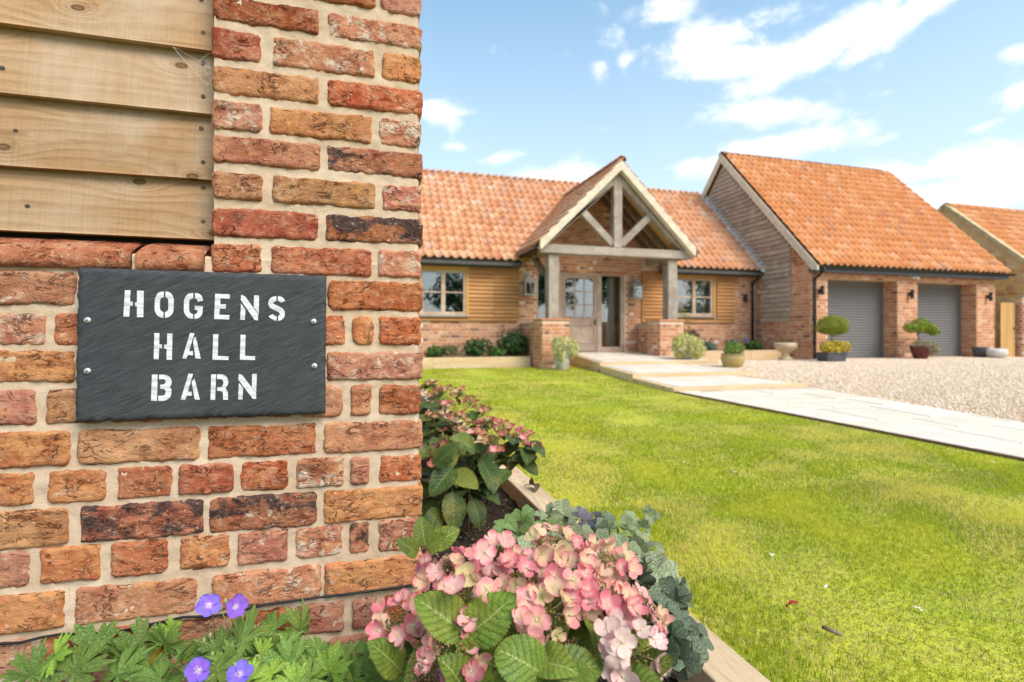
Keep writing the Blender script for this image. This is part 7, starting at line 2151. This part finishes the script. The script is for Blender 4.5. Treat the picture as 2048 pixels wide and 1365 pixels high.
VIEW = Vector((-0.25, -0.8, 0.45))
hyd = thing('pink_hydrangea', 'pink lacecap hydrangea in flower at the front of the bed by the wall corner', 'hydrangea', (0.2518, 0.8224, 0.1841), 'hydrangeas in the flower bed')
hb_ = Vector((0.2518, 0.8224, 0.1841)); hb_.z = 0.05
rg = random.Random(5)
HEADS = [((0.063, 0.8771, 0.325), 'rose', 8, (-0.5, -0.2, 0.75)), ((0.1404, 0.9275, 0.3802), 'rose', 7, (-0.3, -0.1, 0.9)), ((0.2231, 0.8932, 0.4083), 'rose', 9, (0, -0.1, 1)), ((0.1614, 0.8278, 0.3744), 'pink', 7, (-0.1, -0.5, 0.8)),
         ((0.2617, 0.8404, 0.3877), 'pink', 7, (0, -0.4, 0.9)), ((0.3382, 0.9015, 0.4123), 'pink', 7, (0, -0.2, 1)), ((0.4127, 0.8487, 0.3952), 'pink', 9, (0.15, -0.2, 0.95)), ((0.3383, 0.7974, 0.3847), 'rose', 6, (0, -0.5, 0.85)),
         ((0.3816, 0.7848, 0.3725), 'rose', 8, (0.25, -0.4, 0.85)), ((0.4418, 0.7778, 0.3468), 'rose', 6, (0.5, -0.3, 0.8)), ((0.3818, 0.7015, 0.3231), 'blush', 9, (0.15, -0.75, 0.6)), ((0.1285, 0.7748, 0.329), 'rose', 3, (-0.2, -0.6, 0.7)), ((0.2672, 0.7555, 0.3642), 'pink', 3, (0, -0.7, 0.6))]
tops = []
for (c, kind, n, up) in HEADS:
    fls = {'rose': FL_rose + FL_pink[:4] + FL_cream[:1], 'pink': FL_pink + FL_rose[:2] + FL_cream, 'blush': FL_blush}[kind]
    flower_head(hyd, c, up, fls, rg.choice(SH), n + (8 if kind != 'blush' else 1), 0.036, rg, face=(-0.2, -0.9, 0.2))
    tops.append(Vector(c) - Vector(up).normalized() * 0.03)
# large single florets that catch the eye
for (c, f_, fls, s_) in (((0.2448, 0.7203, 0.386), (-0.15, -0.9, 0.35), FL_pink, 1.15), ((0.1867, 0.7788, 0.4099), (0.1, -0.8, 0.5), FL_pink, 1.15), ((0.1354, 0.7936, 0.4114), (0, -0.5, 0.8), FL_rose, 1.1), ((0.2248, 0.7469, 0.3766), (0.3, -0.6, 0.6), FL_rose, 0.9),
                       ((0.1967, 0.8384, 0.4421), (-0.2, -0.8, 0.5), FL_rose, 1.15), ((0.3294, 0.8416, 0.4194), (0.1, -0.9, 0.3), FL_pink, 1.0), ((0.3006, 0.8499, 0.4229), (-0.1, -0.9, 0.2), FL_pink, 1.0), ((0.3451, 0.7538, 0.3845), (-0.3, -0.7, 0.5), FL_rose, 1.0),
                       ((0.3602, 0.6765, 0.3593), (-0.1, -0.95, 0.3), FL_blush, 1.1), ((0.3544, 0.673, 0.3431), (0, -0.95, 0.25), FL_blush, 1.05), ((0.0289, 0.8557, 0.3305), (-0.4, -0.7, 0.4), FL_rose, 1.0), ((0.4488, 0.807, 0.3997), (0.3, -0.8, 0.3), FL_pink, 0.95),
                       ((0.1574, 0.7873, 0.368), (-0.2, -0.75, 0.4), FL_rose, 1.0), ((0.2388, 0.8678, 0.4451), (0.2, -0.6, 0.7), FL_rose, 1.0), ((0.3189, 0.7614, 0.4158), (0.0, -0.8, 0.4), FL_pink, 1.0), ((0.2536, 0.8011, 0.4264), (0.2, -0.7, 0.6), FL_rose, 1.0)):
    link('floret', rg.choice(fls), hyd, c, rot_z(f_, rg.uniform(0, 6)) * s_)
for c in ((0.0904, 0.765, 0.31), (0.2912, 0.7277, 0.3268)):
    link('seed_head', rg.choice(SHdry), hyd, c, rot_z((0.1, -0.5, 0.8)) * 0.95)
    tops.append(Vector(c) - Vector((0, 0, 0.03)))
for i, tp in enumerate(tops):
    b = MB()
    bs = hb_ + Vector((rg.uniform(-0.09, 0.09), rg.uniform(-0.04, 0.06), 0))
    mid = bs.lerp(tp, 0.55) + Vector((0, 0, 0.05))
    b.tube([bs, mid, tp], [0.0035, 0.003, 0.0022], 6)
    b.build('stem', M_woody if i % 3 == 0 else M_stem, hyd, smooth=True)
# the leaves one can pick out: stalk end, tip, mesh, scale, facing
for (a, c, k, s_, f_) in (((0.1574, 0.7873, 0.3398), (0.2248, 0.7469, 0.4107), 1, 1.05, (-0.1, -0.85, 0.5)), ((0.1537, 0.7884, 0.3429), (0.0805, 0.8095, 0.3985), 0, 1.0, (0.1, -0.8, 0.6)), ((0.2437, 0.679, 0.331), (0.1569, 0.6833, 0.3953), 4, 1.0, (-0.1, -0.8, 0.6)),
                          ((0.2723, 0.754, 0.3246), (0.2982, 0.7882, 0.4064), 1, 1.0, (-0.1, -0.9, 0.3)), ((0.2424, 0.7002, 0.3349), (0.2754, 0.649, 0.3553), 2, 0.75, (-0.3, -0.5, 0.8)), ((0.2492, 0.6983, 0.3179), (0.3511, 0.6895, 0.3245), 3, 0.95, (0.0, -0.5, 0.85)),
                          ((0.3578, 0.7189, 0.2982), (0.3436, 0.7542, 0.3572), 0, 0.9, (0.5, -0.8, 0.3)), ((0.113, 0.9563, 0.4164), (0.1092, 0.9782, 0.461), 1, 0.55, (-0.1, -0.9, 0.3)), ((0.1222, 0.9432, 0.4204), (0.1843, 0.9357, 0.4526), 3, 0.6, (0.0, -0.8, 0.6)),
                          ((0.1112, 0.9048, 0.4314), (0.1409, 0.8753, 0.4664), 5, 0.5, (-0.3, -0.8, 0.5)), ((0.0968, 0.9298, 0.4145), (0.0593, 0.9198, 0.4511), 3, 0.5, (0.2, -0.8, 0.6)), ((0.0866, 0.8703, 0.2725), (0.0062, 0.8727, 0.2768), 4, 0.85, (0, -0.6, 0.8)),
                          ((0.1417, 0.8543, 0.2824), (0.0842, 0.8085, 0.2842), 0, 1.0, (-0.2, -0.7, 0.6)), ((0.4364, 0.7898, 0.3139), (0.5032, 0.7704, 0.324), 5, 0.7, (0, -0.6, 0.8)), ((0.4011, 0.7063, 0.2884), (0.4311, 0.6664, 0.3266), 1, 0.7, (0, -0.6, 0.8)), ((0.3546, 0.6885, 0.2904), (0.3886, 0.637, 0.3221), 3, 0.8, (0.2, -0.7, 0.7)),
                          ((0.191, 0.6943, 0.3015), (0.2178, 0.6657, 0.352), 4, 0.8, (0.0, -0.8, 0.6)), ((0.146, 0.7489, 0.2774), (0.1151, 0.7371, 0.337), 2, 0.85, (0.3, -0.7, 0.6)), ((0.1988, 0.7961, 0.283), (0.1499, 0.7686, 0.3305), 5, 0.95, (0.1, -0.8, 0.5)), ((0.3383, 0.7974, 0.2824), (0.3623, 0.8112, 0.3416), 0, 0.9, (-0.2, -0.8, 0.5)),
                          ((0.2282, 0.8293, 0.2906), (0.2496, 0.8439, 0.3416), 3, 0.9, (0.0, -0.8, 0.5)), ((0.3148, 0.6792, 0.3017), (0.2626, 0.6527, 0.34), 1, 0.8, (-0.1, -0.7, 0.7)), ((0.123, 0.8389, 0.2864), (0.1456, 0.8532, 0.3274), 2, 0.85, (0.2, -0.8, 0.5)), ((0.4091, 0.7769, 0.2906), (0.4457, 0.7454, 0.3144), 4, 0.75, (0.2, -0.6, 0.8)),
                          ((0.3221, 0.8229, 0.3122), (0.3737, 0.7871, 0.3438), 2, 0.85, (0.0, -0.7, 0.7)), ((0.2223, 0.8726, 0.3183), (0.28, 0.8559, 0.344), 5, 0.9, (0.0, -0.7, 0.7)), ((0.0601, 0.8363, 0.2752), (0.0293, 0.8244, 0.3185), 3, 0.8, (0.2, -0.7, 0.6))):
    put_leaf(HL[k], hyd, a, c, f_, s_ * 0.74)
for i in range(46):
    t_ = rg.choice(tops)
    q = rg.uniform(0.25, 0.85)
    a = hb_.lerp(t_, q) + Vector((rg.uniform(-0.03, 0.03), rg.uniform(-0.02, 0.05), 0.02))
    an = rg.uniform(0, 2 * PI)
    d = Vector((math.cos(an), math.sin(an) * 0.8, rg.uniform(-0.3, 0.45)))
    put_leaf(rg.choice(HL), hyd, a, a + d, (rg.uniform(-0.4, 0.4), -0.5, 1.0), rg.uniform(0.6, 1.0))

# ---- the darker hydrangeas further along the bed
GH = 'hydrangeas in the flower bed'


def hydrangea(base, heads, nleaf, rad, lab, seed, extra=(), hz=(0.1, 0.42)):
    t_ = thing('dark_hydrangea', lab, 'hydrangea', base, GH)
    rg = random.Random(seed)
    base = Vector(base)
    tp = []
    for (c, n, up) in heads:
        flower_head(t_, c, up, FL_dusky + FL_rose[:1], rg.choice(SHd), n, 0.040, rg, 0.8, 0.92)
        tp.append(Vector(c) - Vector(up).normalized() * 0.035)
    for i, q in enumerate(tp):
        b = MB()
        bs = base + Vector((rg.uniform(-0.08, 0.08), rg.uniform(-0.1, 0.1), 0))
        b.tube([bs, bs.lerp(q, 0.6) + Vector((0, 0, 0.05)), q], [0.0045, 0.004, 0.0028], 6)
        b.build('stem', M_woody, t_, smooth=True)
    for i in range(nleaf):
        q = rg.choice(tp)
        s_ = rg.uniform(0.2, 0.97)
        a = base.lerp(q, s_) + Vector((rg.uniform(-0.03, 0.03), rg.uniform(-0.03, 0.03), 0.03))
        an = rg.uniform(0, 2 * PI)
        d = Vector((math.cos(an), math.sin(an), rg.uniform(-0.75, 0.25)))
        put_leaf(rg.choice(HD), t_, a, a + d, (math.cos(an) * 0.5, math.sin(an) * 0.5 - 0.3, 0.9), rg.uniform(0.6, 1.05))
    for (a, c, k, s_, f_) in extra:
        put_leaf(HD[k], t_, a, c, f_, s_)
    return t_


U = (0, 0, 1)
hydrangea((0.33, 2.0, 0.05), [((0.6441, 2.1039, 0.381), 9, (0.2, -0.2, 1)), ((0.6634, 2.015, 0.3518), 7, (0.4, -0.2, 0.9)), ((0.5867, 2.1725, 0.41), 9, U), ((0.5017, 2.0931, 0.4376), 9, U), ((0.4127, 2.0147, 0.4212), 8, (0, -0.3, 1)), ((0.485, 1.9417, 0.3962), 7, (0, -0.4, 0.9)), ((0.3123, 1.9397, 0.4063), 5, (0, -0.3, 1)), ((0.254, 1.8525, 0.3824), 4, (0, -0.5, 0.8))],
          74, 0.3, 'dark leaved hydrangea with dusky pink heads just behind the wall corner', 41,
          (((0.3132, 1.8353, 0.3296), (0.2162, 1.7593, 0.2467), 0, 0.95, (-0.2, -0.9, 0.4)), ((0.3132, 1.8353, 0.2415), (0.3097, 1.7843, 0.1537), 1, 0.95, (0, -0.95, 0.3)), ((0.4372, 1.9035, 0.3227), (0.4655, 1.7912, 0.2415), 0, 1.0, (0.3, -0.9, 0.3)), ((0.3217, 1.8849, 0.2988), (0.3914, 1.7814, 0.2679), 1, 0.9, (0, -0.8, 0.6)),
           ((0.6302, 2.0038, 0.346), (0.709, 1.9289, 0.3314), 2, 0.8, (0.1, -0.5, 0.8)), ((0.6187, 2.0071, 0.3), (0.6565, 1.9441, 0.2592), 1, 0.7, (0.1, -0.8, 0.5)), ((0.2624, 1.85, 0.1886), (0.2339, 1.8062, 0.128), 3, 0.8, (0, -0.9, 0.4)), ((0.3912, 1.8648, 0.1992), (0.4097, 1.8074, 0.127), 3, 0.8, (0.1, -0.9, 0.4)),
           ((0.2471, 1.8024, 0.3509), (0.3047, 1.7857, 0.4023), 1, 0.8, (0, -0.8, 0.5)), ((0.4104, 1.9113, 0.3691), (0.3477, 1.8774, 0.4128), 3, 0.9, (0, -0.7, 0.7))))
hydrangea((0.36, 2.85, 0.05), [((0.6039, 2.9484, 0.4229), 9, U), ((0.5532, 3.0672, 0.4546), 9, U), ((0.6501, 2.8309, 0.3802), 8, (0.2, 0, 1)), ((0.4512, 2.8885, 0.4023), 9, U), ((0.3657, 2.705, 0.3834), 8, U), ((0.4694, 2.675, 0.3706), 8, U)], 44, 0.3, 'second dusky pink hydrangea in the row, behind the nearest dark one', 42)
hydrangea((0.40, 3.9, 0.05), [((0.5308, 4.0106, 0.4305), 9, U), ((0.5564, 3.795, 0.4019), 9, U), ((0.6491, 4.0805, 0.3822), 8, U), ((0.4613, 3.6143, 0.3817), 8, U)], 36, 0.3, 'farthest hydrangea of the row, showing at the edge of the brick wall', 43)

# ---- fan-shaped lobed leaves (cranesbill, columbine)
def fan_leaf(name, mats, R_, seed, lobes, cut, teeth, tcut, span=5.3, nr=6, cup=0.18, stalk=0.06, nth=84, vis=True, lobep=0.8):
    r_ = random.Random(seed)
    vs, uv = [(0, 0, 0)], [(0.5, 0.0)]
    th = [-span / 2 + span * i / nth for i in range(nth + 1)]
    lw = span / lobes
    for j in range(1, nr + 1):
        q = j / nr
        for i, t_ in enumerate(th):
            s_ = (t_ + span / 2) / lw
            k = min(lobes - 1, int(s_)); x = (s_ - k) * 2 - 1
            mid = 1 - abs((k + 0.5) / lobes * 2 - 1)
            ln = 0.72 + 0.28 * mid
            lob = max(0.0, 1 - abs(x) ** 2) ** lobep
            tooth = 1 - tcut * abs(((x + 1) * teeth / 2) % 1.0 - 0.5) * 2 * (1 - 0.5 * abs(x))
            rad = R_ * ln * (cut + (1 - cut) * lob) * tooth
            rr = rad * q
            # ribs: each lobe folds along its middle
            z = cup * rr * (0.4 + 0.6 * abs(x)) - 0.55 * rr * rr / R_ * (0.4 + 0.3 * math.sin(seed)) + 0.05 * R_ * noise.noise(Vector((rr * 30, t_ * 2.0, seed)))
            vs.append((rr * math.sin(t_), rr * math.cos(t_), z))
            uv.append(((x + 1) / 2, q))
    n = nth + 1
    fs = [(0, 1 + i + 1, 1 + i) for i in range(nth)]
    for j in range(nr - 1):
        a = 1 + j * n; b_ = a + n
        fs += [(a + i, a + i + 1, b_ + i + 1, b_ + i) for i in range(nth)]
    mi = [0] * len(fs)
    if stalk:
        b = MB(); b.tube([(0, 0, -0.001), (0, -stalk * 0.25, -stalk * 0.45), (0, -stalk * 0.3, -stalk)], 0.0011, 5)
        o = len(vs)
        vs += b.v; fs += [tuple(k + o for k in f) for f in b.f]; mi += [1] * len(b.f); uv += [(0.5, 0.3)] * len(b.v)
    me = bpy.data.meshes.new(name)
    me.from_pydata(vs, [], fs)
    for m_ in mats: me.materials.append(m_)
    me.polygons.foreach_set('material_index', mi)
    me.polygons.foreach_set('use_smooth', [True] * len(fs))
    add_uv(me, uv)
    return me


M_gleaf = m_leaf('cranesbill_leaf', (0.10, 0.20, 0.034), (0.22, 0.35, 0.065), (0.33, 0.44, 0.13), None, 6, 0.5, 0.28)
M_gleafy = m_leaf('cranesbill_young_leaf', (0.22, 0.36, 0.04), (0.36, 0.50, 0.07), (0.42, 0.54, 0.14), None, 6, 0.5, 0.3)
M_gyel = m_leaf('yellowing_leaf', (0.30, 0.26, 0.02), (0.52, 0.36, 0.03), (0.40, 0.30, 0.05), (0.30, 0.08, 0.02), 6, 0.5, 0.3)
M_blue = m_petal('blue_petal', (0.36, 0.17, 0.78), (0.25, 0.20, 0.86), (0.80, 0.70, 0.85), (0.30, 0.08, 0.60), 9, 0.3)
GLm = [fan_leaf('leaf', [M_gleaf, M_stem], 0.060, k, 7 - 2 * (k % 2), 0.30, 3, 0.36, 5.6, lobep=0.6) for k in range(4)] + [fan_leaf('leaf', [M_gleafy, M_stem], 0.045, k + 5, 5, 0.30, 3, 0.38, 4.6, lobep=0.6) for k in range(2)]
GY = fan_leaf('leaf', [M_gyel, M_stem], 0.05, 17, 7, 0.25, 3, 0.4, 5.4)
ger = thing('blue_cranesbill', 'green cranesbill with four violet blue flowers at the foot of the brick wall', 'cranesbill', (-0.2652, 1.1179, 0.0838))
gbase = Vector((-0.2652, 1.1179, 0.0838)); gbase.z = 0.06
rg = random.Random(9)
spots_ = [(110,1312,.95,1.25),(190,1300,.97,1.1),(150,1345,.92,1.2),(235,1352,.92,1.1),(285,1285,1.0,1.0),(330,1290,.98,.95),(300,1335,.93,.9),(345,1262,1.03,.8),(395,1295,.97,.9),(440,1300,.96,.85),(500,1262,1.03,1.05),(548,1262,1.05,1.1),(600,1262,1.06,1.1),(520,1310,.98,1.05),(580,1335,.94,1.1),
          (640,1305,1.02,.9),(660,1345,.94,1.2),(705,1352,.96,.9),(350,1335,.92,1.0),(430,1345,.90,1.0),(470,1325,.93,.9),(545,1350,.90,1.0),(620,1358,.90,1.0),(760,1352,.92,.9),(60,1352,.93,1.0),(800,1350,.92,.7),(250,1320,.97,.9),(480,1285,.99,.8),(565,1300,1.0,.9),(380,1325,.95,.8),(690,1318,1.03,.8),(320,1360,.9,.9),(500,1360,.88,.9),(590,1368,.88,1.0)]
W_ = lambda x, y, zc: Vector((zc * (0.27815 + (x - 1024) / 1050 * 0.96053), zc * (0.96053 - (x - 1024) / 1050 * 0.27815), 0.8 - (y - 668) / 1050 * zc))
for (x, y, zc, s_) in spots_:
    p = W_(x, y, zc)
    f_ = Vector((rg.uniform(-0.35, 0.35), -rg.uniform(0.35, 1.0), rg.uniform(0.45, 0.9)))
    dirn_ = Vector((rg.uniform(-0.9, 0.9), rg.uniform(-0.5, 0.3), rg.uniform(-0.2, 0.8)))
    link('leaf', rg.choice(GLm if rg.random() < 0.85 else GLm[4:]), ger, p, frame(dirn_, f_) * s_)
    if rg.random() < 0.75:
        b = MB(); b.tube([p, p.lerp(gbase, 0.45) + Vector((0, 0.01, 0.01)), (p.x * 0.6 + gbase.x * 0.4, min(1.15, p.y + 0.03), 0.06)], [0.0011, 0.0013, 0.0016], 5); b.build('stem', M_stem, ger, smooth=True)
for (x, y, zc) in ((300, 1322, .99), (265, 1338, .95)):
    link('leaf', GY, ger, W_(x, y, zc), frame((0.8, -0.1, 0.3), (0, -0.6, 0.8)) * 0.75)
for i in range(70):
    x = rg.uniform(40, 800); y = rg.uniform(1300, 1420)
    p = W_(x, y, rg.uniform(0.98, 1.09))
    if p.y > 1.155 or p.z < 0.07: continue
    link('leaf', rg.choice(GLm), ger, p, frame((rg.uniform(-1, 1), rg.uniform(-0.6, 0.3), rg.uniform(-0.2, 0.6)), (rg.uniform(-0.5, 0.5), -0.6, 0.8)) * rg.uniform(0.6, 1.0))
GF = [floret_mesh([M_blue, M_pedicel], 0.0215, 60 + k, 5, 0.35, 5, 6, 0.92, 0.012, 0.05, 0.7) for k in range(2)]
for (x, y, zc, f_, s_) in ((418, 1211, 0.95, (0.25, -0.85, 0.50), 1.0), (471, 1214, 0.95, (0.55, -0.75, 0.45), 0.98), (398, 1342, 0.84, (0.0, -0.75, 0.65), 0.95), (480, 1349, 0.84, (0.15, -0.6, 0.8), 0.95)):
    p = W_(x, y, zc)
    m3 = rot_z(f_, x * 0.01)
    o = link('flower', GF[x % 2], ger, p, m3 * s_)
    b = MB()
    for k in range(8):
        a = 2 * PI * k / 8
        b.tube([m3 @ Vector((0, 0, 0.001)) + p, m3 @ Vector((0.0028 * math.cos(a), 0.0028 * math.sin(a), 0.008)) + p], 0.00035, 4)
        b.ball(tuple(m3 @ Vector((0.0028 * math.cos(a), 0.0028 * math.sin(a), 0.0085)) + p), 0.0008, 5, 3)
    b.build('stamens', m_plain('stamen', (0.55, 0.45, 0.62), 0.6) if 'stamen' not in bpy.data.materials else bpy.data.materials['stamen'], o)
    b = MB(); q = p - (m3 @ Vector((0, 0, 0.010)))
    b.tube([q, q + Vector((0.004, 0.015, -0.03)), (q.x + 0.008, q.y + 0.03, 0.10)], [0.0009, 0.0010, 0.0013], 5); b.build('stem', M_stem, ger, smooth=True)
M_bud = m_plain('green_bud', (0.30, 0.33, 0.13), 0.6, 0.3, 0, 0.2, 30)
for (x, y, zc) in ((451, 1203, 0.99), (442, 1216, 0.99), (408, 1282, 0.95), (420, 1272, 0.95), (425, 1310, 0.93), (622, 1326, 0.96), (628, 1340, 0.95), (665, 1310, 0.99)):
    p = W_(x, y, zc)
    b = MB(); b.ball(tuple(p), 0.0042, 7, 6, (0.8, 0.8, 1.5)); b.tube([p + Vector((0, 0, -0.004)), p + Vector((0.006, 0.008, -0.03)), p + Vector((0.01, 0.03, -0.075))], [0.0009, 0.001, 0.0012], 5)
    b.build('bud', M_bud, ger, smooth=True)

M_aq = m_leaf('glaucous_leaf', (0.19, 0.235, 0.115), (0.35, 0.40, 0.22), (0.42, 0.48, 0.31), None, 5, 0.5, 0.2)
M_aqg = m_leaf('glaucous_leaf_green', (0.15, 0.25, 0.065), (0.27, 0.38, 0.12), (0.35, 0.45, 0.2), None, 5, 0.5, 0.25)
M_aqd = m_leaf('glaucous_leaf_dark', (0.075, 0.105, 0.055), (0.15, 0.19, 0.115), (0.25, 0.29, 0.20), None, 5, 0.5, 0.15)
M_aqp = m_leaf('glaucous_leaf_purple', (0.085, 0.075, 0.090), (0.155, 0.14, 0.165), (0.24, 0.23, 0.25), None, 5, 0.5, 0.12)
AQ = {k: [fan_leaf('leaf', [m_, M_stem], 0.041, s_, 3, 0.50 + 0.04 * (s_ % 4), 2, 0.13, 4.5 - 0.15 * (s_ % 3), 5, 0.15 + 0.06 * (s_ % 4), 0.03, 60, lobep=0.5) for s_ in (3, 8, 14, 21)] for k, m_ in (('b', M_aq), ('g', M_aqg), ('d', M_aqd), ('p', M_aqp))}


def columbine(base, pts, lab, seed, face=(-0.1, -0.7, 0.7)):
    t_ = thing('columbine', lab, 'columbine', base, 'grey green columbines beside the timber edging')
    rg = random.Random(seed)
    base = Vector(base)
    for (x, y, zc, kind, s_) in pts:
        p = W_(x, y, zc)
        d0 = Vector((rg.uniform(-1, 1), rg.uniform(-0.6, 0.4), rg.uniform(-0.1, 0.6))).normalized()
        for k in range(3):
            an = (k - 1) * 1.7 + rg.uniform(-0.3, 0.3)
            f_ = Vector(face) + Vector((rg.uniform(-0.6, 0.6), rg.uniform(-0.4, 0.4), rg.uniform(-0.3, 0.4)))
            m3 = frame(d0, f_) @ Matrix.Rotation(an, 3, 'Z')
            off = m3 @ Vector((0, 0.012, 0.0))
            link('leaf', rg.choice(AQ[kind]), t_, p + off * s_, m3 @ Matrix.Rotation(rg.uniform(-0.55, 0.55), 3, 'X') @ Matrix.Rotation(rg.uniform(-0.4, 0.4), 3, 'Y') * (s_ * rg.uniform(0.72, 1.25)))
        b = MB(); b.tube([p, p.lerp(base, 0.5) + Vector((0, 0, 0.03)), base], [0.0010, 0.0013, 0.0018], 5); b.build('stem', M_stem, t_, smooth=True)
    return t_


columbine((0.46, 1.55, 0.05), [(1010,1062,1.5,'g',.9),(1040,1048,1.55,'g',1.0),(1075,1040,1.6,'b',1.0),(1095,1065,1.5,'g',1.0),(1055,1075,1.45,'g',.95),(1020,1085,1.4,'g',.9),(1000,1085,1.4,'g',.7),(1110,1022,1.65,'b',1.0),(1075,1090,1.4,'b',1.0),(1120,1085,1.4,'b',1.1)],
          'leafy grey green columbine behind the pink hydrangea', 51)
columbine((0.56, 1.5, 0.05), [(1130,1040,1.6,'b',1.1),(1160,1045,1.6,'p',1.1),(1185,1035,1.6,'p',1.0),(1205,1055,1.55,'p',1.1),(1180,1070,1.5,'b',1.2),(1150,1080,1.45,'b',1.1),(1215,1070,1.5,'d',1.2),(1110,1030,1.7,'p',.8),(1195,1090,1.4,'b',1.1)],
          'purple tinged columbine between the hydrangea and the timber edging', 52)
columbine((0.64, 1.35, 0.08), [(1240,1060,1.5,'g',.9),(1262,1045,1.55,'b',.8),(1255,1080,1.45,'g',.9),(1285,1060,1.5,'b',.7),(1300,1030,1.5,'b',.55),(1275,1095,1.4,'b',.9),(1262,1115,1.35,'b',.95),(1290,1120,1.35,'b',.9),(1305,1100,1.4,'b',.7)],
          'upright pale columbine leaning out over the lawn', 53)
columbine((0.60, 1.12, 0.06), [(1300,1145,1.2,'b',1.1),(1320,1165,1.18,'b',1.1),(1275,1165,1.15,'d',1.2),(1340,1180,1.15,'b',.95),(1300,1190,1.1,'d',1.2),(1345,1205,1.1,'d',1.0),(1330,1225,1.08,'d',1.1),(1365,1230,1.06,'d',1.0),(1355,1255,1.04,'d',1.2),(1370,1280,1.02,'d',1.2),(1330,1275,1.02,'d',1.2),(1345,1310,1.0,'d',1.3),(1315,1300,1.0,'d',1.2),(1290,1260,1.05,'d',1.1),(1360,1195,1.12,'b',.8)],
          'dark blue green columbine drooping over the near timber edging', 54)

# ---- fallen leaves and bits on the edging and the lawn
M_dead = m_leaf('dead_leaf', (0.10, 0.055, 0.03), (0.17, 0.10, 0.055), (0.24, 0.16, 0.09), None, 7, 0.8, 0.1)
me = leaf_mesh('dead_leaf', [M_dead, M_woody], 0.10, 0.042, 77, fold=0.9, curl=0.9)
o = link('dead_leaf', me, None, (0.715, 2.20, 0.135), frame((0.15, -0.9, 0.05), (0.6, 0, 0.8)))
tag(o, 'curled brown dead leaf lying on the timber edging', 'dead leaf')
M_red = m_plain('red_leaf', (0.42, 0.03, 0.03), 0.6)
me = leaf_mesh('red_leaf', [M_red, M_red], 0.030, 0.016, 78, fold=0.5, curl=0.5, stalk=0.008)
o = link('red_leaf', me, None, (1.175, 1.22, -0.066), frame((0.6, -0.5, 0.3), (0, -0.3, 1)))
o.location.z = 0.03
tag(o, 'small fallen red leaf lying on the lawn', 'fallen leaf')
b = MB()
p = Vector((1.169, 1.1, -0.074)); p.z = 0.028
b.tube([p, p + Vector((0.006, -0.02, 0.002)), p + Vector((0.018, -0.042, -0.002))], [0.005, 0.006, 0.004], 7)
tag(b.build('twig', M_bark, None, p, smooth=True), 'short brown twig lying in the grass near the timber edging', 'twig')
daisy = MB()
rg = random.Random(2)
for (x, y) in ((1368,928),(1468,948),(1543,1117),(1650,1178),(1838,1225),(1985,928),(1190,748),(1300,820),(1250,848),(900,742),(1150,800),(1420,870)):
    zc = 0.79 * 1050 / (y - 668)
    q = W_(x, y, zc)
    for k in range(3):
        daisy.ball((q.x + rg.uniform(-0.01, 0.01), q.y + rg.uniform(-0.01, 0.01), 0.022), 0.0042, 6, 4, (1.2, 1.0, 0.4))
o = daisy.build('daisies', m_plain('daisy_white', (0.80, 0.78, 0.74), 0.7))
o['kind'] = 'stuff'
tag(o, 'scattered white daisies and petals on the lawn', 'daisies')
